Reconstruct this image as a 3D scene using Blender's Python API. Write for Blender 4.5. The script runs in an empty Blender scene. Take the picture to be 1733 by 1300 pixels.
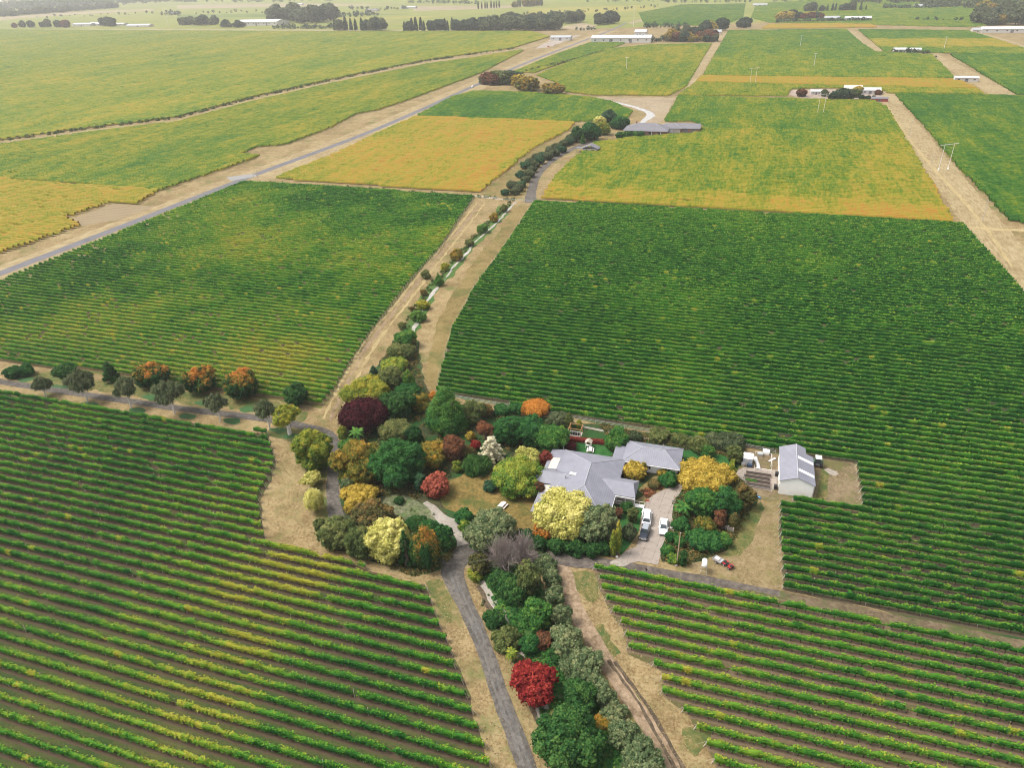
import bpy, bmesh, math, random
import numpy as np
from mathutils import Vector, Matrix

# ------------------------------------------------------------------ camera, world, sun, exposure
SC = bpy.context.scene
COL = SC.collection
F, CX, CY, H = 1204.0, 866.5, 650.0, 100.0          # solved from the vanishing points of road and vine rows
def _n(v): return v / np.linalg.norm(v)
_vy = _n(np.array([1305 - CX, -70 - CY, F]))
_vx = -_n(np.array([-3360 - CX, 87 - CY, F]))
_vx = _n(_vx - _vy * _vx.dot(_vy))
_vz = np.cross(_vx, _vy)
if _vz[1] > 0: _vz = -_vz
RW = np.array([_vx, _vy, _vz])                       # world axes (X along the rows, Y along the road)
cam = bpy.data.cameras.new('camera'); camo = bpy.data.objects.new('camera', cam); COL.objects.link(camo)
r_, u_, b_ = RW @ np.array([1, 0, 0]), RW @ np.array([0, -1, 0]), RW @ np.array([0, 0, -1])
camo.matrix_world = Matrix(((r_[0], u_[0], b_[0], 0), (r_[1], u_[1], b_[1], 0), (r_[2], u_[2], b_[2], H), (0, 0, 0, 1)))
cam.sensor_width = 36.0; cam.lens = 36.0 * F / 1733.0; cam.clip_end = 40000; cam.clip_start = 1
SC.camera = camo

SUN_EL, SUN_AZ = 58.0, 256.0      # azimuth measured clockwise from +Y
SUN_E, SUN_ANG, SKY, EXPO = 1.8, 20.0, 0.14, 1.0
w = bpy.data.worlds.new('World'); SC.world = w; w.use_nodes = True
nt = w.node_tree
sky = nt.nodes.new('ShaderNodeTexSky'); sky.sky_type = 'NISHITA'; sky.sun_disc = False
sky.sun_elevation = math.radians(SUN_EL); sky.sun_rotation = math.radians(SUN_AZ)
sky.dust_density = 4.0; sky.air_density = 1.0; sky.ozone_density = 1.0
hsv = nt.nodes.new('ShaderNodeHueSaturation'); hsv.inputs['Saturation'].default_value = .22      # overcast: a whiter sky
nt.links.new(sky.outputs[0], hsv.inputs['Color']); nt.links.new(hsv.outputs[0], nt.nodes['Background'].inputs[0])
nt.nodes['Background'].inputs[1].default_value = SKY
sl = bpy.data.lights.new('sun', 'SUN'); sl.energy = SUN_E; sl.angle = math.radians(SUN_ANG); sl.color = (1, .94, .85)
so = bpy.data.objects.new('sun', sl); COL.objects.link(so)
_e, _a = math.radians(SUN_EL), math.radians(SUN_AZ)
_d = Vector((math.sin(_a) * math.cos(_e), math.cos(_a) * math.cos(_e), math.sin(_e)))
so.rotation_euler = _d.to_track_quat('Z', 'Y').to_euler(); so.location = (0, 0, 95)
vs = SC.view_settings; vs.view_transform = 'Standard'; vs.look = 'None'; vs.exposure = EXPO; vs.gamma = 1
vs.use_curve_mapping = False
SC.cycles.pixel_filter_type = 'BLACKMAN_HARRIS'; SC.cycles.filter_width = 1.0
SC.cycles.max_bounces = 6; SC.cycles.diffuse_bounces = 3; SC.cycles.transmission_bounces = 3
SC.cycles.volume_bounces = 0; SC.cycles.use_denoising = True
try: SC.cycles.denoiser = 'OPENIMAGEDENOISE'; SC.cycles.denoising_prefilter = 'ACCURATE'
except Exception: pass

# ------------------------------------------------------------------ helpers
def at(px, py, h=0.0):
    """a pixel of the photograph -> the point of the ground (or of height h) it shows"""
    d = RW @ np.array([px - CX, py - CY, F]); t = (H - h) / -d[2]
    return np.array([d[0] * t, d[1] * t])
def proj(X, Y, Z=0.0):
    c = RW.T @ np.array([X, Y, Z - H]); return c[0] / c[2] * F + CX, c[1] / c[2] * F + CY
def ppm(px, py):
    g = at(px, py); c = RW.T @ np.array([g[0], g[1], -H]); return F / c[2]

def tag(o, label=None, cat=None, group=None, kind=None):
    if label: o['label'] = label
    if cat: o['category'] = cat
    if group: o['group'] = group
    if kind: o['kind'] = kind
    return o
def empty(name, loc=(0, 0, 0), rz=0.0):
    o = bpy.data.objects.new(name, None); COL.objects.link(o); o.location = loc; o.rotation_euler = (0, 0, rz)
    o.empty_display_size = .5
    return o
def link(name, me, parent=None, loc=None, rz=None):
    o = bpy.data.objects.new(name, me); COL.objects.link(o)
    if parent: o.parent = parent
    if loc is not None: o.location = loc
    if rz is not None: o.rotation_euler = (0, 0, rz)
    return o
def qmesh(name, V, T, mat, Q=None):
    """a mesh of quads: V (4N,3) or V with index rows Q (M,4); T one tint per vertex"""
    V = np.asarray(V, dtype=np.float32)
    if Q is None: Q = np.arange(len(V), dtype=np.int32).reshape(-1, 4)
    Q = np.asarray(Q, dtype=np.int32); m = len(Q)
    me = bpy.data.meshes.new(name)
    me.vertices.add(len(V)); me.vertices.foreach_set('co', V.ravel())
    me.loops.add(4 * m); me.loops.foreach_set('vertex_index', Q.ravel())
    me.polygons.add(m); me.polygons.foreach_set('loop_start', np.arange(0, 4 * m, 4, dtype=np.int32))
    try: me.polygons.foreach_set('loop_total', np.full(m, 4, dtype=np.int32))
    except Exception: pass
    if T is not None:
        a = me.attributes.new('tint', 'FLOAT', 'POINT'); a.data.foreach_set('value', np.asarray(T, dtype=np.float32))
    me.update(calc_edges=True)
    me.materials.append(mat)
    return me

class MB:
    """collects boxes, tubes and faces and links them as ONE mesh"""
    def __init__(s): s.v = []; s.f = []
    def add(s, v, f):
        n = len(s.v); s.v += [tuple(p) for p in v]; s.f += [tuple(i + n for i in q) for q in f]; return s
    def box(s, c, d, rz=0.0, bev=0.0, taper=1.0):
        x, y, z = d[0] / 2, d[1] / 2, d[2] / 2; ca, sa = math.cos(rz), math.sin(rz)
        pts = []
        for (zz, k) in ((-z, 1.0), (z, taper)):
            for (a, b) in ((-x, -y), (x, -y), (x, y), (-x, y)):
                a *= k; b *= k
                pts.append((c[0] + a * ca - b * sa, c[1] + a * sa + b * ca, c[2] + zz))
        return s.add(pts, [(0, 3, 2, 1), (4, 5, 6, 7), (0, 1, 5, 4), (1, 2, 6, 5), (2, 3, 7, 6), (3, 0, 4, 7)])
    def span(s, x0, x1, y0, y1, z0, z1):
        return s.box(((x0 + x1) / 2, (y0 + y1) / 2, (z0 + z1) / 2), (abs(x1 - x0), abs(y1 - y0), abs(z1 - z0)))
    def tube(s, p, q, r0, r1=None, n=6, cap=True):
        r1 = r0 if r1 is None else r1
        p, q = Vector(p), Vector(q); d = (q - p).normalized()
        a = d.cross(Vector((0, 0, 1)) if abs(d.z) < .9 else Vector((1, 0, 0))).normalized(); b = d.cross(a)
        v = []
        for (c, r) in ((p, r0), (q, r1)):
            for k in range(n):
                t = 2 * math.pi * k / n; v.append(c + a * (r * math.cos(t)) + b * (r * math.sin(t)))
        f = [(k, (k + 1) % n, n + (k + 1) % n, n + k) for k in range(n)]
        if cap: f += [tuple(range(n - 1, -1, -1)), tuple(range(n, 2 * n))]
        return s.add(v, f)
    def path(s, pts, r, n=6):
        for a, b in zip(pts[:-1], pts[1:]): s.tube(a, b, r, n=n)
        return s
    def prism(s, pts, axis, a, b):
        """extrude a closed 2D outline along axis x (pts are y,z), y (x,z) or z (x,y)"""
        mk = {'x': lambda p, t: (t, p[0], p[1]), 'y': lambda p, t: (p[0], t, p[1]), 'z': lambda p, t: (p[0], p[1], t)}[axis]
        n = len(pts); v = [mk(p, a) for p in pts] + [mk(p, b) for p in pts]
        f = [(k, (k + 1) % n, n + (k + 1) % n, n + k) for k in range(n)] + [tuple(range(n - 1, -1, -1)), tuple(range(n, 2 * n))]
        return s.add(v, f)
    def loft(s, rings, cap=True):
        n = len(rings[0]); v = [p for r in rings for p in r]; f = []
        for i in range(len(rings) - 1):
            for k in range(n): f.append((i * n + k, i * n + (k + 1) % n, (i + 1) * n + (k + 1) % n, (i + 1) * n + k))
        if cap: f += [tuple(range(n - 1, -1, -1)), tuple(range((len(rings) - 1) * n, len(rings) * n))]
        return s.add(v, f)
    def ball(s, c, rx, ry, rz, n=10, m=6):
        v = [(c[0], c[1], c[2] - rz)]
        for i in range(1, m):
            t = -math.pi / 2 + math.pi * i / m
            for k in range(n):
                a = 2 * math.pi * k / n
                v.append((c[0] + rx * math.cos(t) * math.cos(a), c[1] + ry * math.cos(t) * math.sin(a), c[2] + rz * math.sin(t)))
        v.append((c[0], c[1], c[2] + rz)); f = []
        for k in range(n): f.append((0, 1 + (k + 1) % n, 1 + k))
        for i in range(m - 2):
            for k in range(n):
                a = 1 + i * n; f.append((a + k, a + (k + 1) % n, a + n + (k + 1) % n, a + n + k))
        a = 1 + (m - 2) * n
        for k in range(n): f.append((a + k, a + (k + 1) % n, len(v) - 1))
        return s.add(v, f)
    def build(s, name, mat, parent=None, bevel=0.0, smooth=False, fix=True):
        me = bpy.data.meshes.new(name); me.from_pydata(s.v, [], s.f); me.materials.append(mat)
        if fix or bevel:
            bm = bmesh.new(); bm.from_mesh(me)
            bmesh.ops.recalc_face_normals(bm, faces=bm.faces)
            if bevel:
                bmesh.ops.bevel(bm, geom=[e for e in bm.edges if len(e.link_faces) == 2 and e.calc_face_angle(0) > .5], offset=bevel, segments=2, affect='EDGES', profile=.6)
            bm.to_mesh(me); bm.free()
        if smooth:
            for p in me.polygons: p.use_smooth = True
        return link(name, me, parent)

def vnoise(x, y, s, seed=0):
    """smooth value noise 0..1 at scale s metres"""
    x = np.asarray(x, dtype=np.float64) / s + seed * 17.31; y = np.asarray(y, dtype=np.float64) / s + seed * 9.77
    xi, yi = np.floor(x), np.floor(y); fx, fy = x - xi, y - yi
    fx = fx * fx * (3 - 2 * fx); fy = fy * fy * (3 - 2 * fy)
    def h(a, b):
        v = np.sin(a * 127.1 + b * 311.7 + seed * 74.7) * 43758.5453; return v - np.floor(v)
    return (h(xi, yi) * (1 - fx) + h(xi + 1, yi) * fx) * (1 - fy) + (h(xi, yi + 1) * (1 - fx) + h(xi + 1, yi + 1) * fx) * fy

# ------------------------------------------------------------------ materials
MATS = {}
def nodes(name):
    m = bpy.data.materials.new(name); m.use_nodes = True; t = m.node_tree
    return m, t, t.nodes['Principled BSDF']
def ramp(t, stops, fac=None):
    r = t.nodes.new('ShaderNodeValToRGB'); e = r.color_ramp.elements
    while len(e) < len(stops): e.new(.5)
    for k, (p, c) in enumerate(stops): e[k].position = p; e[k].color = (*c, 1)
    if fac is not None: t.links.new(fac, r.inputs[0])
    return r.outputs[0]
def geo_pos(t):
    g = t.nodes.new('ShaderNodeNewGeometry'); return g.outputs['Position']
def noise(t, vec, scale, detail=4, rough=.6, sc=(1, 1, 1)):
    mp = t.nodes.new('ShaderNodeMapping'); mp.inputs['Scale'].default_value = sc; t.links.new(vec, mp.inputs['Vector'])
    n = t.nodes.new('ShaderNodeTexNoise'); n.inputs['Scale'].default_value = scale; n.inputs['Detail'].default_value = detail
    n.inputs['Roughness'].default_value = rough; t.links.new(mp.outputs[0], n.inputs['Vector']); return n.outputs['Fac']
def mix(t, fac, a, b):
    m = t.nodes.new('ShaderNodeMix'); m.data_type = 'RGBA'
    for (k, v) in ((0, fac), (6, a), (7, b)):
        if isinstance(v, (tuple, float, int)): m.inputs[k].default_value = (*v, 1) if isinstance(v, tuple) else v
        else: t.links.new(v, m.inputs[k])
    return m.outputs[2]
def math_(t, op, a, b=None, clamp=False):
    m = t.nodes.new('ShaderNodeMath'); m.operation = op; m.use_clamp = clamp
    for k, v in enumerate((a, b)):
        if v is None: continue
        if isinstance(v, (int, float)): m.inputs[k].default_value = v
        else: t.links.new(v, m.inputs[k])
    return m.outputs[0]
def mramp(t, v, lo, hi):
    m = t.nodes.new('ShaderNodeMapRange'); m.inputs[1].default_value = lo; m.inputs[2].default_value = hi
    t.links.new(v, m.inputs[0]); return m.outputs[0]
def bump(t, b, hgt, strength=.4, dist=.1):
    n = t.nodes.new('ShaderNodeBump'); n.inputs['Strength'].default_value = strength; n.inputs['Distance'].default_value = dist
    t.links.new(hgt, n.inputs['Height']); t.links.new(n.outputs[0], b.inputs['Normal'])

def plain(name, c, rough=.6, var=.12, scale=2.0, metal=0.0, spec=.4, trans=0.0):
    """one colour with a little weathering"""
    if name in MATS: return MATS[name]
    m, t, b = nodes(name); p = geo_pos(t)
    f = noise(t, p, scale, 5, .65)
    col = ramp(t, [(.3, tuple(x * (1 - var) for x in c)), (.7, tuple(min(1, x * (1 + var)) for x in c))], f)
    t.links.new(col, b.inputs['Base Color']); b.inputs['Roughness'].default_value = rough
    b.inputs['Metallic'].default_value = metal; b.inputs['Specular IOR Level'].default_value = spec
    MATS[name] = m; return m
def leafy(name, stops, rough=.7, trans=.34, grain=False):
    if name in MATS: return MATS[name]
    m, t, b = nodes(name)
    a = t.nodes.new('ShaderNodeAttribute'); a.attribute_name = 'tint'
    fac = a.outputs['Fac']
    if grain:      # leaf clumps too fine for the mesh of a distant block
        gp = geo_pos(t); fac = math_(t, 'ADD', math_(t, 'ADD', fac, math_(t, 'MULTIPLY', math_(t, 'SUBTRACT', noise(t, gp, 1.0, 2, .7, (.32, .045, .3)), .5), .6)), math_(t, 'ADD', math_(t, 'MULTIPLY', math_(t, 'SUBTRACT', noise(t, gp, 1.0, 2, .7, (.8, .2, .4)), .5), 1.0), math_(t, 'MULTIPLY', math_(t, 'SUBTRACT', noise(t, gp, 1.0, 4, .7, (.06, .012, .06)), .5), .55)))
    col = ramp(t, stops, fac)
    t.links.new(col, b.inputs['Base Color']); b.inputs['Roughness'].default_value = rough
    b.inputs['Specular IOR Level'].default_value = .06
    tr = t.nodes.new('ShaderNodeBsdfTranslucent'); t.links.new(col, tr.inputs[0])
    mx = t.nodes.new('ShaderNodeMixShader'); mx.inputs[0].default_value = trans
    t.links.new(b.outputs[0], mx.inputs[1]); t.links.new(tr.outputs[0], mx.inputs[2])
    t.links.new(mx.outputs[0], t.nodes['Material Output'].inputs['Surface'])
    MATS[name] = m; return m

STRAW = (.40, .29, .165)
def dry_ground(name, cols, fine=3.0, coarse=.06, greens=None, gpos=(.56, .72), streak=None):
    """dry grass and soil: cols low..high, with optional green patches and streaks along Y"""
    if name in MATS: return MATS[name]
    m, t, b = nodes(name); p = geo_pos(t)
    n1 = noise(t, p, fine, 6, .7, streak or (1, 1, 1)); n2 = noise(t, p, coarse, 5, .6); n3 = noise(t, p, coarse * 6, 4, .6)
    f = math_(t, 'ADD', math_(t, 'MULTIPLY', n1, .5), math_(t, 'ADD', math_(t, 'MULTIPLY', n2, .25), math_(t, 'MULTIPLY', n3, .25)))
    k = len(cols); col = ramp(t, [(.41 + .18 * i / (k - 1), c) for i, c in enumerate(cols)], f)
    if greens:
        n4 = noise(t, p, coarse * 1.7, 6, .7)
        g2 = math_(t, 'ADD', n4, math_(t, 'MULTIPLY', math_(t, 'SUBTRACT', n1, .5), .35))
        col = mix(t, mramp(t, g2, *gpos), col, greens)
    t.links.new(col, b.inputs['Base Color']); b.inputs['Roughness'].default_value = .95; b.inputs['Specular IOR Level'].default_value = .1
    bump(t, b, n1, .5, .12)
    MATS[name] = m; return m
def row_floor(name, strip, inter, inter2, y0=0.0):
    """vineyard floor: a soil strip below each row (rows lie along X every ROW metres), grass between"""
    if name in MATS: return MATS[name]
    m, t, b = nodes(name); p = geo_pos(t)
    sx = t.nodes.new('ShaderNodeSeparateXYZ'); t.links.new(p, sx.inputs[0])
    n1 = noise(t, p, 2.2, 6, .7); n2 = noise(t, p, .09, 4, .6); n3 = noise(t, p, 7.0, 3, .7)
    ph = math_(t, 'FRACT', math_(t, 'ADD', math_(t, 'DIVIDE', math_(t, 'SUBTRACT', sx.outputs[1], y0), ROW), .5))
    d = math_(t, 'ABSOLUTE', math_(t, 'SUBTRACT', ph, .5))
    e = math_(t, 'ADD', d, math_(t, 'MULTIPLY', math_(t, 'SUBTRACT', n1, .5), .35))
    gcol = mix(t, mramp(t, n2, .38, .62), inter, inter2)
    gcol = mix(t, mramp(t, n1, .45, .75), gcol, tuple(x * .55 for x in inter))
    scol = mix(t, mramp(t, n3, .35, .7), strip, tuple(x * .6 for x in strip))
    col = mix(t, mramp(t, e, .2, .3), scol, gcol)
    t.links.new(col, b.inputs['Base Color']); b.inputs['Roughness'].default_value = .95; b.inputs['Specular IOR Level'].default_value = .1
    bump(t, b, n1, .6, .15)
    MATS[name] = m; return m
ROW = 2.35

VINE = leafy('vine_leaf', [(0, (0.012, 0.079, 0.014)), (.2, (0.056, 0.194, 0.020)), (.4, (0.145, 0.269, 0.025)), (.58, (0.282, 0.299, 0.034)), (.78, (0.418, 0.305, 0.040)), (1, (0.475, 0.215, 0.040))], trans=.25)
VINEF = leafy('far_vine_leaf', [(0, (.016, .078, .010)), (.25, (.045, .122, .012)), (.42, (.105, .160, .012)), (.58, (.190, .195, .015)), (.8, (.30, .225, .03)), (1, (.335, .175, .028))], trans=.15, grain=True)
BARK = plain('bark', (.12, .095, .075), .9, .35, 6)
PALEBARK = plain('pale_bark', (.62, .58, .52), .8, .2, 4)
POST = plain('weathered_post', (.42, .37, .31), .85, .25, 5)
VWOOD = plain('vine_wood', (.07, .05, .038), .9, .3, 8)
# ------------------------------------------------------------------ ground, roads, water
import functools
_at = at
@functools.lru_cache(None)
def at_y(x, y): return float(_at(x, y)[1])
def wpts(px): return [tuple(at(x, y)) for x, y in px]
def sheet(name, pts, mat, z, jit=.35, seg=1.6, label=None, cat=None, kind='structure', world=False, smooth=False):
    P = [np.array(p) for p in (pts if world else wpts(pts))]
    if smooth:
        n = len(P); Q = []
        for i in range(n):
            a, b, c, d = P[i - 1], P[i], P[(i + 1) % n], P[(i + 2) % n]
            for t in (0, .25, .5, .75):
                Q.append(.5 * (2 * b + (c - a) * t + (2 * a - 5 * b + 4 * c - d) * t * t + (3 * b - a - 3 * c + d) * t ** 3))
        P = Q
    out = []
    for i in range(len(P)):
        a, b = P[i], P[(i + 1) % len(P)]; L = np.linalg.norm(b - a); k = max(1, min(400, int(L / seg)))
        for j in range(k):
            q = a + (b - a) * j / k
            if jit:
                q = q + np.array([vnoise(q[0], q[1], seg * 1.7, 3) - .5 + .6 * (vnoise(q[0], q[1], seg * 5, 5) - .5),
                                  vnoise(q[0], q[1], seg * 1.7, 4) - .5 + .6 * (vnoise(q[0], q[1], seg * 5, 6) - .5)]) * 2 * jit
            out.append((q[0], q[1], z))
    bm = bmesh.new(); vs_ = [bm.verts.new(p) for p in out]
    f = bm.faces.new(vs_); f.normal_update()
    if f.normal.z < 0: f.normal_flip()
    bmesh.ops.triangulate(bm, faces=bm.faces[:])
    me = bpy.data.meshes.new(name); bm.to_mesh(me); bm.free(); me.materials.append(mat)
    return tag(link(name, me), label, cat, None, kind)
def strip(name, px, width, mat, z, jit=.15, step=2.0, label=None, cat=None, kind='structure', world=False):
    P = [np.array(p) for p in (px if world else wpts(px))]; W = width if isinstance(width, (list, tuple)) else [width] * len(P)
    P = [2 * P[0] - P[1]] + P + [2 * P[-1] - P[-2]]; W = [W[0]] + list(W) + [W[-1]]
    C, S = [], []
    for i in range(1, len(P) - 2):
        a, b, c, d = P[i - 1:i + 3]; k = max(2, min(300, int(np.linalg.norm(c - b) / step)))
        for j in range(k):
            t = j / k; C.append(.5 * (2 * b + (c - a) * t + (2 * a - 5 * b + 4 * c - d) * t * t + (3 * b - a - 3 * c + d) * t ** 3)); S.append(W[i] * (1 - t) + W[i + 1] * t)
    C.append(P[-2]); S.append(W[-2]); C = np.array(C)
    T = np.gradient(C, axis=0); T /= np.linalg.norm(T, axis=1)[:, None] + 1e-9
    N = np.stack([-T[:, 1], T[:, 0]], 1); V = []
    for i, (c, n, s) in enumerate(zip(C, N, S)):
        for sd in (-1, 1):
            q = c + n * (sd * (s / 2 + jit * 2 * (vnoise(c[0], c[1], 2.3, 11 + sd) - .5))); V.append((q[0], q[1], z))
    Q = [(2 * i, 2 * i + 2, 2 * i + 3, 2 * i + 1) for i in range(len(C) - 1)]
    bm = bmesh.new(); vv = [bm.verts.new(p) for p in V]
    for q in Q: bm.faces.new([vv[k] for k in q])
    for f in bm.faces:
        f.normal_update()
        if f.normal.z < 0: f.normal_flip()
    me = bpy.data.meshes.new(name); bm.to_mesh(me); bm.free(); me.materials.append(mat)
    return tag(link(name, me), label, cat, None, kind)

M_GROUND = dry_ground('dry_grass_ground', [(0.119, 0.081, 0.037), (0.178, 0.125, 0.059), (0.249, 0.186, 0.093), (0.285, 0.224, 0.121)], 1.9, .06, (.11, .12, .04), (.52, .67))
M_VERGE = dry_ground('road_verge', [(0.172, 0.122, 0.062), (0.251, 0.194, 0.103), (0.310, 0.252, 0.144)], .8, .04, (.20, .19, .08), (.6, .74), (1.4, .18, 1))
M_GOLD = dry_ground('dry_lawn', [(.085, .066, .02), (.155, .112, .036), (.225, .155, .055)], 1.4, .12, (.065, .082, .022), (.5, .62))
M_MEADOW = dry_ground('rough_meadow', [(.105, .08, .03), (.175, .13, .052), (.23, .17, .075)], 1.5, .05, (.075, .095, .026), (.52, .68))
M_FARTAN = dry_ground('far_tan', [(.19, .15, .09), (.25, .20, .125), (.30, .25, .16)], .06, .004)
M_FARYEL = dry_ground('far_yellow', [(.17, .165, .035), (.22, .20, .045), (.27, .23, .06)], .06, .004)
M_FARGRN = dry_ground('far_green', [(.07, .11, .022), (.10, .14, .03), (.14, .165, .045)], .06, .004)
M_LAWN = dry_ground('green_lawn', [(.012, .06, .018), (.022, .09, .022), (.045, .115, .03)], 2.5, .12)
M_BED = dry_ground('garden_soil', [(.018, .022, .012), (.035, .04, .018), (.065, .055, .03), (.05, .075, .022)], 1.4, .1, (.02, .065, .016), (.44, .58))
M_WEEDS = dry_ground('green_weeds', [(.03, .075, .02), (.055, .11, .026), (.10, .13, .04)], 2.2, .1, (.2, .17, .08), (.58, .72))
M_ASPH = dry_ground('asphalt', [(.099, .096, .106), (.125, .122, .132), (.152, .145, .155)], 2.0, .03, None, None, (1.5, .12, 1))
M_LANE = dry_ground('lane_chip', [(.058, .052, .045), (.092, .083, .073), (.14, .125, .108)], 1.3, .1)
M_LANE2 = dry_ground('farm_track_chip', [(.062, .05, .042), (.095, .082, .072), (.15, .125, .10)], 1.0, .1, (.08, .09, .035), (.62, .74))
M_SOILTRACK = dry_ground('soil_track', [(.07, .055, .034), (.12, .09, .056), (.17, .13, .085)], 1.4, .12, (.065, .085, .028), (.5, .66))
M_WORN = dry_ground('worn_chip', [(.085, .08, .075), (.115, .108, .10), (.15, .14, .125)], 2, .2)
M_DIRT = dry_ground('dirt_track', [(0.127, 0.090, 0.054), (0.220, 0.158, 0.103), (0.305, 0.226, 0.153)], 1.3, .09, (.16, .14, .07), (.6, .75))
M_DRYLINE = dry_ground('pale_straw', [(0.220, 0.162, 0.078), (0.300, 0.235, 0.117), (0.360, 0.284, 0.148)], 1.5, .1)
M_PATCH = dry_ground('thin_grass', [(0.070, 0.073, 0.023), (0.120, 0.113, 0.039), (0.190, 0.147, 0.062)], 1.6, .2, (.05, .085, .025), (.48, .64))
M_RUT = dry_ground('wheel_rut', [(.045, .036, .026), (.08, .06, .04), (.13, .10, .065)], 1.8, .2)
M_GRAVEL = dry_ground('pale_gravel', [(.19, .17, .14), (.27, .24, .205), (.33, .30, .26)], 3.0, .2)
M_FAR = dry_ground('far_grass', [(.12, .145, .030), (.165, .18, .042), (.21, .20, .055)], .05, .003, (.20, .165, .08), (.6, .68), (.35, 1.2, 1))
def concrete_mat():
    m, t, b = nodes('concrete_slabs'); p = geo_pos(t)
    mp = t.nodes.new('ShaderNodeMapping'); mp.inputs['Rotation'].default_value = (0, 0, .1); t.links.new(p, mp.inputs[0])
    br = t.nodes.new('ShaderNodeTexBrick'); br.inputs['Scale'].default_value = 1; br.inputs['Brick Width'].default_value = 2.2; br.inputs['Row Height'].default_value = 2.4
    br.inputs['Mortar Size'].default_value = .07; br.offset = 0; br.inputs['Color1'].default_value = (.22, .182, .152, 1); br.inputs['Color2'].default_value = (.26, .218, .185, 1); br.inputs['Mortar'].default_value = (.13, .105, .082, 1)
    t.links.new(mp.outputs[0], br.inputs[0]); n1 = noise(t, p, .9, 6, .7); n2 = noise(t, p, 6, 4, .7)
    c = mix(t, mramp(t, n1, .35, .7), br.outputs[0], (.30, .258, .218)); c = mix(t, mramp(t, n2, .52, .8), c, (.15, .122, .097))
    t.links.new(c, b.inputs[0]); b.inputs['Roughness'].default_value = .85; return m
M_CONC = concrete_mat()
def water_mat():
    m, t, b = nodes('creek_water'); p = geo_pos(t)
    c = ramp(t, [(.35, (.27, .245, .21)), (.65, (.40, .375, .34))], noise(t, p, .5, 5, .6))
    t.links.new(c, b.inputs[0]); b.inputs['Roughness'].default_value = .16; bump(t, b, noise(t, p, 3, 2), .15, .05); return m
M_WATER = water_mat()

g = bpy.data.meshes.new('ground')
g.from_pydata([(-9000, -600, 0), (6000, -600, 0), (6000, 9000, 0), (-9000, 9000, 0)], [], [(0, 1, 2, 3)]); g.materials.append(M_GROUND)
tag(link('ground', g), 'dry straw coloured ground between the vineyards', 'ground', None, 'structure')

# far pale pasture beyond the shelter belts
sheet('far_pasture', [(-420, 49), (560, 51), (1040, 47), (1300, 37), (2300, 38), (2600, 10), (2300, -30), (1733, -45), (866, -20), (0, 4), (-420, 12)], M_FAR, .03, 0, label='pale green pasture beyond the shelter belts', cat='pasture')

# floors under the vine blocks (pixel corners of the photograph, clockwise)
BLK = {
 'near_left': [(-330, 608), (10, 667), (455, 737), (468, 790), (440, 850), (452, 918), (555, 946), (720, 993), (745, 1060), (790, 1180), (832, 1300), (884, 1480), (-330, 1480)],
 'mid_left': [(-60, 508), (0, 479), (415, 309), (803, 335), (745, 422), (700, 472), (632, 560), (597, 615), (566, 665), (545, 690), (480, 679), (400, 667), (300, 652), (200, 638), (100, 626), (-60, 604)],
 'right': [(905, 343), (1628, 381), (1733, 500), (1840, 620), (1960, 760), (1960, 1135), (1733, 1086), (1326, 1001), (1318, 892), (1318, 849), (1458, 866), (1451, 819), (1447, 787), (1395, 777), (1320, 770), (1250, 757), (1160, 742), (960, 707), (738, 667), (755, 600), (765, 560), (782, 530), (802, 490), (840, 440), (875, 387)],
 'near_right': [(1001, 959), (1150, 981), (1326, 1014), (1733, 1099), (1960, 1150), (1960, 1480), (1268, 1480), (1215, 1310), (1196, 1270), (1161, 1212), (1120, 1180), (1116, 1136), (1064, 1108), (1054, 1067), (1026, 1025), (1009, 971)],
}
FLOOR = {'near_left': row_floor('vine_floor_a', (.098, .072, .045), (.042, .07, .02), (.085, .088, .03)),
         'mid_left': row_floor('vine_floor_b', (.15, .105, .055), (.11, .115, .034), (.08, .105, .026)),
         'right': row_floor('vine_floor_c', (.10, .08, .05), (.03, .07, .022), (.10, .10, .035)),
         'near_right': row_floor('vine_floor_d', (.175, .125, .08), (.12, .095, .05), (.085, .09, .03))}
for k, p in BLK.items():
    sheet('vineyard_floor', p, FLOOR[k], .02, .5, 1.8, label='soil and grass floor under the %s vine rows' % {'near_left': 'near left', 'mid_left': 'middle left', 'right': 'large right', 'near_right': 'near right'}[k], cat='vineyard floor')

# roads and lanes
strip('road', [(-260, 563), (0, 463), (210, 382), (420, 300), (640, 217), (800, 146), (900, 102), (1030, 52), (1060, 38)], 5.6, M_ASPH, .06, .12, 6, 'long straight grey road crossing the vineyards', 'road')
strip('road_verge', [(-260, 575), (0, 471), (210, 388), (420, 304), (640, 218), (800, 147), (900, 103), (1030, 52)], 27, M_VERGE, .035, .9, 5, 'dry mown verge beside the grey road', 'verge')
sheet('road_bridge', [(383, 300), (428, 294), (436, 298), (392, 306)], plain('pale_concrete', (.2, .195, .19), .8), .09, 0, label='pale concrete road crossing at the vineyard corner', cat='bridge')
strip('lane', [(-330, 592), (-60, 633), (0, 646), (75, 658), (150, 669), (300, 691), (400, 703), (460, 711), (510, 721), (545, 729), (562, 740), (566, 765), (564, 800), (563, 835), (568, 870), (580, 893), (606, 912)], [2.6] * 9 + [2.5, 2.5, 2.5, 2.6, 2.9, 3.1, 3.0, 2.6], M_LANE, .07, .15, 1.5, 'narrow grey tree-lined lane curving round the garden', 'lane')
strip('driveway_lane', [(806, 934), (786, 938), (770, 950), (765, 970), (774, 995), (790, 1030), (808, 1070), (829, 1125), (854, 1200), (878, 1262), (893, 1300), (960, 1480)], [4.5, 5.2, 5.2, 4.2, 3.5, 3.0, 2.8, 2.75, 2.7, 2.7, 2.7, 2.7], M_LANE, .074, .15, 1.5, 'worn grey lane running from the junction to the bottom edge', 'lane')
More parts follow.
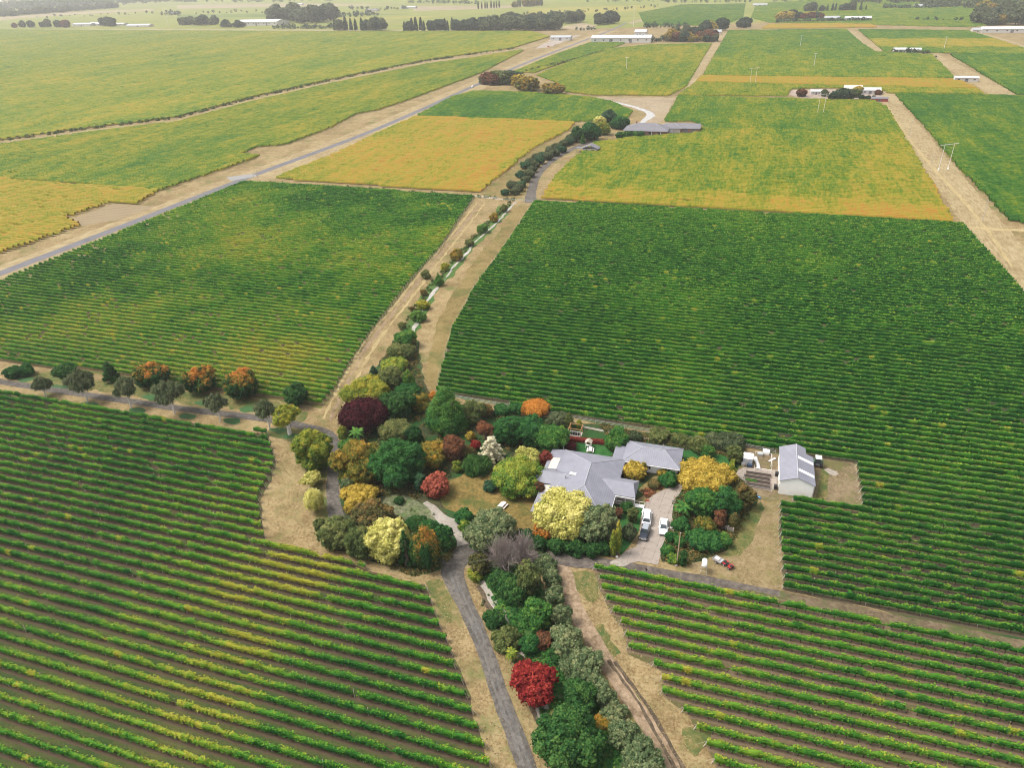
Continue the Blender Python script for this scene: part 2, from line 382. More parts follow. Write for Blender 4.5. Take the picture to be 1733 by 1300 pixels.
strip('farm_track', [(800, 936), (850, 938), (905, 941), (960, 948), (1010, 955), (1060, 964), (1100, 969), (1150, 977), (1240, 990), (1320, 1005)], [4, 4, 3.6, 3.4, 3.4, 3.4, 3.4, 2.6, 1.8, 1.2], M_LANE2, .066, .25, 1.5, 'dark gravel track passing below the house', 'track')
sheet('row_headland', [(1205, 981), (1326, 1001), (1733, 1086), (1960, 1135), (1960, 1151), (1733, 1100), (1326, 1015), (1205, 991)], M_SOILTRACK, .03, .3, 2, label='brown grassy headland between the two right vine blocks', cat='headland')
strip('row_track', [(1200, 986), (1325, 1008), (1450, 1034), (1600, 1065), (1960, 1142)], [1.0, 1.5, 1.5, 1.5, 1.5], M_SOILTRACK, .064, .3, 2, 'brown grassy track between the two right vine blocks', 'track')
strip('dirt_track', [(925, 944), (948, 962), (962, 1000), (985, 1050), (1012, 1100), (1043, 1150), (1078, 1200), (1110, 1250), (1140, 1300), (1225, 1480)], [5.5, 3.4, 2.9, 3, 3, 3, 2.8, 2.8, 3, 3], M_DIRT, .05, .35, 1.2, 'pinkish dirt track beside the silver hedge', 'track')
for (a, lab) in (([(1030, 1118), (1052, 1150), (1080, 1190), (1108, 1240), (1140, 1300), (1160, 1350)], 'left'), ([(1041, 1120), (1064, 1152), (1095, 1196), (1122, 1240), (1152, 1296), (1180, 1350)], 'right')):
    strip('wheel_rut', a, [.5, .7, .6, .75, .6, .6], M_RUT, .058, .25, .8, 'dark muddy %s wheel rut in the dirt track' % lab, 'rut')
for k, off in enumerate((-.5, .55)):
    w_ = [np.array(p) for p in wpts([(765, 970), (774, 995), (790, 1030), (808, 1070), (829, 1125), (854, 1200), (878, 1262), (893, 1300)])]
    strip('worn_wheel_line', [p + np.array([off, 0]) for p in w_], [.25, .5, .35, .5, .3, .5, .35, .4], M_WORN, .08, .2, .7, 'pale worn %s wheel line on the grey lane' % ('left', 'right')[k], 'wheel line', world=True)
for k, off in enumerate((-1.6, .2, 2.4)):
    w_ = [np.array(p) for p in wpts([(818, 342), (790, 380), (750, 430), (706, 486), (668, 535), (630, 585), (604, 630), (580, 680), (566, 712)])]
    strip('wheel_line', [p + np.array([off - 1.5, 0]) for p in w_], [.7, .9, .6, 1.0, .7, .9, .7, .9, .6], (M_DRYLINE, M_DIRT, M_DRYLINE)[k], .04 + .003 * k, .5, 1.2, '%s wheel line on the straw verge left of the creek' % ('left', 'middle', 'right')[k], 'wheel line', world=True)
# creek
CRK = 'pale shallow creek, %s'
strip('creek', [(846, 162), (880, 164), (998, 164), (1014, 168), (1035, 172), (1059, 177), (1083, 184), (1098, 190), (1101, 196), (1093, 202), (1085, 209)], [1, 1.5, 3, 4, 5, 5, 5, 5, 7, 5, 3], M_WATER, .07, .8, 3, CRK % 'stretch behind the far homestead', 'creek')
strip('creek', [(872, 342), (855, 361), (841, 377), (821, 394), (803, 411), (794, 424), (780, 439), (766, 453), (754, 471), (736, 491), (722, 511), (711, 535), (698, 560), (690, 575), (678, 602)], [.9, 1.1, .5, 1.2, .35, 1.2, .4, 1.0, .4, 1.9, .5, .4, 1.6, .6, .4], M_WATER, .07, .5, 1.5, CRK % 'stretch between the two big vine blocks', 'creek')
strip('creek', [(816, 984), (824, 1000), (835, 1020), (848, 1042), (858, 1060), (872, 1095), (886, 1120), (900, 1150), (915, 1195), (922, 1215), (930, 1245)], [1.2, 1.4, 1.4, 1.6, 1.6, 1.4, 1.4, 1.4, 2.0, 2.4, 1.5], M_GRAVEL, .07, .3, 1.0, CRK % 'stretch beside the grey lane', 'creek')
strip('creek_bank', [(812, 990), (822, 1010), (832, 1032), (844, 1052), (862, 1095), (880, 1130), (902, 1185), (912, 1220)], 1.5, M_RUT, .045, .4, 1, 'dark eroded bank of the lower creek', 'bank')
sheet('dry_pond', [(640, 846), (668, 838), (700, 846), (728, 858), (742, 876), (720, 886), (690, 880), (662, 868)], dry_ground('pond_silt', [(.06, .08, .034), (.105, .115, .06), (.19, .175, .12)], 1.2, .2, (.10, .14, .05), (.5, .64)), .05, .5, label='pale silty dried pond in the garden', cat='pond', smooth=True)
strip('gravel_path', [(718, 851), (733, 862), (745, 876), (760, 886), (775, 897), (784, 912), (783, 930)], [1.2, 1.5, 2.2, 3.8, 3.2, 2.6, 2.4], M_GRAVEL, .055, .3, 1, 'pale gravel path curving to the lane junction', 'path')

# garden ground
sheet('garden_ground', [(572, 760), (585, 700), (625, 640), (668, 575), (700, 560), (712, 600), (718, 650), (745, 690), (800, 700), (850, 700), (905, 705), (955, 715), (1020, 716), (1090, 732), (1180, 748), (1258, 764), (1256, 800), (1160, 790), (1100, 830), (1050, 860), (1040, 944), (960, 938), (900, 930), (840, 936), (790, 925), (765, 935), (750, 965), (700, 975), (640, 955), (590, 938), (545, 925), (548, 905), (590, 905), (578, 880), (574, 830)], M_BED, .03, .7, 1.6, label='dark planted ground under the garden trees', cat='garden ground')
sheet('dry_lawn', [(752, 845), (760, 815), (790, 800), (832, 790), (870, 770), (900, 790), (915, 850), (905, 905), (880, 905), (850, 892), (800, 870), (770, 868)], M_GOLD, .045, 1.1, 1.2, label='golden dry lawn in front of the house', cat='lawn', smooth=True)
sheet('green_lawn', [(966, 748), (1030, 752), (1040, 770), (1030, 775), (960, 764)], M_LAWN, .045, .3, label='small deep green lawn behind the house', cat='lawn')
sheet('green_lawn', [(1156, 764), (1200, 760), (1238, 770), (1246, 792), (1228, 800), (1158, 784)], M_LAWN, .046, .3, label='deep green lawn behind the annex', cat='lawn')
sheet('green_lawn', [(1040, 940), (1054, 900), (1046, 850), (1070, 848), (1086, 862), (1082, 900), (1072, 918), (1052, 940)], M_LAWN, .047, .3, label='green lawn between cypress and driveway', cat='lawn')
sheet('garden_border', [(1080, 830), (1106, 808), (1148, 800), (1152, 812), (1124, 826), (1094, 842)], M_MEADOW, .048, .3, label='brown border beside the concrete drive', cat='border')
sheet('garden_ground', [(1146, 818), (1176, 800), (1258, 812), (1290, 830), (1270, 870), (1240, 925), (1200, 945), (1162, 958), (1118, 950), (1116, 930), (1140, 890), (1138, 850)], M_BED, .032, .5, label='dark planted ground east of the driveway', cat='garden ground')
sheet('meadow', [(866, 352), (845, 390), (800, 445), (765, 500), (742, 545), (728, 600), (718, 650), (738, 664), (752, 600), (765, 556), (800, 488), (838, 436), (872, 384), (898, 346)], M_MEADOW, .028, .8, label='green and brown grass strip beside the creek', cat='meadow')
sheet('creek_verge', [(846, 348), (800, 404), (760, 450), (712, 500), (690, 545), (665, 590), (692, 600), (722, 530), (752, 480), (800, 424), (850, 372), (868, 346)], M_WEEDS, .033, 1.0, label='weedy green verge along the creek', cat='verge')
sheet('creek_verge', [(800, 950), (850, 950), (905, 965), (935, 1030), (975, 1110), (1040, 1200), (1100, 1310), (940, 1310), (925, 1240), (880, 1140), (845, 1060), (815, 1000)], M_WEEDS, .033, .6, label='dark green verge under the silver hedge', cat='verge')
sheet('shed_yard', [(1300, 850), (1318, 848), (1458, 866), (1451, 819), (1447, 787), (1395, 777), (1255, 762), (1248, 800), (1262, 830)], dry_ground('yard_dirt', [(.099, .076, .043), (.158, .119, .069), (.224, .172, .109)], 1.4, .09, (.10, .10, .035), (.5, .64)), .034, .5, label='bare yard around the white shed', cat='yard')
sheet('yard_track', [(1296, 852), (1316, 850), (1318, 900), (1326, 1002), (1240, 985), (1180, 975), (1165, 955), (1215, 940), (1255, 920), (1275, 885)], dry_ground('yard_straw', [(.112, .086, .040), (.191, .142, .073), (.251, .191, .109)], 1.4, .09, (.13, .125, .04), (.52, .68)), .036, .5, label='straw coloured yard beside the vine row ends', cat='yard')
sheet('grass_patch', [(1262, 868), (1284, 850), (1292, 862), (1278, 905), (1252, 940), (1222, 944), (1240, 915)], M_PATCH, .042, .6, label='green grass patch left of the yard track', cat='grass')
sheet('grass_patch', [(1378, 845), (1392, 790), (1402, 800), (1398, 838), (1384, 854)], M_PATCH, .042, .3, label='green grass strip on the right of the shed', cat='grass')
for k, (q, l) in enumerate([([(724, 985), (744, 978), (760, 1010), (776, 1048), (764, 1052), (742, 1030)], 'left of the lane below the junction'), ([(960, 968), (1000, 975), (1012, 1010), (1000, 1020), (976, 1000)], 'between farm track and dirt track'), ([(1010, 1060), (1030, 1062), (1046, 1100), (1030, 1110)], 'between dirt track and first vine rows'), ([(1150, 1238), (1186, 1232), (1200, 1262), (1170, 1270)], 'at the vine row ends near the bottom edge'), ([(1062, 1180), (1076, 1176), (1100, 1230), (1130, 1290), (1112, 1290), (1080, 1230)], 'in the middle of the dirt track'), ([(525, 745), (560, 742), (556, 800), (546, 830), (558, 880), (545, 905), (530, 880), (536, 820), (512, 800)], 'along the left side of the curving lane'), ([(455, 728), (520, 728), (545, 740), (500, 748), (470, 742)], 'at the corner of the lane and the near vine block')]):
    sheet('grass_patch', q, M_PATCH, .038 + .0007 * k, .9, .9, label='thin greenish grass ' + l, cat='grass', smooth=True)
sheet('grass_patch', [(20, 640), (120, 655), (300, 680), (400, 692), (505, 712), (520, 700), (470, 680), (380, 668), (250, 652), (120, 636), (30, 628)], M_PATCH, .0425, 1.0, 1.0, label='thin greenish grass under the lane trees', cat='grass')
sheet('puddle', [(1393, 795), (1402, 793), (1414, 798), (1419, 803), (1412, 806), (1400, 801)], M_GRAVEL, .05, .12, .6, label='pale dried puddle in the shed yard', cat='puddle')
sheet('driveway', [(1151, 815), (1130, 826), (1107, 838), (1094, 849), (1088, 860), (1084, 885), (1081, 916), (1077, 926), (1062, 932), (1047, 945), (1034, 953), (1050, 959), (1066, 954), (1080, 951), (1113, 957), (1116, 944), (1120, 926), (1131, 901), (1137, 880), (1139, 858), (1146, 842), (1156, 828), (1166, 812), (1180, 806), (1228, 806), (1232, 800), (1200, 790), (1162, 781), (1156, 790)], M_CONC, .085, .08, 1.2, label='pink grey concrete slab driveway', cat='driveway')
sheet('driveway_apron', [(1032, 954), (1048, 946), (1060, 950), (1067, 954), (1050, 960)], M_GRAVEL, .09, .05, 1, label='pale gravel apron at the driveway mouth', cat='driveway', smooth=True)
strip('garden_path', [(984, 722), (1028, 731), (1080, 741), (1120, 747), (1160, 752), (1200, 757)], .8, M_GRAVEL, .05, .06, 1.2, 'thin gravel path along the first vine row', 'path')
sheet('shed_pavement', [(1243, 800), (1258, 792), (1316, 796), (1316, 822), (1306, 832), (1262, 822)], M_CONC, .06, .1, label='pale concrete pad between garden beds and shed', cat='pavement')

# far tracks, verges and yards between the vine blocks
strip('vineyard_track', [(1486, 150), (1505, 176), (1560, 245), (1600, 296), (1670, 386), (1740, 476), (1900, 690)], [30, 17, 16, 16, 16, 16, 16], M_VERGE, .047, .8, 4, 'broad straw track under the power poles', 'track')
strip('wheel_line', [(1500, 176), (1537, 232), (1580, 285), (1622, 330), (1662, 378), (1712, 450)], [1, 1.4, 1.8, 2, 1.4, 1], M_DRYLINE, .056, .5, 3, 'pale wheel line along the broad track', 'wheel line')
strip('vineyard_track', [(1165, 148), (1190, 108), (1225, 55)], 9, M_VERGE, .05, .7, 4, 'narrow straw track left of the green block', 'track')
strip('vineyard_track', [(1705, 161), (1640, 126), (1576, 91)], [22, 18, 14], M_VERGE, .05, .8, 4, 'straw track beside the white field shed', 'track')
strip('vineyard_track', [(1487, 87), (1462, 68), (1436, 50)], [14, 13, 12], M_VERGE, .05, .7, 4, 'short straw track near the far hedge', 'track')
strip('vineyard_track', [(1740, 80), (1690, 64), (1640, 52)], 8, M_VERGE, .05, .7, 4, 'straw track by the far white sheds', 'track')
strip('vineyard_track', [(0, 242), (150, 221), (300, 203), (420, 171), (560, 139), (720, 106), (870, 85), (935, 68)], [3, 4, 4, 4, 4, 5, 5, 6], M_VERGE, .052, .8, 6, 'thin curving track across the left vineyards', 'track')
strip('cross_track', [(1632, 384), (1680, 388), (1733, 390), (1800, 393)], 3.0, M_DRYLINE, .055, .4, 3, 'pale cross track at the corner of the big block', 'track')
sheet('creek_flat', [(1002, 164), (1143, 165), (1118, 208), (1080, 214), (1088, 200), (1098, 192), (1070, 180)], dry_ground('dry_flat', [(.172, .132, .079), (.244, .191, .125), (.290, .238, .165)], .5, .02, (.24, .2, .09), (.55, .7)), .045, 1.2, 4, label='bare straw triangle beside the far creek', cat='field')
sheet('creek_flat', [(815, 329), (862, 290), (905, 252), (962, 226), (985, 222), (975, 236), (930, 262), (905, 290), (888, 330), (868, 338)], M_MEADOW, .04, 1, 3, label='grass strip beside the olive rows', cat='field')
strip('olive_drive', [(898, 343), (899, 325), (906, 303), (917, 287), (935, 271), (960, 256), (985, 245), (1010, 238), (1060, 234), (1120, 228), (1165, 222)], [6, 5, 4.4, 4.4, 4.4, 4.4, 4.4, 4.4, 5, 6, 6], M_LANE, .06, .3, 3, 'grey drive beside the olive rows', 'drive')
sheet('homestead_yard', [(1336, 160), (1340, 152), (1400, 150), (1490, 156), (1494, 168), (1420, 168), (1360, 166)], dry_ground('yard_far', [(.218, .165, .132), (.277, .218, .178), (.317, .264, .218)], .3, .03), .05, 1, 4, label='bare yard round the far homestead', cat='yard')
sheet('depot_yard', [(905, 82), (935, 64), (985, 58), (960, 68), (930, 79)], dry_ground('yard_far2', [(.218, .178, .152), (.277, .238, .205), (.317, .277, .244)], .2, .03), .05, 1, 5, label='gravel depot yard beside the road', cat='yard')
for k, (q, c_, l) in enumerate([
  ([(-300, 52), (300, 51.5), (560, 52), (900, 53), (900, 50.5), (560, 49.5), (300, 49), (-300, 49)], 't', 'thin straw headland behind the far left block'),
  ([(-300, 44), (0, 33), (120, 24), (260, 17), (260, 14), (120, 20), (0, 28), (-300, 38)], 't', 'pale straw strip below the hazy hedge'),
  ([(560, 32), (700, 30), (760, 27), (700, 27), (560, 29)], 'y', 'yellow strip behind the shelter belt'),
  ([(300, 30), (560, 26), (700, 24), (560, 21), (300, 24)], 'g', 'green field behind the tall grove'),
  ([(880, 30), (1000, 22), (1130, 14), (1080, 8), (900, 14)], 'y', 'pale yellow field behind the grey grove'),
  ([(700, 18), (860, 13), (900, 8), (700, 10)], 't', 'tan field near the top edge'),
  ([(1000, 52), (940, 46), (985, 38), (1012, 42)], 't', 'bare paddock among the shelter trees'),
  ([(300, 14), (520, 10), (690, 8), (500, 5), (300, 8)], 't', 'tan paddock along the top edge'),
  ([(1280, 36), (1700, 24), (1733, 18), (1500, 16), (1290, 22)], 'y', 'pale yellow field behind the dark far belt'),
  ([(1062, 38), (1090, 30), (1140, 14), (1148, 14), (1100, 32), (1070, 40)], 't', 'straw track on the left of the young block')]):
    sheet('far_field', q, {'t': M_FARTAN, 'y': M_FARYEL, 'g': M_FARGRN}[c_], .05 + .004 * k, 1.5, 14, label=l, cat='field')
sheet('stump_field', [(140, 382), (118, 372), (190, 345), (240, 347), (262, 350), (200, 372)], row_floor('bare_rows', (.27, .21, .125), (.20, .15, .09), (.23, .18, .11)), .04, .5, 3, label='bare stony patch cut out of the yellow block', cat='field')

# ------------------------------------------------------------------ vines
ONES = 'first second third fourth fifth sixth seventh eighth ninth tenth eleventh twelfth thirteenth fourteenth fifteenth sixteenth seventeenth eighteenth nineteenth'.split()
TENS = {2: 'twent', 3: 'thirt', 4: 'fort', 5: 'fift', 6: 'sixt', 7: 'sevent', 8: 'eight', 9: 'ninet'}
def ordinal(k):
    if k < 20: return ONES[k - 1]
    if k >= 100: return 'hundred-and-' + ordinal(k - 100) if k > 100 else 'hundredth'
    return TENS[k // 10] + 'ieth' if k % 10 == 0 else TENS[k // 10] + 'y-' + ONES[k % 10 - 1]
def spans(poly, y):
    xs = []
    for (a, b) in zip(poly, poly[1:] + poly[:1]):
        if (a[1] <= y) != (b[1] <= y): xs.append(a[0] + (y - a[1]) * (b[0] - a[0]) / (b[1] - a[1]))
    xs.sort(); return [(xs[i], xs[i + 1]) for i in range(0, len(xs) - 1, 2)]
def rhombs(C, N, s, rng, asp=.75):
    """leaf faces: a rhombus of half-size s round each centre C facing N"""
    k = len(C); N = N / (np.linalg.norm(N, axis=1)[:, None] + 1e-9)
    A = rng.normal(size=(k, 3)); t = np.cross(N, A); t /= np.linalg.norm(t, axis=1)[:, None] + 1e-9
    b = np.cross(N, t); s = np.asarray(s).reshape(-1, 1)
    return np.stack([C + t * s, C + b * s * asp, C - t * s, C - b * s * asp], 1).reshape(-1, 3)

def tint_at(blk, x, y):
    """share of yellow in the leaves, by place"""
    p = vnoise(x, y, 38, 1) * .5 + vnoise(x, y, 14, 2) * .3 + vnoise(x, y, 5, 3) * .2
    if blk == 'near_left':
        c, e = at(535, 915), at(270, 1300); L_ = np.hypot(*(e - c)); t_ = np.clip(((x - c[0]) * (e - c)[0] + (y - c[1]) * (e - c)[1]) / L_ ** 2, 0, 1); d = np.hypot(x - c[0] - t_ * (e - c)[0], y - c[1] - t_ * (e - c)[1]) / 13
        return .145 + .24 * np.clip((p - .5) * 2.4, -.25, 1) + .42 * np.clip(1.25 - d, 0, 1) * (.3 + vnoise(x, y, 5, 8))
    if blk == 'near_right': return .195 + .22 * np.clip((p - .5) * 2.0, -.3, 1)
    if blk == 'mid_left':
        c = at(330, 610); d = np.hypot((x - c[0]) / 75, (y - c[1]) / 26); e = np.hypot((x - at(470, 400)[0]) / 60, (y - at(470, 400)[1]) / 40)
        return .12 + .46 * np.clip((p - .42) * 1.9, -.1, 1) + .16 * np.clip(1.3 - d, 0, 1) + .16 * np.clip(1.3 - e, 0, 1)
    return .08 + .2 * np.clip((p - .52) * 2.0, -.1, 1) + .1 * np.clip((y - 250) / 90, 0, 1)

VINE_G = {'near_left': ('vine rows of the near left block', 'vine row below the tree lined lane in the near left block'),
          'mid_left': ('vine rows of the middle left block', 'vine row up from the tree lined lane in the middle left block'),
          'right': ('vine rows of the large right block', 'vine row up from the track in the large right block'),
          'near_right': ('vine rows of the near right block', 'vine row down from the farm track in the near right block')}
def post_mesh(sgn):
    m = MB(); m.tube((0, 0, 0), (sgn * -.55, 0, 1.95), .075, .065, 6); m.tube((sgn * 1.0, 0, .05), (sgn * -.5, 0, 1.7), .015, .015, 4)
    o = m.build('end_post', POST); me = o.data; bpy.data.objects.remove(o); return me
POSTM = {-1: post_mesh(-1), 1: post_mesh(1)}
def line_post():
    m = MB(); m.tube((0, 0, 0), (.03, .03, 2.05), .05, .045, 5); o = m.build('line_post', POST); me = o.data; bpy.data.objects.remove(o); return me
LPOST = line_post()
def vine_row(blk, x0, x1, y, rng, dens, ls, label, trunks, posts):
    L = x1 - x0; n = int(L * dens)
    root = empty('vine_row', ((x0 + x1) / 2, y, 0)); xm = (x0 + x1) / 2
    tag(root, label, 'vine row', VINE_G[blk][0])
    lush = {'near_left': 1.12, 'near_right': 1.12, 'right': 1.22, 'mid_left': 1.12}[blk]
    # plants: vigour along the row, now and then a missing or yellow vine
    nv = int(L / 1.5) + 2
    vig = np.clip(.97 + (.17 if y < 130 else .09) * rng.normal(size=nv), .6, 1.3); miss = {'near_left': .018, 'near_right': .010, 'right': .012, 'mid_left': .03}[blk]
    vig[rng.random(nv) < miss] = .12
    yel = np.where(rng.random(nv) < {'near_left': .02, 'near_right': .014, 'right': .012, 'mid_left': .025}[blk], .2 + .28 * rng.random(nv), 0) + .05 * rng.normal(size=nv)
    wl = {'near_left': 1.2, 'near_right': 1.15, 'right': .92, 'mid_left': 1.0}[blk]
    def plant(u): return np.clip((u + .5 * 0).astype(int), 0, nv - 1)
    # core shell
    k = max(3, int(L / .8)); xs = np.linspace(x0, x1, k); sec = np.array([(-.17, .85), (-.24, 1.3), (-.15, 1.72), (.15, 1.72), (.24, 1.3), (.17, .85)])
    vg = vig[plant((xs - x0) / 1.5)]
    hh = (vg * (.93 + .14 * rng.random(k)))[:, None]; jy = (.05 * rng.normal(size=(k, 1)))
    ring = np.zeros((k, 6, 3)); ring[:, :, 0] = (xs - xm)[:, None] + .12 * rng.normal(size=(k, 6))
    ring[:, :, 1] = sec[None, :, 0] * wl * (.75 + .5 * rng.random((k, 6))) * np.minimum(1, vg)[:, None] + jy
    ring[:, :, 2] = .85 + (sec[None, :, 1] - .85) * hh * lush + .05 * rng.normal(size=(k, 6))
    V0 = ring.reshape(-1, 3); i = np.arange(k - 1)[:, None] * 6; j = np.arange(6)[None, :]
    Q0 = np.stack([i + j, i + (j + 1) % 6, i + 6 + (j + 1) % 6, i + 6 + j], -1).reshape(-1, 4)
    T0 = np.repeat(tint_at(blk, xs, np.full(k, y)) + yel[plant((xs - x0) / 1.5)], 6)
    # leaves on the two sides and along the top
    u = rng.random(n) * L; fc = rng.random(n); top = fc < .34; side = np.where(fc < .67, -1, 1)
    pv = vig[plant(u / 1.5)]; keep = rng.random(n) < np.clip(pv * 1.15, 0, 1); 
    hp = (.86 + .2 * vnoise(u, np.full(n, y), 1.1, 7)) * np.clip(pv, .4, 1.3) * lush
    zt = .85 + .95 * hp
    z = np.where(top, zt + rng.normal(size=n) * (.11 if y < 130 else .07) + .03, .78 + (zt - .78) * rng.random(n) ** .85)
    wy = (.17 + .13 * np.sin(np.clip((z - .8) / 1.0, 0, 1) * 3.0)) * wl
    yy = np.where(top, rng.normal(size=n) * .13 * wl, side * wy + .06 * rng.normal(size=n))
    C = np.stack([u + x0 - xm, yy, z], 1)
    N = np.where(top[:, None], np.array([0, 0, 1.0]), np.stack([np.zeros(n), side * 1.0, np.full(n, .45)], 1)) + rng.normal(size=(n, 3)) * .45
    tt = tint_at(blk, u + x0, np.full(n, y)) + yel[plant(u / 1.5)] + .065 * rng.normal(size=n) + np.where(top, {'near_left': .19, 'near_right': .19, 'right': .25, 'mid_left': .20}[blk], -.06)  # young tops yellower; skylight on tops and shade on sides painted into the tint
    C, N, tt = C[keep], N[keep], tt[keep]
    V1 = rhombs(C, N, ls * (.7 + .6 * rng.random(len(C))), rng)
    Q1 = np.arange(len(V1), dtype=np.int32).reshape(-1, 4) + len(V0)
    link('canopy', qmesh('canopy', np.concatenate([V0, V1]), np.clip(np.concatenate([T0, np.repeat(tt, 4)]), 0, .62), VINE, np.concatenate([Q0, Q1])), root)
    if trunks:
        kx = np.arange(x0 + .6, x1 - .3, 1.55); kx = kx + .1 * rng.normal(size=len(kx)); q = []
        a = .05; c4 = np.array([(-a, -a), (a, -a), (a, a), (-a, a)]); Vt = []; Qt = []
        for b_, X in enumerate(kx):
            lean = .12 * rng.normal(size=2)
            Vt += [(X - xm + c[0], c[1], 0) for c in c4] + [(X - xm + c[0] * .7 + lean[0], c[1] * .7 + lean[1] * .3, 1.0) for c in c4]
            Qt += [(8 * b_ + i_, 8 * b_ + (i_ + 1) % 4, 8 * b_ + 4 + (i_ + 1) % 4, 8 * b_ + 4 + i_) for i_ in range(4)]
        if len(Vt): tag(link('vine_trunks', qmesh('vine_trunks', Vt, None, VWOOD, Qt), root), kind='stuff')
    if y < 108:
        for X in np.arange(x0 + 5, x1 - 3, 8.8): link('line_post', LPOST, root, (X - xm, .0, 0))
    if posts:
        link('end_post', POSTM[-1], root, (x0 - xm - .35, 0, 0)); link('end_post', POSTM[1], root, (x1 - xm + .35, 0, 0))

def grow_block(blk, seed, dens, ls, from_top):
    P = [tuple(p) for p in wpts(BLK[blk])]; ys = [p[1] for p in P]
    y = math.ceil(min(ys) / ROW) * ROW; rows = []
    while y < max(ys):
        for (a, b) in spans(P, y):
            if b - a > 4: rows.append((a, b, y))
        y += ROW
    rows.sort(key=lambda r: (-r[2] if from_top else r[2], r[0]))
    rng = np.random.default_rng(seed); last = None; k = 0; used = {}
    for a, b, y in rows:
        k += 1
        lab = '%s %s' % (ordinal(k), VINE_G[blk][1])
        dn = dens(y)
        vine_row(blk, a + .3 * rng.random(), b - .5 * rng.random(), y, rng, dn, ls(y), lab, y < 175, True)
grow_block('near_left', 1, lambda y: 46 if y < 90 else 34, lambda y: .15 if y < 90 else .18, True)
grow_block('near_right', 2, lambda y: 46, lambda y: .15, True)
grow_block('right', 3, lambda y: 34 if y < 150 else 20 if y < 220 else 12, lambda y: .175 if y < 150 else .22 if y < 220 else .28, False)
grow_block('mid_left', 4, lambda y: 20 if y < 220 else 12, lambda y: .21 if y < 220 else .27, False)

def far_block(px, tint, patch, label, seed=0, dy=ROW, seg=3.2, h=1.75, hw=.62, amp=.1, name='vineyard_block', strips=None, gaps=.02):
    """a whole distant block of rows: one mass of low hedges, coloured by place"""
    P = [tuple(p) for p in wpts(px)]; ys = [p[1] for p in P]; rng = np.random.default_rng(seed + 50)
    y = math.ceil(min(ys) / dy) * dy; VV, QQ, TT = [], [], []; n0 = 0
    while y < max(ys):
        for (a, b) in spans(P, y):
            a += 2 * rng.random(); b -= 2 * rng.random()
            if b - a < 6: continue
            k = max(2, int((b - a) / seg)); xs = np.linspace(a, b, k); xs[1:-1] += rng.normal(size=k - 2) * seg * .2
            hh = h * (.9 + .2 * rng.random(k)) * np.where(rng.random(k) < gaps, .5, 1)
            r = np.zeros((k, 4, 3)); r[:, :, 0] = xs[:, None]; r[:, :, 1] = y + np.array([-hw, -hw * .75, hw * .75, hw])[None, :] + .08 * rng.normal(size=(k, 4))
            r[:, 0, 2] = .45; r[:, 3, 2] = .45; r[:, 1, 2] = hh; r[:, 2, 2] = hh * (.94 + .1 * rng.random(k))
            i = np.arange(k - 1)[:, None] * 4; j = np.arange(3)[None, :]
            QQ.append((np.stack([i + j, i + j + 1, i + j + 5, i + j + 4], -1).reshape(-1, 4)) + n0)
            yy = np.full(k, y)
            p = vnoise(xs, yy * .5, 80, seed) * .45 + vnoise(xs, yy * .4, 26, seed + 1) * .3 + vnoise(xs, yy * .3, 8, seed + 2) * .25
            t = (np.array([tint(q) for q in y + 16 * (vnoise(xs, yy, 14, 9) - .5) + 14 * (vnoise(xs, yy, 45, 12) - .5)]) if callable(tint) else tint) + patch * (p - .5) * 2 + amp * .10 * rng.normal() + amp * .3 * rng.normal(size=k)
            TT.append(np.repeat(t, 4) + .05 * rng.normal(size=4 * k)); VV.append(r.reshape(-1, 3)); n0 += 4 * k
        y += dy
    o = link(name, qmesh(name, np.concatenate(VV), np.clip(np.concatenate(TT), 0, 1), VINEF, np.concatenate(QQ)))
    return tag(o, label, 'vineyard block', 'distant vineyard blocks', 'stuff')
Y_ = at_y
far_block([(462, 303), (560, 264), (640, 226), (702, 198), (975, 208), (962, 223), (905, 252), (860, 290), (813, 328)], lambda y: .74 - .1 * min(1, max(0, (Y_(640, 290) - y) / 60)), .2, 'golden orange vine block between road and creek', 1)
far_block([(704, 197), (762, 166), (800, 155), (884, 157), (950, 161), (1000, 166), (1040, 174), (1072, 190), (1062, 202), (975, 207)], lambda y: .28 + .22 * min(1, max(0, (y - Y_(860, 172)) / 60)), .2, 'green band of vines behind the golden block', 2)
def t3(y):
    if y > Y_(1300, 220): return .40 + .06 * min(1, (y - Y_(1300, 220)) / 120)
    if y > Y_(1300, 336): return .555
    return .73
far_block([(915, 338), (935, 302), (962, 276), (1003, 243), (1052, 236), (1180, 226), (1190, 214), (1168, 206), (1122, 208), (1146, 164), (1335, 168), (1480, 172), (1502, 182), (1618, 378)], t3, .24, 'yellow and green vine block below the far homestead', 3)
far_block([(906, 128), (965, 104), (1032, 83), (1100, 76), (1205, 74), (1162, 148), (1132, 163), (1000, 161), (955, 156), (940, 140)], .52, .2, 'yellow green vine block left of the narrow track', 4, seg=4)
far_block([(868, 122), (935, 94), (1005, 70), (1060, 73), (1030, 84), (960, 104), (905, 124)], .4, .15, 'thin green vine strip right of the road', 5, seg=4)
far_block([(1232, 52), (1432, 49), (1455, 70), (1482, 88), (1578, 93), (1618, 133), (1188, 128)], lambda y: .33 + .1 * min(1, max(0, (Y_(1350, 88) - y) / 60)), .14, 'large green vine block with white poles', 6, seg=5, dy=2 * ROW, hw=1.4)
far_block([(1185, 129.5), (1621, 135), (1655, 151), (1176, 139)], .82, .1, 'thin orange vine strip before the green block', 7, seg=4)
far_block([(1168, 146), (1176, 140), (1655, 152), (1668, 160), (1500, 158), (1495, 154), (1400, 149), (1340, 151), (1333, 163), (1146, 162)], .55, .18, 'yellow vine strip behind the far homestead', 8, seg=4)
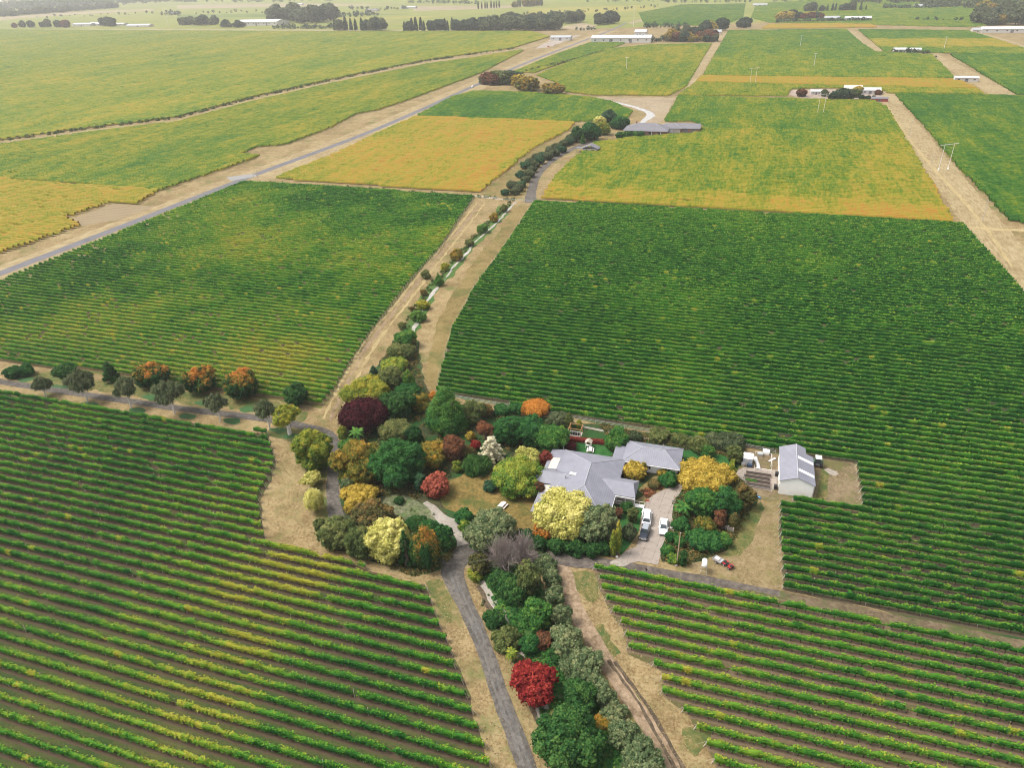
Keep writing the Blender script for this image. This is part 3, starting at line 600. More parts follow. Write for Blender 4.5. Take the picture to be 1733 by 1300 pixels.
far_block([(1512, 160), (1700, 163), (1800, 166), (1960, 240), (2080, 420), (1850, 396), (1760, 386), (1702, 374), (1665, 332), (1622, 290), (1562, 215)], .26, .2, 'green vine block right of the power poles', 9)
far_block([(1606, 93), (1665, 89), (1800, 96), (1900, 140), (1900, 166), (1716, 160)], .28, .15, 'green vine block right of the field shed', 10, seg=5, dy=2 * ROW, hw=1.4)
far_block([(1450, 50), (1640, 52), (1733, 82), (1800, 94), (1600, 90), (1494, 87)], lambda y: .3 if y > Y_(1600, 66) else .66 if y > Y_(1600, 80) else .4, .15, 'green and rusty vine block in the far right', 11, seg=5, dy=2 * ROW, hw=1.4)
far_block([(1288, 48), (1300, 41), (1470, 39.5), (1486, 46)], .84, .08, 'pale orange vine strip under the far hedge', 12, seg=5, dy=2 * ROW, hw=1.4)
far_block([(-150, 322), (0, 304), (272, 324), (238, 346), (190, 344), (114, 370), (142, 383), (0, 432), (-150, 494)], .72, .12, 'yellow vine block left of the road', 13, gaps=.05)
far_block([(-200, 270), (0, 246), (150, 225), (300, 207), (420, 174), (560, 142), (720, 109), (800, 98), (892, 83), (815, 124), (690, 171), (640, 187), (606, 193), (560, 218), (485, 246), (440, 249), (412, 262), (444, 265), (372, 291), (276, 323), (0, 303), (-200, 326)], .47, .2, 'yellow green vine block between track and road', 14, seg=3.6)
far_block([(-420, 290), (0, 238), (150, 217), (300, 199), (420, 167), (560, 135), (720, 102), (870, 81), (932, 62), (900, 53), (560, 53), (0, 50), (-420, 49)], lambda y: .50, .16, 'broad pale yellow green vine block in the far left', 15, seg=5, dy=2 * ROW, hw=1.7)
far_block([(1080, 22), (1150, 8), (1262, 6), (1258, 30), (1222, 44), (1090, 42)], .3, .1, 'grey green young vine block near the top edge', 16, seg=10, dy=3 * ROW, hw=.8)
far_block([(1270, 30), (1280, 6), (1700, -20), (1800, 30), (1640, 46), (1300, 38)], .38, .14, 'pale green vine block behind the far hedge', 17, seg=14, dy=4 * ROW, hw=2.2)
# ------------------------------------------------------------------ trees and shrubs
def usphere(c, r, n=7, m=4):
    """low quad sphere used inside a foliage clump"""
    t = np.linspace(-1.35, 1.45, m + 1); a = np.arange(n) * 2 * np.pi / n
    v = np.stack([np.outer(np.cos(t), np.cos(a)), np.outer(np.cos(t), np.sin(a)), np.outer(np.sin(t), np.ones(n))], -1).reshape(-1, 3) * r + c
    i = np.arange(m)[:, None] * n; j = np.arange(n)[None, :]
    return v, np.stack([i + j, i + (j + 1) % n, i + n + (j + 1) % n, i + n + j], -1).reshape(-1, 4)

def blobs(kind, r, z0, h, rng):
    """centres, radii (xyz) and tint offsets of the foliage clumps of a crown"""
    rz = (h - z0) / 2; zc = z0 + rz; B = []
    if kind == 'cone':
        n = int(26 + 3 * r)
        for k in range(n):
            t = (k + rng.random()) / n; R = r * (1 - t) ** .58 * (.9 if t > .12 else .8); a = k * 2.4 + rng.random()
            rb = max(.16 * r, .34 * r * (1 - .55 * t)) * (.85 + .3 * rng.random()); d = max(0, R - rb * .7)
            B.append((d * math.cos(a), d * math.sin(a), z0 + (h - z0) * t * .94, rb, rb, rb * .85))
    elif kind == 'column':
        n = 14
        for k in range(n):
            t = (k + .5) / n; R = r * math.sin(math.pi * min(.97, .18 + .8 * t)) ** .7; a = k * 2.4
            B.append((R * .3 * math.cos(a), R * .3 * math.sin(a), z0 + (h - z0) * t, R * .85, R * .85, (h - z0) / n * 1.7))
    elif kind == 'layer':
        for k in range(8):
            t = k / 7; R = r * (1 - .84 * t) ** .8; m_ = max(4, int(10 * (1 - .55 * t)))
            for q in range(m_):
                a = 6.28 * (q + .6 * rng.random()) / m_ + k; e = R * (.85 + .4 * rng.random())
                for w_ in (.35, .68, 1.0):
                    rb = r * (.15 - .04 * w_) * (.8 + .4 * rng.random()); B.append((e * w_ * math.cos(a), e * w_ * math.sin(a), z0 + (h - z0) * (.06 + .92 * t) - .05 * h * w_, rb, rb, rb * .42))
    elif kind == 'spiky':
        for k in range(34):
            a = k * 2.4; d = r * .82 * math.sqrt((k + .5) / 34); top = 1 - .45 * (d / r) ** 2
            rb = r * (.19 + .08 * rng.random()); hz = (h - z0) * .26
            B.append((d * math.cos(a), d * math.sin(a), z0 + (h - z0) * top - hz, rb, rb, hz * (.9 + .4 * rng.random())))
        B.append((0, 0, z0 + rz * .8, r * .7, r * .7, rz * .7))
    else:
        r = r * 1.13; low = {'round': -.55, 'mound': -.1, 'weep': -.25, 'shrub': -.15}.get(kind, -.5)
        nl = 3 + int(rng.integers(0, 3)) + (r > 3); a0 = rng.random() * 6.28; LB = [(0, 0, zc + .12 * rz, r * .62, rz * .86)]
        for k in range(nl):
            a = a0 + 6.28 * (k + .55 * rng.random()) / nl; lr = r * (.40 + .2 * rng.random()); d = (r - lr) * (.9 + .22 * rng.random())
            LB.append((d * math.cos(a), d * math.sin(a), zc + rz * (-.32 + .62 * rng.random()), lr, min(rz * .8, lr * (.75 + .5 * rng.random()))))
        if z0 < .13 * h:
            for k in range(4): a = a0 + 1.57 * k; LB.append((r * .42 * math.cos(a), r * .42 * math.sin(a), z0 + .42 * rz, r * .46, rz * .46))
        for (lx, ly, lz, lr, lh) in LB:
            m_ = int(13 + 1.2 * r)
            for k in range(m_):
                u = low + (1 - low) * ((k + rng.random()) / m_); a = k * 2.4 + .8 * rng.random(); s = math.sqrt(max(0, 1 - u * u))
                rb = lr * (.20 + .24 * rng.random() ** 1.5); q = 1.0 - .7 * rb / lr + .10 * (rng.random() - .35)
                B.append((lx + lr * q * s * math.cos(a), ly + lr * q * s * math.sin(a), max(z0 + .3 * rb, lz + lh * q * u), rb, rb, rb * .85))
            B.append((lx, ly, lz - .06 * lh, lr * .76, lr * .76, lh * .74))
    return np.array(B)

def crown_mesh(kind, r, z0, h, mat, seed, leaf=.22, dens=1.4, tint=(.35, .16), htint=0.0, hpow=1.0, sidet=0.0, name='crown'):
    rng = np.random.default_rng(seed); V, Q, T = [], [], []; nv = 0
    if kind == 'twigs':
        for k in range(int(60 + 13 * r * r)):
            a = rng.random() * 6.28; u = rng.random() ** .7; d = np.array([math.cos(a) * u * r, math.sin(a) * u * r, z0 + (h - z0) * (1 - .6 * u * u) * (.75 + .3 * rng.random())])
            p = np.array([0, 0, z0 * .5]) + rng.normal(size=3) * .25; mids = p + (d - p) * .45 + rng.normal(size=3) * .35
            for (s, e, w_) in ((p, mids, .05), (mids, d, .03), (mids, d + rng.normal(size=3) * .8, .025), (mids + (d - mids) * .5, d + rng.normal(size=3) * 1.0, .022), (mids + (d - mids) * .6, d + rng.normal(size=3) * .9, .022)):
                dv = e - s; dv /= np.linalg.norm(dv) + 1e-9; x = np.cross(dv, [0, 0, 1.0]); x /= np.linalg.norm(x) + 1e-9; y = np.cross(dv, x)
                for ax in (x, y):
                    V.append(np.array([s + ax * w_, s - ax * w_, e - ax * w_ * .5, e + ax * w_ * .5])); T.append(np.full(4, rng.random())); nv += 4
        V = np.concatenate(V); return qmesh(name, V, np.concatenate(T), mat)
    B = blobs(kind, r, z0, h, rng); bt = rng.normal(size=len(B)) * .15
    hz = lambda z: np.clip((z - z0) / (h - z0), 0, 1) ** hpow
    for k, b in enumerate(B):
        c, R = b[:3], b[3:]; ar = 4 * math.pi * ((R[0] * R[1] + R[0] * R[2] + R[1] * R[2]) / 3)
        n = max(14, int(dens * ar / (1.5 * leaf * leaf))); d = rng.normal(size=(n, 3)); d[:, 2] += .25; d /= np.linalg.norm(d, axis=1)[:, None]
        P = c + d * R * (.8 + .26 * rng.random((n, 1)) + .38 * (rng.random((n, 1)) < .14))
        inside = np.zeros(n, bool)
        for j, o in enumerate(B):
            if j != k and np.abs(o[:3] - c).max() < o[3] + R[0] * 1.3: inside |= (((P - o[:3]) / (o[3:] * .8)) ** 2).sum(1) < 1
        P, d = P[~inside], d[~inside]; n = len(P)
        if n:
            N = d / R * R.mean() + rng.normal(size=(n, 3)) * .5 + np.array([0, 0, .3]); s = leaf * (.65 + .7 * rng.random(n))
            if kind in ('weep', 'mound'):
                t = np.stack([np.zeros(n), np.zeros(n), -np.ones(n)], 1) + d * .35 + rng.normal(size=(n, 3)) * .12; t /= np.linalg.norm(t, axis=1)[:, None]
                bb = np.cross(d, t); bb /= np.linalg.norm(bb, axis=1)[:, None] + 1e-9; s = s.reshape(-1, 1)
                L = np.stack([P - t * s * .6, P + bb * s * .42, P + t * s * 2.2, P - bb * s * .42], 1).reshape(-1, 3)
            else: L = rhombs(P, N, s, rng)
            V.append(L); Q.append(np.arange(4 * n).reshape(-1, 4) + nv); nv += 4 * n
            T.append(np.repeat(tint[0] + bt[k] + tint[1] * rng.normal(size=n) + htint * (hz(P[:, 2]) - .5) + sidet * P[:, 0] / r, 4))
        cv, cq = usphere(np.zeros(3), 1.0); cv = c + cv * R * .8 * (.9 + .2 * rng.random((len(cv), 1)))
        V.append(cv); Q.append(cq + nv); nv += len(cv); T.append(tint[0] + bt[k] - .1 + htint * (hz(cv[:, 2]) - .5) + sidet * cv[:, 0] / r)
    return qmesh(name, np.concatenate(V), np.clip(np.concatenate(T), 0, 1), mat, np.concatenate(Q))

def trunk_mesh(r, z0, h, mat, seed, rad=None, lean=(0, 0)):
    rng = random.Random(seed); m = MB(); rad = rad or max(.08, .05 * h); top = z0 + (h - z0) * .35
    m.tube((0, 0, -.05), (lean[0] * .5, lean[1] * .5, top * .5), rad * 1.25, rad, 7); m.tube((lean[0] * .5, lean[1] * .5, top * .5), (lean[0], lean[1], top), rad, rad * .7, 7)
    for k in range(5):
        a = k * 1.257 + rng.random(); s = Vector((lean[0], lean[1], top * (.6 + .08 * k)))
        m.tube(s, (r * .6 * math.cos(a), r * .6 * math.sin(a), z0 + (h - z0) * (.45 + .08 * k)), rad * .5, rad * .16, 5)
    o = m.build('trunk', mat); me = o.data; bpy.data.objects.remove(o); return me

# foliage colours (low .. high tint)
LF = {
 'dark': leafy('leaf_dark', [(0, (0.014, 0.051, 0.016)), (.5, (0.032, 0.105, 0.027)), (1, (0.095, 0.189, 0.043))]),
 'deep': leafy('leaf_deep', [(0, (0.013, 0.062, 0.022)), (.5, (0.031, 0.124, 0.031)), (1, (0.085, 0.215, 0.047))]),
 'mid': leafy('leaf_mid', [(0, (0.022, 0.095, 0.025)), (.5, (0.062, 0.185, 0.036)), (1, (0.190, 0.302, 0.056))]),
 'fresh': leafy('leaf_fresh', [(0, (.035, .12, .025)), (.5, (.12, .23, .035)), (1, (.40, .40, .06))]),
 'lime': leafy('leaf_lime', [(0, (.05, .12, .022)), (.5, (.20, .25, .035)), (1, (.46, .38, .05))]),
 'olive': leafy('leaf_olive', [(0, (0.040, 0.069, 0.023)), (.5, (0.115, 0.149, 0.044)), (1, (0.253, 0.253, 0.086))]),
 'brownolive': leafy('leaf_brownolive', [(0, (.04, .055, .02)), (.5, (.12, .115, .04)), (1, (.30, .18, .06))]),
 'amber': leafy('leaf_amber', [(0, (.05, .09, .02)), (.5, (.20, .19, .035)), (1, (.46, .25, .04))]),
 'gold': leafy('leaf_gold', [(0, (.13, .13, .025)), (.5, (.42, .30, .045)), (1, (.62, .46, .09))]),
 'lemon': leafy('leaf_lemon', [(0, (.19, .22, .05)), (.5, (.52, .48, .12)), (1, (.74, .68, .26))]),
 'cream': leafy('leaf_cream', [(0, (.36, .35, .2)), (.5, (.62, .57, .38)), (1, (.76, .71, .53))]),
 'plum': leafy('leaf_plum', [(0, (.02, .006, .01)), (.5, (.05, .011, .016)), (1, (.115, .022, .028))]),
 'red': leafy('leaf_red', [(0, (.12, .012, .014)), (.5, (.225, .020, .022)), (1, (.38, .06, .04))]),
 'coral': leafy('leaf_coral', [(0, (.14, .06, .035)), (.5, (.38, .09, .06)), (1, (.52, .17, .10))]),
 'rust': leafy('leaf_rust', [(0, (.06, .045, .025)), (.5, (.16, .075, .04)), (1, (.30, .115, .05))]),
 'orange': leafy('leaf_orange', [(0, (.22, .12, .025)), (.5, (.50, .20, .035)), (1, (.66, .30, .06))]),
 'greenorange': leafy('leaf_greenorange', [(0, (.015, .065, .022)), (.4, (.045, .11, .025)), (.6, (.34, .21, .04)), (1, (.58, .20, .04))]),
 'silver': leafy('leaf_silver', [(0, (.045, .085, .035)), (.5, (.12, .172, .075)), (1, (.29, .30, .14))]),
 'grey': leafy('leaf_grey', [(0, (.032, .055, .026)), (.5, (.078, .108, .05)), (1, (.17, .19, .09))]),
 'bluegreen': leafy('leaf_bluegreen', [(0, (0.018, 0.057, 0.030)), (.5, (0.037, 0.106, 0.053)), (1, (0.094, 0.175, 0.075))]),
 'twig': leafy('bare_twig', [(0, (.22, .175, .16)), (.5, (.36, .295, .27)), (1, (.48, .41, .38))], trans=0),
 'straw': leafy('dry_straw', [(0, (.10, .085, .03)), (.5, (.25, .185, .085)), (1, (.36, .28, .15))], trans=.2),
 'fardark': leafy('far_leaf_dark', [(0, (.022, .05, .03)), (.5, (.05, .085, .05)), (1, (.10, .14, .075))]),
 'hedgered': leafy('leaf_hedgered', [(0, (.09, .02, .02)), (.5, (.22, .045, .035)), (1, (.34, .09, .05))]),
}
SEED = [100]
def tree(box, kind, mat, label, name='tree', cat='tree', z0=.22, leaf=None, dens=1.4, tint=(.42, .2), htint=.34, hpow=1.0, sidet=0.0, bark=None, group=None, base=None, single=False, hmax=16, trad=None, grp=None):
    """a tree from the outline it has in the photograph: base point, crown radius and height are solved for the ground plane"""
    SEED[0] += 1; x0, y0, x1, y1 = box; cx = (x0 + x1) / 2
    s = ppm(cx, y1); r = (x1 - x0) / 2 / s; el = math.asin(min(.95, H / (F / s)))       # elevation of the view at that point
    by = base if base is not None else y1 - r * s * math.sin(el) * (.9 if z0 < .15 else .55)
    g = at(cx, by); lo, hi = .3, 40.0
    for _ in range(30):
        mid = (lo + hi) / 2; back = r * .35
        v = Vector((g[0], g[1])).normalized() * back
        if proj(g[0] + v.x, g[1] + v.y, mid)[1] > y0: lo = mid
        else: hi = mid
    h = min(hmax, max(.5, lo)); zz = z0 * h
    leaf = leaf or min(.22, max(.10, .03 * r + .085))
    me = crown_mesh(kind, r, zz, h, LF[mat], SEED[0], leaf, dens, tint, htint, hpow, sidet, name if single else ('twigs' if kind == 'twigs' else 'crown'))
    if single:
        o = link(name, me, None, (g[0], g[1], 0))
    else:
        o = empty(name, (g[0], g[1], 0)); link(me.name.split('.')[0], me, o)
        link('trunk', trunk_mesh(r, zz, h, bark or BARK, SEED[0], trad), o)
    return tag(o, label, cat, group or grp)
def shrub(box, mat, label, kind='shrub', name='shrub', cat='shrub', **k):
    k.setdefault('z0', .0); return tree(box, kind, mat, label, name, cat, single=True, **k)

G1 = 'trees of the house garden'
# west and middle of the garden, from the back to the front
tree((661, 582, 703, 614), 'round', 'olive', 'grey olive bush at the head of the garden beside the creek', z0=.05, grp=G1)
tree((669, 560, 703, 592), 'round', 'mid', 'small bright green tree on the creek above the garden', grp=G1)
tree((648, 606, 690, 634), 'round', 'fresh', 'yellow green topped tree behind the olive one at the garden head', grp=G1, tint=(.62, .2))
tree((680, 622, 707, 664), 'cone', 'fresh', 'narrow green tree with yellow top edging the grass strip', grp=G1, tint=(.35, .2), htint=.5)
tree((623, 617, 645, 646), 'cone', 'bluegreen', 'small dark blue green conifer at the dirt verge', name='conifer', cat='conifer', grp=G1, z0=.05)
tree((642, 620, 685, 662), 'round', 'olive', 'rounded olive green tree with dark lower half near the conifer', grp=G1, htint=.5)
tree((584, 640, 660, 698), 'round', 'lime', 'broad yellow green tree behind the purple tree', grp=G1, tint=(.5, .2), z0=.08)
tree((670, 648, 711, 684), 'round', 'deep', 'dark green tree at the grass strip behind the round dark one', grp=G1)
tree((696, 668, 727, 702), 'round', 'amber', 'small olive and yellow tree left of the tall green cone', grp=G1, tint=(.42, .2), z0=.1)
shrub((727, 661, 743, 682), 'orange', 'small orange tree peeping out behind the tall green cone', grp=G1, tint=(.5, .2))
tree((647, 660, 702, 716), 'round', 'dark', 'large round dark green tree right of the purple tree', grp=G1, z0=.08)
tree((575, 676, 662, 744), 'spiky', 'plum', 'large dark purple leaved tree', name='plum_tree', grp=G1, z0=.08, tint=(.4, .22), htint=.3)
shrub((573, 718, 590, 748), 'lime', 'yellow green shrub under the left edge of the purple tree', grp=G1)
tree((714, 648, 799, 746), 'cone', 'mid', 'tallest green tree of the garden, broad cone with pale leaf clumps', grp=G1, z0=.05, tint=(.45, .22), leaf=.2, hmax=20)
tree((775, 676, 822, 724), 'round', 'olive', 'grey green tree leaning out right of the tall green cone', grp=G1, z0=.1)
tree((644, 712, 696, 752), 'round', 'olive', 'pale olive tree in front of the round dark tree', grp=G1, tint=(.6, .22), z0=.1)
tree((688, 716, 720, 764), 'round', 'dark', 'blackish green tree below the olive one at the garden centre', grp=G1, tint=(.2, .12), z0=.05)
def fronds(name, px, n, L, hgt, mat, label, cat, group=None, trunk=.12, droop=.5, w_=.16, tint=.6):
    g = at(*px); rng = np.random.default_rng(int(px[0] * 7)); V, T = [], []
    for k in range(n):
        a = k * 2.399 + .2 * rng.random(); up = .75 - 1.1 * (k / n); l = L * (.8 + .4 * rng.random()); P = []
        for j in range(6):
            t = j / 5; P.append(np.array([math.cos(a) * l * t * (1 - .12 * t), math.sin(a) * l * t * (1 - .12 * t), hgt + l * (up * t - droop * t * t)]))
        sd = np.array([-math.sin(a), math.cos(a), 0])
        for j in range(5):
            w0, w1 = [w_ * L * math.sin(math.pi * min(.98, .12 + .86 * q / 5)) for q in (j, j + 1)]
            for s_ in (-1, 1):
                V.append(np.array([P[j], P[j] + sd * s_ * w0 - [0, 0, w0 * .45], P[j + 1] + sd * s_ * w1 - [0, 0, w1 * .45], P[j + 1]])); T.append(np.full(4, tint + .2 * rng.normal()))
    o = empty(name, (g[0], g[1], 0)); link('fronds', qmesh('fronds', np.concatenate(V), np.clip(np.concatenate(T), 0, 1), LF[mat]), o)
    m = MB(); m.tube((0, 0, -.05), (0, 0, hgt), trunk * 1.3, trunk, 7); m.build('trunk', BARK, o)
    return tag(o, label, cat, group)
fronds('tree_fern', (606, 752), 20, 2.3, 3.8, 'mid', 'tree fern with arching yellow green fronds below the purple tree', 'tree fern', G1)
shrub((576, 742, 612, 775), 'mid', 'green shrub at the lane under the tree fern', grp=G1)
tree((570, 745, 649, 828), 'round', 'amber', 'large olive and amber tree beside the curving lane', grp=G1, tint=(.42, .2), z0=.08, leaf=.2)
tree((631, 740, 718, 836), 'round', 'deep', 'large rich green tree in the middle of the garden', grp=G1, z0=.05, tint=(.5, .2), leaf=.2)
tree((505, 721, 567, 808), 'round', 'lime', 'tall yellow green tree standing left of the curving lane', grp=G1, tint=(.38, .2), htint=.5, z0=.06, leaf=.22)
tree((513, 797, 545, 829), 'round', 'lemon', 'small bright yellow green tree beside the curving lane', grp=G1, tint=(.35, .25), z0=.15)
tree((519, 828, 552, 876), 'spiky', 'lemon', 'small pale yellow tree left of the lane bend', grp=G1, tint=(.55, .2), z0=.12)
shrub((580, 806, 602, 836), 'silver', 'silver grey shrub at the lane under the amber tree', grp=G1)
tree((580, 822, 638, 866), 'round', 'gold', 'golden yellow tree inside the lane bend', grp=G1, tint=(.5, .22), z0=.1)
shrub((584, 846, 609, 872), 'gold', 'round golden shrub in front of the golden tree', grp=G1, tint=(.55, .18))
shrub((596, 862, 618, 884), 'rust', 'dark brown shrub under the golden shrub', grp=G1, tint=(.2, .15))
shrub((532, 876, 553, 904), 'olive', 'small olive shrub at the edge of the dry corner', grp=G1)
tree((546, 880, 602, 938), 'round', 'olive', 'olive green tree at the end of the curving lane', grp=G1, z0=.08, htint=.4)
tree((600, 848, 664, 912), 'round', 'brownolive', 'brown tinged olive tree above the pale yellow tree', grp=G1, z0=.05, tint=(.48, .2))
tree((588, 888, 642, 954), 'round', 'olive', 'dark olive tree at the garden edge above the vines', grp=G1, z0=.05, tint=(.3, .15))
tree((624, 879, 693, 964), 'round', 'lemon', 'large pale yellow tree at the garden edge above the vines', grp=G1, tint=(.5, .2), z0=.08, leaf=.2)
tree((674, 892, 706, 968), 'cone', 'dark', 'dark green tree squeezed beside the pale yellow tree', grp=G1, z0=.05)
tree((697, 894, 750, 975), 'spiky', 'greenorange', 'upright dark olive tree with orange upper right side', grp=G1, z0=.03, tint=(.36, .12), htint=.3, sidet=.2)
shrub((688, 874, 722, 902), 'dark', 'dark green bush on the left bank of the dried pond', grp=G1)
shrub((712, 880, 742, 912), 'deep', 'dense deep green bush below the dried pond', grp=G1)
shrub((734, 884, 766, 934), 'deep', 'deep green bush beside the pale gravel path', grp=G1)
shrub((744, 905, 770, 936), 'dark', 'dark bush at the foot of the pale gravel path', grp=G1)
shrub((668, 840, 684, 856), 'dark', 'small dark bush on the top edge of the dried pond', grp=G1)
tree((702, 798, 726, 838), 'round', 'bluegreen', 'small blue green tree left of the round coral bush', grp=G1, z0=.1)
shrub((718, 798, 761, 848), 'coral', 'round coral red bush on the golden lawn', grp=G1, kind='round', tint=(.5, .22), leaf=.2)
tree((704, 752, 759, 798), 'round', 'amber', 'broad green and orange tree above the round coral bush', grp=G1, tint=(.5, .2), z0=.1)
tree((752, 733, 787, 788), 'round', 'rust', 'rust brown tree right of the green and orange tree', grp=G1, tint=(.5, .2), htint=.4, z0=.08)
shrub((788, 729, 805, 748), 'gold', 'small gold shrub above the red shrub', grp=G1)
shrub((796, 744, 814, 764), 'red', 'small red shrub left of the cream tree', grp=G1, tint=(.5, .2))
shrub((782, 752, 805, 782), 'brownolive', 'small brownish shrub between rust and cream trees', grp=G1)
shrub((765, 778, 784, 802), 'lime', 'low yellow green shrub at the foot of the rust tree', grp=G1, tint=(.3, .2))
tree((807, 712, 838, 750), 'round', 'rust', 'copper coloured tree behind the cream tree', grp=G1, tint=(.55, .2))
tree((811, 735, 855, 790), 'layer', 'cream', 'cream coloured tree with tiered branches', grp=G1, tint=(.6, .2), z0=.08, leaf=.2)
shrub((785, 772, 831, 810), 'dark', 'weeping green mound below the cream tree', grp=G1, kind='mound', tint=(.6, .2), leaf=.2)
tree((836, 702, 884, 760), 'round', 'deep', 'big deep green tree right of the copper tree', grp=G1, z0=.04)
tree((876, 704, 927, 762), 'round', 'deep', 'big deep green tree under the orange one', grp=G1, z0=.04, tint=(.36, .16))
tree((904, 720, 959, 772), 'round', 'mid', 'green tree touching the white fence behind the house', grp=G1, z0=.04, tint=(.35, .18))
tree((881, 677, 932, 712), 'spiky', 'orange', 'flame orange tree beside the vine rows', grp=G1, tint=(.5, .22), z0=.1)
shrub((816, 682, 836, 708), 'brownolive', 'thin pinkish olive shrub beside the vine rows', grp=G1, tint=(.65, .2))
shrub((836, 686, 864, 706), 'deep', 'low dark green bush along the vine rows', grp=G1)
shrub((862, 682, 890, 704), 'deep', 'dark green bush left of the flame orange tree', grp=G1)
tree((926, 697, 961, 726), 'round', 'grey', 'grey brown bush right of the flame orange tree', grp=G1, z0=.05, tint=(.5, .2))
tree((955, 699, 970, 728), 'column', 'olive', 'narrow olive tree behind the small pergola', grp=G1, z0=.05)
tree((975, 710, 985, 727), 'column', 'lime', 'tiny yellow green tree by the gravel path', grp=G1, z0=.05)
tree((874, 759, 914, 800), 'round', 'lemon', 'pale yellow tree above the big lime tree', grp=G1, tint=(.3, .22), z0=.12)
tree((836, 780, 919, 850), 'round', 'fresh', 'big lime green tree on the lawn left of the house', grp=G1, tint=(.55, .2), htint=.35, z0=.1, leaf=.2)
tree((910, 762, 936, 796), 'round', 'hedgered', 'dull red tree at the left corner of the house', grp=G1, z0=.05)
shrub((818, 815, 841, 836), 'bluegreen', 'dark blue green bush on the golden lawn', grp=G1)
shrub((900, 812, 921, 848), 'rust', 'brown shrub between lime tree and house wall', grp=G1, tint=(.25, .15))
tree((793, 868, 872, 944), 'round', 'silver', 'large silver green tree at the lane junction', grp=G1, tint=(.5, .2), z0=.05, leaf=.2)
shrub((770, 862, 800, 892), 'deep', 'green bush on the lawn side of the silver tree', grp=G1)
shrub((776, 880, 798, 905), 'fresh', 'small fresh green bush beside the gravel path', grp=G1, tint=(.35, .2))
tree((907, 836, 1001, 924), 'round', 'lemon', 'large bright yellow tree covering the house front corner', grp=G1, tint=(.52, .2), z0=.08, leaf=.2)
tree((976, 852, 1038, 932), 'round', 'silver', 'grey green tree right of the bright yellow tree', grp=G1, tint=(.48, .25), z0=.06)
tree((905, 880, 938, 924), 'round', 'orange', 'small burnt orange tree under the bright yellow tree', grp=G1, tint=(.35, .2), z0=.1)
for k, (a, l) in enumerate([((898, 905, 930, 934), 'dark bush below the burnt orange tree'), ((928, 910, 962, 942), 'dark bush below the bright yellow tree, left one'), ((956, 914, 992, 946), 'dark bush below the bright yellow tree, right one'), ((986, 916, 1018, 948), 'dark bush below the grey green tree'), ((1010, 912, 1034, 944), 'dark bush left of the yellow cypresses'), ((872, 896, 902, 926), 'dark bush between silver tree and lawn')]):
    shrub(a, 'dark', l, grp='dark bushes along the farm track', tint=(.3, .16))
tree((1031, 898, 1042, 944), 'column', 'lime', 'shorter yellow green cypress at the driveway mouth', name='cypress', cat='cypress', z0=.02, tint=(.6, .15), leaf=.13)
tree((1039, 884, 1050, 941), 'column', 'lime', 'taller yellow green cypress at the driveway mouth', name='cypress', cat='cypress', z0=.02, tint=(.55, .15), leaf=.13)
shrub((1050, 850, 1072, 872), 'dark', 'dark round shrub at the porch', grp=G1)
shrub((1061, 856, 1079, 888), 'olive', 'olive shrub left of the white off-roader', grp=G1)
shrub((1052, 882, 1076, 920), 'grey', 'grey green shrub on the green lawn left of the driveway', grp=G1)
shrub((1037, 858, 1053, 880), 'rust', 'reddish shrub against the house wall', grp=G1, tint=(.35, .2))
# behind and right of the house
tree((1023, 723, 1062, 768), 'round', 'mid', 'green tree between house and annex roofs', grp=G1, z0=.05, tint=(.4, .18))
shrub((1064, 729, 1088, 750), 'grey', 'dark grey green bush behind the annex, left one', grp=G1, tint=(.3, .15))
shrub((1096, 728, 1132, 752), 'olive', 'thin olive bush behind the annex', grp=G1)
shrub((1134, 735, 1164, 754), 'olive', 'low olive bush behind the right end of the annex', grp=G1, tint=(.35, .2))
tree((1165, 737, 1199, 772), 'round', 'olive', 'olive tree on the lawn right of the annex', grp=G1, z0=.08)
tree((1183, 752, 1206, 780), 'round', 'mid', 'fresh green tree on the lawn right of the annex', grp=G1, z0=.08)
tree((1190, 736, 1223, 762), 'round', 'grey', 'grey tree beside the vine rows behind the green lawn', grp=G1, z0=.05)
tree((1212, 736, 1259, 772), 'round', 'grey', 'dark grey green tree left of the garden shed', grp=G1, z0=.05, tint=(.3, .16))
tree((1230, 752, 1256, 788), 'round', 'olive', 'olive tree touching the garden shed', grp=G1, z0=.06)
shrub((1228, 782, 1244, 814), 'lime', 'yellow green hedge end beside the garden beds', grp=G1)
tree((1054, 783, 1093, 816), 'round', 'gold', 'golden bush against the annex wall', grp=G1, z0=.03, tint=(.45, .22))
shrub((1112, 792, 1130, 810), 'gold', 'small golden shrub against the annex wall', grp=G1, tint=(.4, .2))
shrub((1113, 800, 1147, 828), 'deep', 'round deep green shrub at the annex wall', grp=G1)
shrub((1096, 812, 1116, 830), 'brownolive', 'low brown shrub in the border by the porch', grp=G1)
tree((1146, 785, 1234, 842), 'round', 'gold', 'broad golden tree overhanging the driveway', grp=G1, tint=(.5, .2), z0=.12, leaf=.2)
G2 = 'trees right of the driveway'
tree((1160, 824, 1214, 882), 'round', 'mid', 'deep green tree under the broad golden tree', grp=G2, z0=.05, tint=(.28, .16))
tree((1198, 820, 1250, 888), 'round', 'deep', 'dark spreading tree right of the golden tree', grp=G2, z0=.05)
tree((1234, 815, 1273, 868), 'round', 'brownolive', 'brown olive tree nearest the garden beds', grp=G2, z0=.05)
fronds('tree_fern', (1156, 873), 20, 2.3, 2.6, 'mid', 'tree fern beside the driveway', 'tree fern', G2, tint=.45)
shrub((1136, 876, 1166, 904), 'deep', 'low green bush beside the white sedan', grp=G2)
tree((1204, 860, 1228, 900), 'round', 'rust', 'small rusty tree by the board fence', grp=G2, z0=.08, tint=(.4, .2))
tree((1232, 868, 1249, 900), 'column', 'brownolive', 'thin brown tree at the fence end', grp=G2, z0=.05)
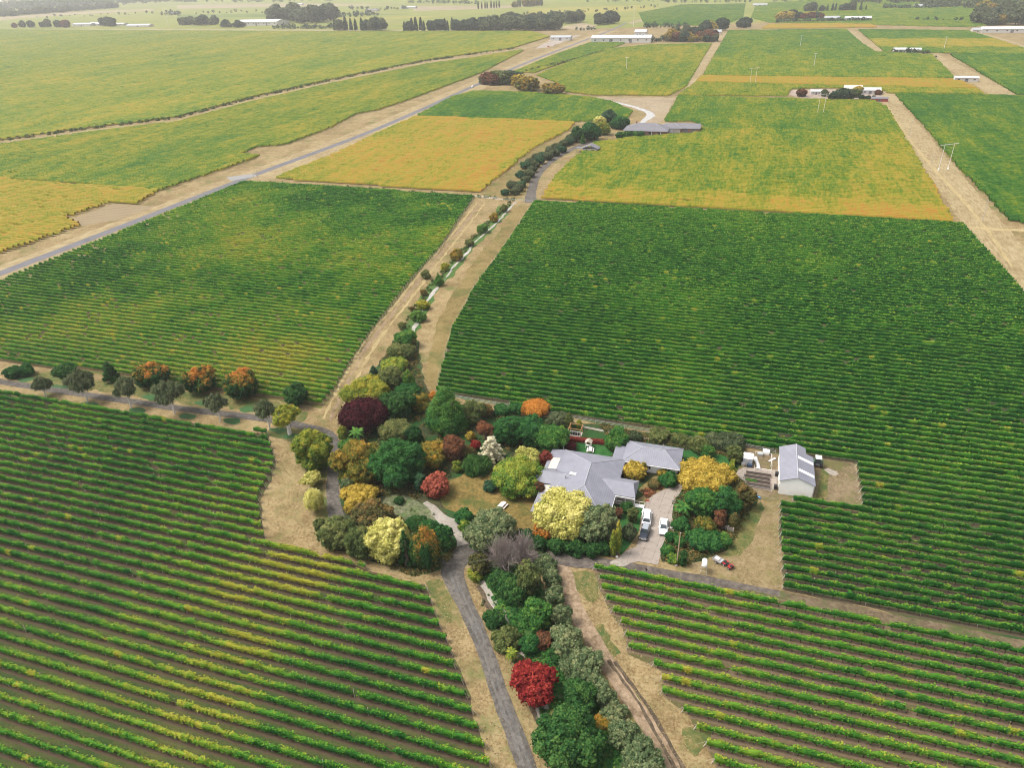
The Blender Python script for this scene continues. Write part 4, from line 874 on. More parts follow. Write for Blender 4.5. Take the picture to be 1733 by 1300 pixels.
tree((1176, 872, 1208, 914), 'round', 'amber', 'olive amber tree above the low green bush', grp=G2, z0=.06, tint=(.3, .18))
tree((1164, 896, 1220, 938), 'round', 'deep', 'wide green bush above the tank yard', grp=G2, z0=.03)
shrub((1212, 900, 1237, 930), 'mid', 'green bush at the corner of the tank yard', grp=G2)
for k, (a, m_, l) in enumerate([((1126, 900, 1146, 922), 'deep', 'leafy vegetable clump nearest the sedan'), ((1140, 906, 1158, 930), 'mid', 'leafy vegetable clump left of the tall pole'), ((1118, 922, 1140, 946), 'mid', 'leafy vegetable clump beside the driveway'), ((1128, 938, 1150, 958), 'fresh', 'leafy vegetable clump at the lower bed corner')]):
    shrub(a, m_, l, grp='vegetable clumps', tint=(.3, .18))
shrub((1121, 934, 1132, 944), 'coral', 'small red flower clump in the vegetable bed', grp='vegetable clumps')
shrub((1148, 928, 1162, 962), 'dark', 'dark narrow bush behind the tall pole', grp=G2)
# silver hedge and trees beside the lower lane
G3 = 'trees along the lower creek'
tree((793, 940, 832, 980), 'round', 'brownolive', 'dark brown green bush at the lane junction', grp=G3, z0=.03, tint=(.2, .15))
shrub((793, 962, 818, 988), 'lime', 'small yellow green bush beside the lane', grp=G3, tint=(.4, .2))
tree((824, 906, 880, 984), 'twigs', 'twig', 'bare pinkish grey twiggy tree', grp=G3, z0=.12, name='bare_tree', trad=.16)
tree((862, 902, 908, 966), 'twigs', 'twig', 'second bare grey tree behind the twiggy one', grp=G3, z0=.12, name='bare_tree', trad=.14)
tree((872, 942, 916, 1018), 'round', 'olive', 'dark olive tree in front of the bare trees', grp=G3, z0=.05, tint=(.35, .2))
tree((844, 976, 897, 1028), 'round', 'dark', 'dark undergrowth tree beside the upper creek bend', grp=G3, z0=.03, tint=(.45, .25))
tree((828, 966, 862, 1004), 'round', 'dark', 'dark green bush under the bare twiggy tree', grp=G3, z0=.03)
tree((886, 1010, 934, 1078), 'round', 'mid', 'bright green tree inside the silver hedge', grp=G3, z0=.05)
shrub((819, 1035, 852, 1068), 'dark', 'clipped round dark green bush beside the creek', kind='round', grp=G3, leaf=.14, dens=1.6)
tree((834, 1062, 882, 1110), 'round', 'olive', 'loose olive bush below the clipped round bush', grp=G3, z0=.03)
fronds('palm', (867, 1120), 34, 1.25, 2.5, 'lime', 'small palm with green and yellow fronds above the red tree', 'palm', None, trunk=.2, droop=.75, tint=.45)
shrub((902, 1070, 934, 1104), 'rust', 'brown dry shrub inside the silver hedge', grp=G3, tint=(.35, .2))
shrub((880, 1076, 912, 1112), 'deep', 'low deep green cover right of the palm', grp=G3)
tree((867, 1125, 940, 1196), 'round', 'red', 'crimson red tree beside the lane', name='maple_tree', grp=G3, z0=.18, tint=(.5, .22), leaf=.2, bark=PALEBARK)
for k, (a, l) in enumerate([((907, 940, 942, 976), 'silver hedge bush at the farm track'), ((920, 966, 950, 1000), 'silver hedge bush right of the dark olive tree'), ((922, 990, 956, 1030), 'silver hedge bush above the bright green tree'), ((930, 1022, 968, 1072), 'silver hedge bush right of the bright green tree'), ((930, 1062, 986, 1122), 'pale silver bush right of the brown shrub'), ((950, 1104, 1018, 1164), 'widest silver hedge bush right of the crimson tree'), ((992, 1140, 1026, 1180), 'silver hedge bush at the outer edge by the dirt track'), ((1004, 1158, 1042, 1204), 'silver hedge bush right of the dark round tree'), ((1017, 1192, 1060, 1232), 'pale silver bush above the orange brown shrub'), ((1030, 1222, 1082, 1278), 'silver hedge bush right of the big dark tree'), ((1052, 1260, 1118, 1330), 'lowest silver hedge bush at the bottom edge')]):
    tree(a, 'round', 'silver', l, name='hedge_bush', cat='bush', grp='silver hedge beside the dirt track', z0=.03, tint=(.42 + .12 * (k in (4, 8)), .2))
tree((932, 1096, 962, 1130), 'round', 'dark', 'dark gap filling bush in the silver hedge', grp=G3, z0=.03)
tree((955, 1152, 1008, 1216), 'round', 'dark', 'round dark tree above the big dark one', grp=G3, z0=.03)
tree((908, 1214, 1016, 1320), 'round', 'dark', 'big dark green tree at the bottom edge', grp=G3, z0=.03, tint=(.48, .22), leaf=.2)
shrub((1006, 1212, 1037, 1240), 'amber', 'orange brown shrub in the silver hedge', grp=G3, tint=(.6, .2))
shrub((932, 1204, 956, 1232), 'olive', 'yellowish olive tuft by the creek', grp=G3, tint=(.75, .15))

# trees along the lane on the left
G4 = 'trees along the lane on the left'
for a, l in [((64, 634, 93, 672), 'smallest birch left of the tall lane birches'), ((128, 622, 170, 680), 'broad dark birch with white trunk, left on the lane'), ((204, 634, 241, 690), 'birch with drooping crown, second of the tall lane birches'), ((273, 640, 320, 701), 'largest birch with long white trunk'), ((355, 662, 391, 712), 'birch below the third orange topped oak'), ((440, 671, 474, 726), 'birch next to the small yellow tree')]:
    tree(a, 'weep', 'grey', l, name='birch_tree', grp=G4, z0=.27, bark=PALEBARK, base=a[3], leaf=.22, tint=(.62, .25), trad=.17, dens=.7)
tree((470, 681, 511, 736), 'round', 'lime', 'small yellow tree at the end of the lane row', grp=G4, z0=.3, base=735, tint=(.55, .2), bark=PALEBARK)
for a, l in [((234, 612, 288, 664), 'first oak with burnt orange top above the lane'), ((317, 619, 368, 674), 'second oak, its right side golden orange'), ((387, 626, 437, 684), 'third oak with orange crown top')]:
    tree(a, 'round', 'greenorange', l, name='oak_tree', grp=G4, z0=.12, tint=(.40, .13), htint=.75, hpow=1.6, sidet=.12 if 'second' in l else 0, leaf=.26)
for a, l in [((11, 620, 36, 644), 'low dark bush at the far left of the lane'), ((36, 614, 60, 640), 'second low dark bush at the far left of the lane')]:
    shrub(a, 'deep', l, grp=G4)
tree((100, 614, 137, 654), 'round', 'dark', 'small dark tree above the broad dark birch', grp=G4, z0=.2)
tree((175, 609, 206, 652), 'cone', 'dark', 'conical dark green tree left of the orange topped oaks', grp=G4, z0=.08)
tree((485, 648, 522, 694), 'round', 'dark', 'dark green tree behind the small yellow tree', grp=G4, z0=.12)
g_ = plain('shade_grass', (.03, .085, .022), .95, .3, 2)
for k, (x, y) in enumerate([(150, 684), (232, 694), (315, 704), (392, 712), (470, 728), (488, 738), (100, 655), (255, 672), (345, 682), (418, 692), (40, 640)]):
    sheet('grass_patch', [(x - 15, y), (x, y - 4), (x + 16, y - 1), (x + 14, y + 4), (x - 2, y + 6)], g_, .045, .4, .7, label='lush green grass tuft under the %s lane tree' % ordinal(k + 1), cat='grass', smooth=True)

# olive rows and bushes on the creek in the middle distance
OL = [(282, 775), (345, 770), (325, 728), (385, 725), (365, 748), (415, 690), (380, 662), (435, 657), (455, 627), (410, 602), (475, 597), (445, 580), (500, 570), (480, 550), (555, 545), (515, 540), (600, 522), (570, 505), (645, 500), (610, 485), (655, 462), (690, 450), (704, 432)]
for k, (x, y) in enumerate(OL):
    px, py = 780 + x / 3.767, 120 + y / 3.767; w_ = 7.4 + 1.5 * ((k * 7) % 5) / 4
    tree((px - w_, py - w_ * .9, px + w_, py + w_ * .85), 'round', 'grey' if k % 3 else 'bluegreen', '%s olive tree up from the gate beside the grey drive' % ordinal(k + 1), name='olive_tree', grp='olive trees beside the grey drive', z0=.12, leaf=.2, tint=(.5 + .1 * (k % 2), .2))
G5 = 'trees of the homestead on the drive'
for a, kd, m_, l in [((966, 211, 987, 242), 'round', 'dark', 'dark tree at the head of the olive rows'), ((984, 205, 1015, 240), 'round', 'deep', 'broad green tree left of the grey roofed homestead'), ((1010, 204, 1033, 230), 'round', 'lime', 'yellowish tree left of the grey roofed homestead'), ((981, 226, 991, 244), 'cone', 'mid', 'small light green tree at the drive'), ((1019, 183, 1043, 212), 'round', 'bluegreen', 'blue green tree behind the homestead'), ((1034, 196, 1064, 220), 'round', 'deep', 'low wide tree against the homestead'), ((1004, 196, 1026, 214), 'round', 'lemon', 'pale yellow tree behind the homestead trees')]:
    tree(a, kd, m_, l, grp=G5, z0=.06, leaf=.42)
for k in range(5):
    shrub((1042 + k * 9, 222 - k * .3, 1054 + k * 9, 234 - k * .3), 'mid' if k % 2 else 'deep', '%s bush from the left in front of the homestead' % ordinal(k + 1), grp='bushes before the homestead', leaf=.4)
G6 = 'bushes along the creek'
for a, m_, l in [((826, 354, 847, 379), 'amber', 'yellow bush high on the creek'), ((803, 372, 830, 398), 'mid', 'green bush below the yellow creek bush'), ((758, 412, 789, 445), 'amber', 'olive yellow willow in the middle of the creek'), ((710, 448, 733, 476), 'olive', 'brownish bush on the verge left of the creek'), ((732, 456, 754, 488), 'mid', 'fresh green reed clump beside the creek'), ((710, 484, 726, 504), 'brownolive', 'small brown bush left of the wide creek pool'), ((701, 502, 731, 528), 'lime', 'yellow green bush below the wide creek pool'), ((692, 516, 726, 550), 'mid', 'dark green bush below the yellow green one'), ((692, 514, 704, 530), 'brownolive', 'tiny brown bush beside the dark green creek bush'), ((672, 538, 690, 562), 'olive', 'dry olive bush on the lower creek verge'), ((844, 338, 862, 362), 'olive', 'tan reed bush at the top of the creek'), ((785, 398, 805, 420), 'olive', 'low olive bush between two creek bushes'), ((742, 438, 764, 462), 'lime', 'light green bush upstream of the reed clump'), ((652, 580, 672, 606), 'olive', 'small olive bush at the dirt verge by the garden head')]:
    cx_, hw_ = (a[0] + a[2]) / 2, (a[2] - a[0]) * .36
    tree((cx_ - hw_, a[1] + (a[3] - a[1]) * .22, cx_ + hw_, a[3] - 2), 'shrub', m_, l, name='bush', cat='bush', grp=G6, z0=.0, leaf=.22, tint=(.62, .25), dens=.8)
# ------------------------------------------------------------------ distant trees and belts
def far_variant(kind, r, h, mat, seed, leaf, tint, z0=.06):
    me = crown_mesh(kind, r, h * z0, h, LF[mat], seed, leaf, 1.0, tint, .2, 1, 0, 'tree')
    t = MB(); t.tube((0, 0, -.1), (0, 0, h * .5), .3, .2, 5)
    me.materials.append(BARK); bm = bmesh.new(); bm.from_mesh(me); lay = bm.verts.layers.float.get('tint')
    vv = [bm.verts.new(p) for p in t.v]
    for f in t.f:
        try: bm.faces.new([vv[i] for i in f]).material_index = 1
        except ValueError: pass
    bm.to_mesh(me); bm.free(); return me
FV = {k: [far_variant(*a, seed=900 + 10 * i + j, leaf=lf, tint=ti) for j in range(3)] for i, (k, a, lf, ti) in enumerate([
    ('pine', ('cone', 4.2, 20, 'fardark'), 1.0, (.45, .2)), ('gum', ('round', 6.5, 15, 'grey'), .95, (.6, .2)), ('dark', ('round', 6, 12, 'fardark'), .9, (.45, .2)),
    ('amber', ('round', 5, 9, 'amber'), .8, (.55, .2)), ('poplar', ('column', 2.0, 15, 'olive'), .7, (.4, .2)), ('rust', ('round', 4, 7, 'rust'), .7, (.45, .2)), ('olive', ('round', 4.5, 7.5, 'olive'), .75, (.4, .2)), ('gold', ('round', 6, 10, 'gold'), .8, (.38, .2))])}
FRNG = random.Random(77)
def far_tree(px, py, hp, v, label, group, name=None, wide=1.0):
    g = at(px, py); s = ppm(px, py); me = FV[v][FRNG.randrange(3)]
    hgt = max(v.co.z for v in me.vertices); k = hp / s / hgt
    o = link(name or ('pine_tree' if v == 'pine' else 'poplar_tree' if v == 'poplar' else 'tree'), me, None, (g[0], g[1], 0), FRNG.random() * 6.28)
    o.scale = (k * wide, k * wide, k); return tag(o, label, 'tree', group)
SMALL = []
def belt(px0, py0, px1, py1, n, hp, kinds, label, group, jx=.4, jh=.3, jy=1.0, wide=1.0):
    if hp <= 9: SMALL.append((px0, py0, px1, py1, n * 2, hp, jy, kinds)); return
    for k in range(n):
        t = (k + .5 + jx * (FRNG.random() - .5)) / n
        far_tree(px0 + (px1 - px0) * t, py0 + (py1 - py0) * t + jy * (FRNG.random() - .5), hp * (1 - jh / 2 + jh * FRNG.random()), kinds[FRNG.randrange(len(kinds))], '%s tree from the left %s' % (ordinal(k + 1), label), group, wide=wide)
belt(330, 22, 560, 18, 12, 5, ['gum', 'olive'], 'of the sparse row behind the tall grove', 'sparse far rows of trees', jh=.7, jy=3)
belt(880, 26, 1120, 10, 14, 4, ['olive', 'gum'], 'of the sparse row behind the grey grove', 'sparse far rows of trees', jh=.7, jy=4)
belt(1120, 4, 1270, 3, 10, 5, ['gum', 'dark'], 'of the small row above the young block', 'sparse far rows of trees', jh=.6)
belt(60, 30, 300, 20, 10, 4, ['gum', 'rust', 'olive'], 'of the sparse row below the hazy hedge', 'sparse far rows of trees', jh=.7, jy=4)
belt(590, 14, 690, 16, 8, 6, ['gum', 'dark', 'amber'], 'round the houses behind the shelter belt', 'sparse far rows of trees', jh=.6, jy=4)
# (px,py) is the foot of the tree in the photograph, hp its height there
belt(562, 51, 652, 51, 10, 20, ['pine', 'dark', 'gum'], 'in the left end of the long dark shelter belt', 'long shelter belt behind the left vineyards')
belt(682, 52, 830, 51, 22, 19, ['pine', 'pine', 'dark'], 'in the middle of the long dark shelter belt', 'long shelter belt behind the left vineyards', jh=.4)
belt(818, 52, 945, 50, 15, 21, ['gum', 'dark', 'gum'], 'in the right half of the long dark shelter belt', 'long shelter belt behind the left vineyards', jh=.45, wide=1.15)
belt(850, 42, 985, 36, 14, 18, ['gum', 'gum', 'dark'], 'of the grey grove behind the long shelter belt', 'long shelter belt behind the left vineyards', jh=.5, wide=1.2, jy=4)
belt(1010, 42, 1042, 38, 5, 18, ['dark', 'gum'], 'where the road leaves the shelter belt', 'trees at the far end of the road')
belt(975, 51, 1008, 50, 4, 6, ['olive', 'dark'], 'of the low scrub at the road end', 'trees at the far end of the road')
belt(458, 38, 565, 36, 13, 24, ['gum', 'gum', 'dark'], 'of the tall grove beside the white depot', 'grove beside the white depot', jh=.5, jy=6, wide=1.1)
belt(460, 48, 562, 48, 13, 8, ['dark'], 'of the low hedge before the tall grove', 'grove beside the white depot', jh=.3)
belt(308, 42, 368, 42, 9, 13, ['dark', 'gum', 'olive'], 'left of the white depot', 'grove beside the white depot', jh=.6)
belt(372, 45, 414, 46, 6, 10, ['gum', 'dark'], 'directly at the white depot', 'grove beside the white depot', jh=.6)
belt(0, 28, 200, 13, 22, 10, ['gum', 'olive', 'gum'], 'of the hazy hedge at the top left', 'hazy hedge at the top left', jh=.6, wide=1.3)
belt(20, 46, 120, 46, 7, 10, ['gum', 'rust', 'dark'], 'of the scattered trees by the left sheds', 'scattered trees by the left sheds', jh=.8)
belt(172, 44, 192, 44, 3, 13, ['dark'], 'between the left sheds', 'scattered trees by the left sheds', jh=.4)
belt(272, 25, 308, 25, 4, 8, ['dark', 'pine'], 'round the small white house at the top left', 'trees round the small white house', jh=.3)
belt(690, 4, 810, 6, 14, 6, ['pine', 'gum'], 'of the hedge along the top edge', 'hedge along the top edge')
belt(808, 15, 848, 12, 8, 11, ['poplar'], 'of the poplars near the top edge', 'poplars near the top edge')
belt(868, 12, 920, 8, 10, 13, ['poplar', 'poplar', 'amber'], 'of the autumn poplars near the top edge', 'poplars near the top edge', jh=.5)
belt(560, 30, 645, 25, 6, 9, ['gum', 'dark', 'olive'], 'of the loose trees behind the shelter belt', 'loose trees behind the shelter belt', jh=.6)
belt(1088, 47, 1165, 45, 7, 8, ['dark', 'olive', 'pine'], 'behind the long white hall', 'trees round the long white hall', jh=.6)
belt(1078, 71, 1130, 69, 7, 9, ['olive', 'dark', 'olive'], 'at the right end of the long white hall', 'trees round the long white hall', jh=.4)
belt(1130, 70, 1212, 68, 13, 15, ['amber', 'gum', 'amber', 'dark', 'gold', 'rust', 'olive'], 'of the mixed farmstead grove', 'mixed farmstead grove', jh=.7, jy=5, wide=1.1)
belt(1140, 60, 1226, 52, 9, 16, ['amber', 'gum', 'gold', 'dark'], 'in the back of the mixed farmstead grove', 'mixed farmstead grove', jh=.6, jy=4)
belt(1252, 47, 1264, 47, 2, 17, ['dark'], 'where the narrow track meets the hedge', 'mixed farmstead grove')
belt(1312, 38, 1475, 35, 24, 7, ['dark'], 'of the clipped hedge above the pale orange strip', 'clipped hedge in the far right', jh=.2, wide=1.0)
belt(1316, 33, 1392, 31, 10, 13, ['gold', 'dark', 'rust', 'dark'], 'behind the clipped far hedge', 'grove behind the clipped hedge', jh=.5)
belt(1362, 19, 1468, 17, 13, 12, ['gum', 'dark', 'pine'], 'of the dark belt behind the clipped hedge', 'dark belt in the far right', jh=.6)
belt(1495, 14, 1590, 13, 12, 7, ['gum', 'dark'], 'of the low belt near the top right', 'low belt near the top right', jh=.5)
belt(1540, 34, 1660, 36, 7, 6, ['olive', 'dark'], 'of the lone field trees in the far right', 'lone field trees in the far right', jh=.4)
belt(1650, 40, 1760, 42, 12, 24, ['gum', 'dark', 'amber', 'gum'], 'of the tall wood at the right edge', 'tall wood at the right edge', jh=.6, jy=8, wide=1.1)
belt(1660, 24, 1760, 22, 9, 20, ['gum', 'amber', 'dark'], 'in the back of the tall wood at the right edge', 'tall wood at the right edge', jh=.5, jy=4)
belt(1508, 90, 1574, 90, 8, 8, ['dark'], 'of the small dark clump by the far track', 'small dark clump by the far track', jh=.6)
belt(814, 141, 880, 142, 8, 18, ['gum', 'rust', 'olive', 'dark'], 'of the grove at the road bend', 'grove at the road bend', jh=.5, jy=5, wide=1.15)
far_tree(893, 153, 24, 'amber', 'left golden willow beside the road bend grove', 'golden willows', 'willow_tree', 1.5)
far_tree(936, 159, 20, 'amber', 'right golden willow beside the straw field', 'golden willows', 'willow_tree', 1.7)
far_tree(879, 146, 20, 'gold', 'pale gold tree touching the road bend grove', 'golden willows', 'willow_tree', 1.2)
for x, y, hp, v, l in [(1356, 163, 13, 'rust', 'red tree at the left of the far homestead yard'), (1395, 163, 12, 'gum', 'grey tree in the far homestead yard'), (1410, 170, 16, 'dark', 'dark tree before the far homestead yard'), (1424, 169, 20, 'dark', 'tall dark tree in the far homestead yard'), (1437, 168, 17, 'gum', 'blue green tree in the far homestead yard'), (1447, 164, 14, 'olive', 'olive tree in the far homestead yard'), (1452, 158, 13, 'gold', 'golden tree behind the far homestead yard'), (1458, 169, 9, 'dark', 'left clipped hedge bush of the far homestead'), (1468, 169, 8, 'dark', 'middle clipped hedge bush of the far homestead'), (1478, 169, 8, 'dark', 'right clipped hedge bush of the far homestead'), (1486, 160, 9, 'rust', 'brown bush at the right of the far homestead')]:
    far_tree(x, y, hp, v, l, 'trees of the far homestead yard', wide=1.1)
def woods(name, rows, label, seed):
    rng = np.random.default_rng(seed); V, T = [], []
    for (x0, y0, x1, y1, n, hp) in rows:
        for k in range(n):
            t = rng.random(); px, py = x0 + (x1 - x0) * t, y0 + (y1 - y0) * t + 1.5 * rng.normal(); g = at(px, max(py, -4)); s = ppm(px, max(py, -4)); hh = hp / s * (.6 + .8 * rng.random()); q = 26
            d = rng.normal(size=(q, 3)); d /= np.linalg.norm(d, axis=1)[:, None]; c = np.array([g[0], g[1], hh * .5]) + d * np.array([hh * .55, hh * .55, hh * .48])
            V.append(rhombs(c, d + .5 * rng.normal(size=(q, 3)), hh * .24, rng)); T.append(np.repeat(.35 + .2 * rng.normal(size=q), 4))
    return tag(link(name, qmesh(name, np.concatenate(V), np.clip(np.concatenate(T), 0, 1), LF['grey'])), label, 'woods', None, 'stuff')
woods('woods', [(-60, 20, 180, 5, 120, 9), (0, 10, 330, 0, 120, 8), (200, 3, 560, 0, 60, 5)], 'hazy grey woods in the top left corner', 5)
woods('woods', [(1440, 4, 1700, 1, 90, 8), (1560, 10, 1733, 12, 60, 9), (1300, 1, 1500, -2, 40, 5), (960, 1, 1250, 0, 30, 3)], 'hazy woods along the top right edge', 6)
V_, T_ = [], []; rg = np.random.default_rng(12)
for (x0, y0, x1, y1, n, hp, jy, kinds) in SMALL:
    for k in range(n):
        t = (k + rg.random()) / n; px, py = x0 + (x1 - x0) * t, y0 + (y1 - y0) * t + jy * (rg.random() - .5); g = at(px, py); s = ppm(px, py); hh = hp / s * (.5 + .7 * rg.random()); q = 40
        d = rg.normal(size=(q, 3)); d /= np.linalg.norm(d, axis=1)[:, None]; c = np.array([g[0], g[1], hh * .5]) + d * np.array([hh * .5, hh * .5, hh * .48]) * (.6 + .45 * rg.random((q, 1)))
        V_.append(rhombs(c, d + .5 * rg.normal(size=(q, 3)), hh * .17, rg)); T_.append(np.repeat(.45 + .3 * rg.normal() + .15 * rg.normal(size=q), 4))
tag(link('woods', qmesh('woods', np.concatenate(V_), np.clip(np.concatenate(T_), 0, 1), LF['fardark'])), 'low far hedges, scrub and scattered small trees towards the top edge', 'woods', None, 'stuff')
# dark drain scrub lines between the left blocks
def scrub(px, n, hgt, label, seed):
    rng = np.random.default_rng(seed); V, T = [], []; P = wpts(px)
    for (a, b) in zip(P[:-1], P[1:]):
        m = max(2, int(n * np.hypot(b[0] - a[0], b[1] - a[1])))
        for k in range(m):
            t = rng.random(); c = np.array([a[0] + (b[0] - a[0]) * t + .8 * rng.normal(), a[1] + (b[1] - a[1]) * t + .8 * rng.normal(), 0]); h_ = hgt * (.5 + .8 * rng.random())
            d = rng.normal(size=(14, 3)); d[:, 2] = abs(d[:, 2]); d /= np.linalg.norm(d, axis=1)[:, None]
            V.append(rhombs(c + d * h_ * np.array([.6, .6, 1]), d, h_ * .4, rng)); T.append(np.repeat(.3 + .2 * rng.normal(size=14), 4))
    return tag(link('undergrowth', qmesh('undergrowth', np.concatenate(V), np.clip(np.concatenate(T), 0, 1), LF['olive'])), label, 'undergrowth', None, 'stuff')
scrub([(0, 239), (150, 218), (300, 200), (420, 168)], .35, 2.0, 'dark scrub line beside the curving left track', 7)
scrub([(420, 168), (560, 136), (720, 103), (870, 82)], .25, 2.4, 'dark scrub line on the far part of the left track', 8)
scrub([(424, 308), (620, 320), (812, 334), (903, 341)], .8, 1.1, 'dark grass line along the fence between green and golden blocks', 9)
scrub([(0, 118), (200, 104), (420, 84), (600, 66), (740, 58)], .12, 2.2, 'faint drain line across the far left block', 14)
scrub([(880, 124), (930, 112), (985, 98), (1020, 88)], .3, 2.6, 'scrub line right of the road near the hall', 10)
scrub([(868, 338), (855, 352), (800, 404), (760, 448), (715, 505), (690, 548), (672, 585)], 1.8, .75, 'rough dry scrub along the creek bank', 11)
scrub([(812, 1000), (836, 1045), (870, 1110), (905, 1190), (925, 1240)], 1.0, .6, 'rough tufts along the lower creek', 12)
scrub([(660, 850), (690, 862), (730, 872), (700, 884)], .5, .4, 'low tufts in the dried pond', 13)

def cover(px, n, label, seed, mat='brownolive', h0=.7, tm=.35, Q_=26):
    P = [tuple(p) for p in wpts(px)]; rng = np.random.default_rng(seed); V, T = [], []; xs, ys = [p[0] for p in P], [p[1] for p in P]
    for _ in range(n):
        y = min(ys) + rng.random() * (max(ys) - min(ys)); sp = spans(P, y)
        if not sp: continue
        a, b = sp[rng.integers(len(sp))]; x = a + (b - a) * rng.random(); hh = h0 * (.4 + 1.1 * rng.random()); q = Q_; d = rng.normal(size=(q, 3)); d[:, 2] = abs(d[:, 2]); d /= np.linalg.norm(d, axis=1)[:, None]
        V.append(rhombs(np.array([x, y, 0]) + d * hh * np.array([1.1, 1.1, .8]) * (.5 + .5 * rng.random((q, 1))), d + .4 * rng.normal(size=(q, 3)) + [0, 0, .6], min(.2, .08 + .4 * h0), rng)); T.append(np.repeat(tm + .25 * rng.normal() + .15 * rng.normal(size=q), 4))
    return tag(link('ground_cover', qmesh('ground_cover', np.concatenate(V), np.clip(np.concatenate(T), 0, 1), LF[mat])), label, 'ground cover', None, 'stuff')
cover([(576, 760), (590, 700), (630, 640), (668, 580), (700, 565), (714, 650), (745, 692), (850, 702), (955, 718), (930, 760), (870, 762), (790, 795), (750, 815), (745, 845), (640, 838), (590, 820)], 1500, 'mixed low plants under the garden trees', 31)
cover([(548, 905), (592, 906), (640, 860), (700, 890), (770, 930), (750, 962), (700, 972), (640, 950), (590, 935)], 600, 'mixed low plants above the near vine rows', 32)
cover([(790, 912), (850, 890), (905, 910), (1036, 925), (1034, 942), (960, 936), (860, 930), (800, 926)], 350, 'low plants along the farm track', 33, 'dark')
cover([(1120, 948), (1142, 890), (1142, 850), (1176, 810), (1255, 815), (1284, 832), (1262, 870), (1236, 922), (1200, 942), (1160, 955)], 900, 'low plants under the trees right of the driveway', 34)
cover([(806, 955), (850, 955), (905, 970), (932, 1030), (970, 1110), (1035, 1205), (1090, 1300), (945, 1300), (930, 1240), (884, 1140), (850, 1060), (830, 1000)], 1100, 'low plants under the silver hedge', 35, 'mid', .6, .25)
cover([(1020, 720), (1090, 736), (1180, 752), (1256, 766), (1254, 776), (1180, 762), (1090, 748), (1024, 734)], 300, 'low plants along the path behind the annex', 36)
cover([(1086, 832), (1108, 812), (1148, 802), (1150, 812), (1122, 826), (1096, 842)], 120, 'low reddish plants in the border by the porch', 37, 'rust', .4, .5)

for px, n, l in [([(470, 745), (500, 740), (512, 800), (530, 880), (545, 930), (460, 915), (446, 850), (472, 790)], 1500, 'in the straw corner beside the near left block'), ([(806, 342), (850, 346), (800, 405), (755, 450), (712, 500), (665, 585), (625, 640), (575, 705), (550, 700), (568, 668), (600, 618), (640, 562), (704, 474), (750, 424)], 6000, 'on the verge left of the creek'), ([(735, 985), (760, 985), (800, 1080), (850, 1210), (880, 1300), (838, 1300), (792, 1180), (750, 1060)], 1100, 'between the near left rows and the grey lane'), ([(790, 990), (806, 990), (850, 1085), (895, 1200), (920, 1300), (905, 1300), (866, 1200), (822, 1080)], 600, 'between grey lane and lower creek'), ([(965, 975), (1000, 975), (1050, 1060), (1110, 1140), (1160, 1230), (1215, 1330), (1150, 1330), (1100, 1215), (1030, 1100), (985, 1020)], 1500, 'beside the dirt track'), ([(1170, 970), (1200, 945), (1262, 930), (1290, 870), (1316, 852), (1324, 1000), (1240, 985)], 1200, 'in the yard left of the right vine rows'), ([(1382, 850), (1400, 790), (1440, 790), (1450, 855)], 500, 'in the yard right of the shed'), ([(700, 560), (740, 545), (722, 640), (745, 660), (718, 650), (700, 600)], 600, 'on the meadow strip above the garden')]:
    cover(px, n // 3, 'dry grass tufts ' + l, len(l) + n, 'straw', .09, .85, 8)

# ------------------------------------------------------------------ buildings
WHITE = plain('white_paint', (.78, .76, .73), .55, .04, 1.5)
CREAM = plain('cream_wall', (.66, .62, .56), .7, .05, 1)
DARKW = plain('dark_timber', (.10, .075, .06), .8, .2, 3)
BRICKW = plain('brown_brick', (.26, .15, .105), .85, .15, 4)
GLASS = plain('window_glass', (.03, .04, .05), .08, .1, 1, 0, .8)
METAL = plain('galvanised', (.52, .53, .54), .35, .12, 2, .6)
BLACK = plain('black_rubber', (.018, .018, .02), .8, .2, 6)
CLEAR = plain('clear_roof_sheet', (.52, .47, .40), .35, .1, 1)
def roof_mat(name, c, axis='x'):
    if name in MATS: return MATS[name]
    m, t, b = nodes(name); p = geo_pos(t); sx = t.nodes.new('ShaderNodeSeparateXYZ'); t.links.new(p, sx.inputs[0])
    n1 = noise(t, p, .5, 5, .65); n2 = noise(t, p, 5, 4, .7)
    col = ramp(t, [(.3, tuple(x * .86 for x in c)), (.7, tuple(x * 1.1 for x in c))], n1); col = mix(t, mramp(t, n2, .55, .85), col, tuple(x * .8 for x in c))
    t.links.new(col, b.inputs[0]); b.inputs['Roughness'].default_value = .5; b.inputs['Specular IOR Level'].default_value = .4
    rib = math_(t, 'SINE', math_(t, 'MULTIPLY', sx.outputs[0 if axis == 'x' else 1], 14)); bump(t, b, rib, .35, .03)
    MATS[name] = m; return m
ROOF = roof_mat('blue_grey_roof', (.195, .197, .232)); ROOFY = roof_mat('blue_grey_roof_across', (.195, .197, .232), 'y')
GREYROOF = roof_mat('grey_roof', (.15, .145, .16)); RIDGE = plain('ridge_cap', (.33, .33, .36), .5, .08)

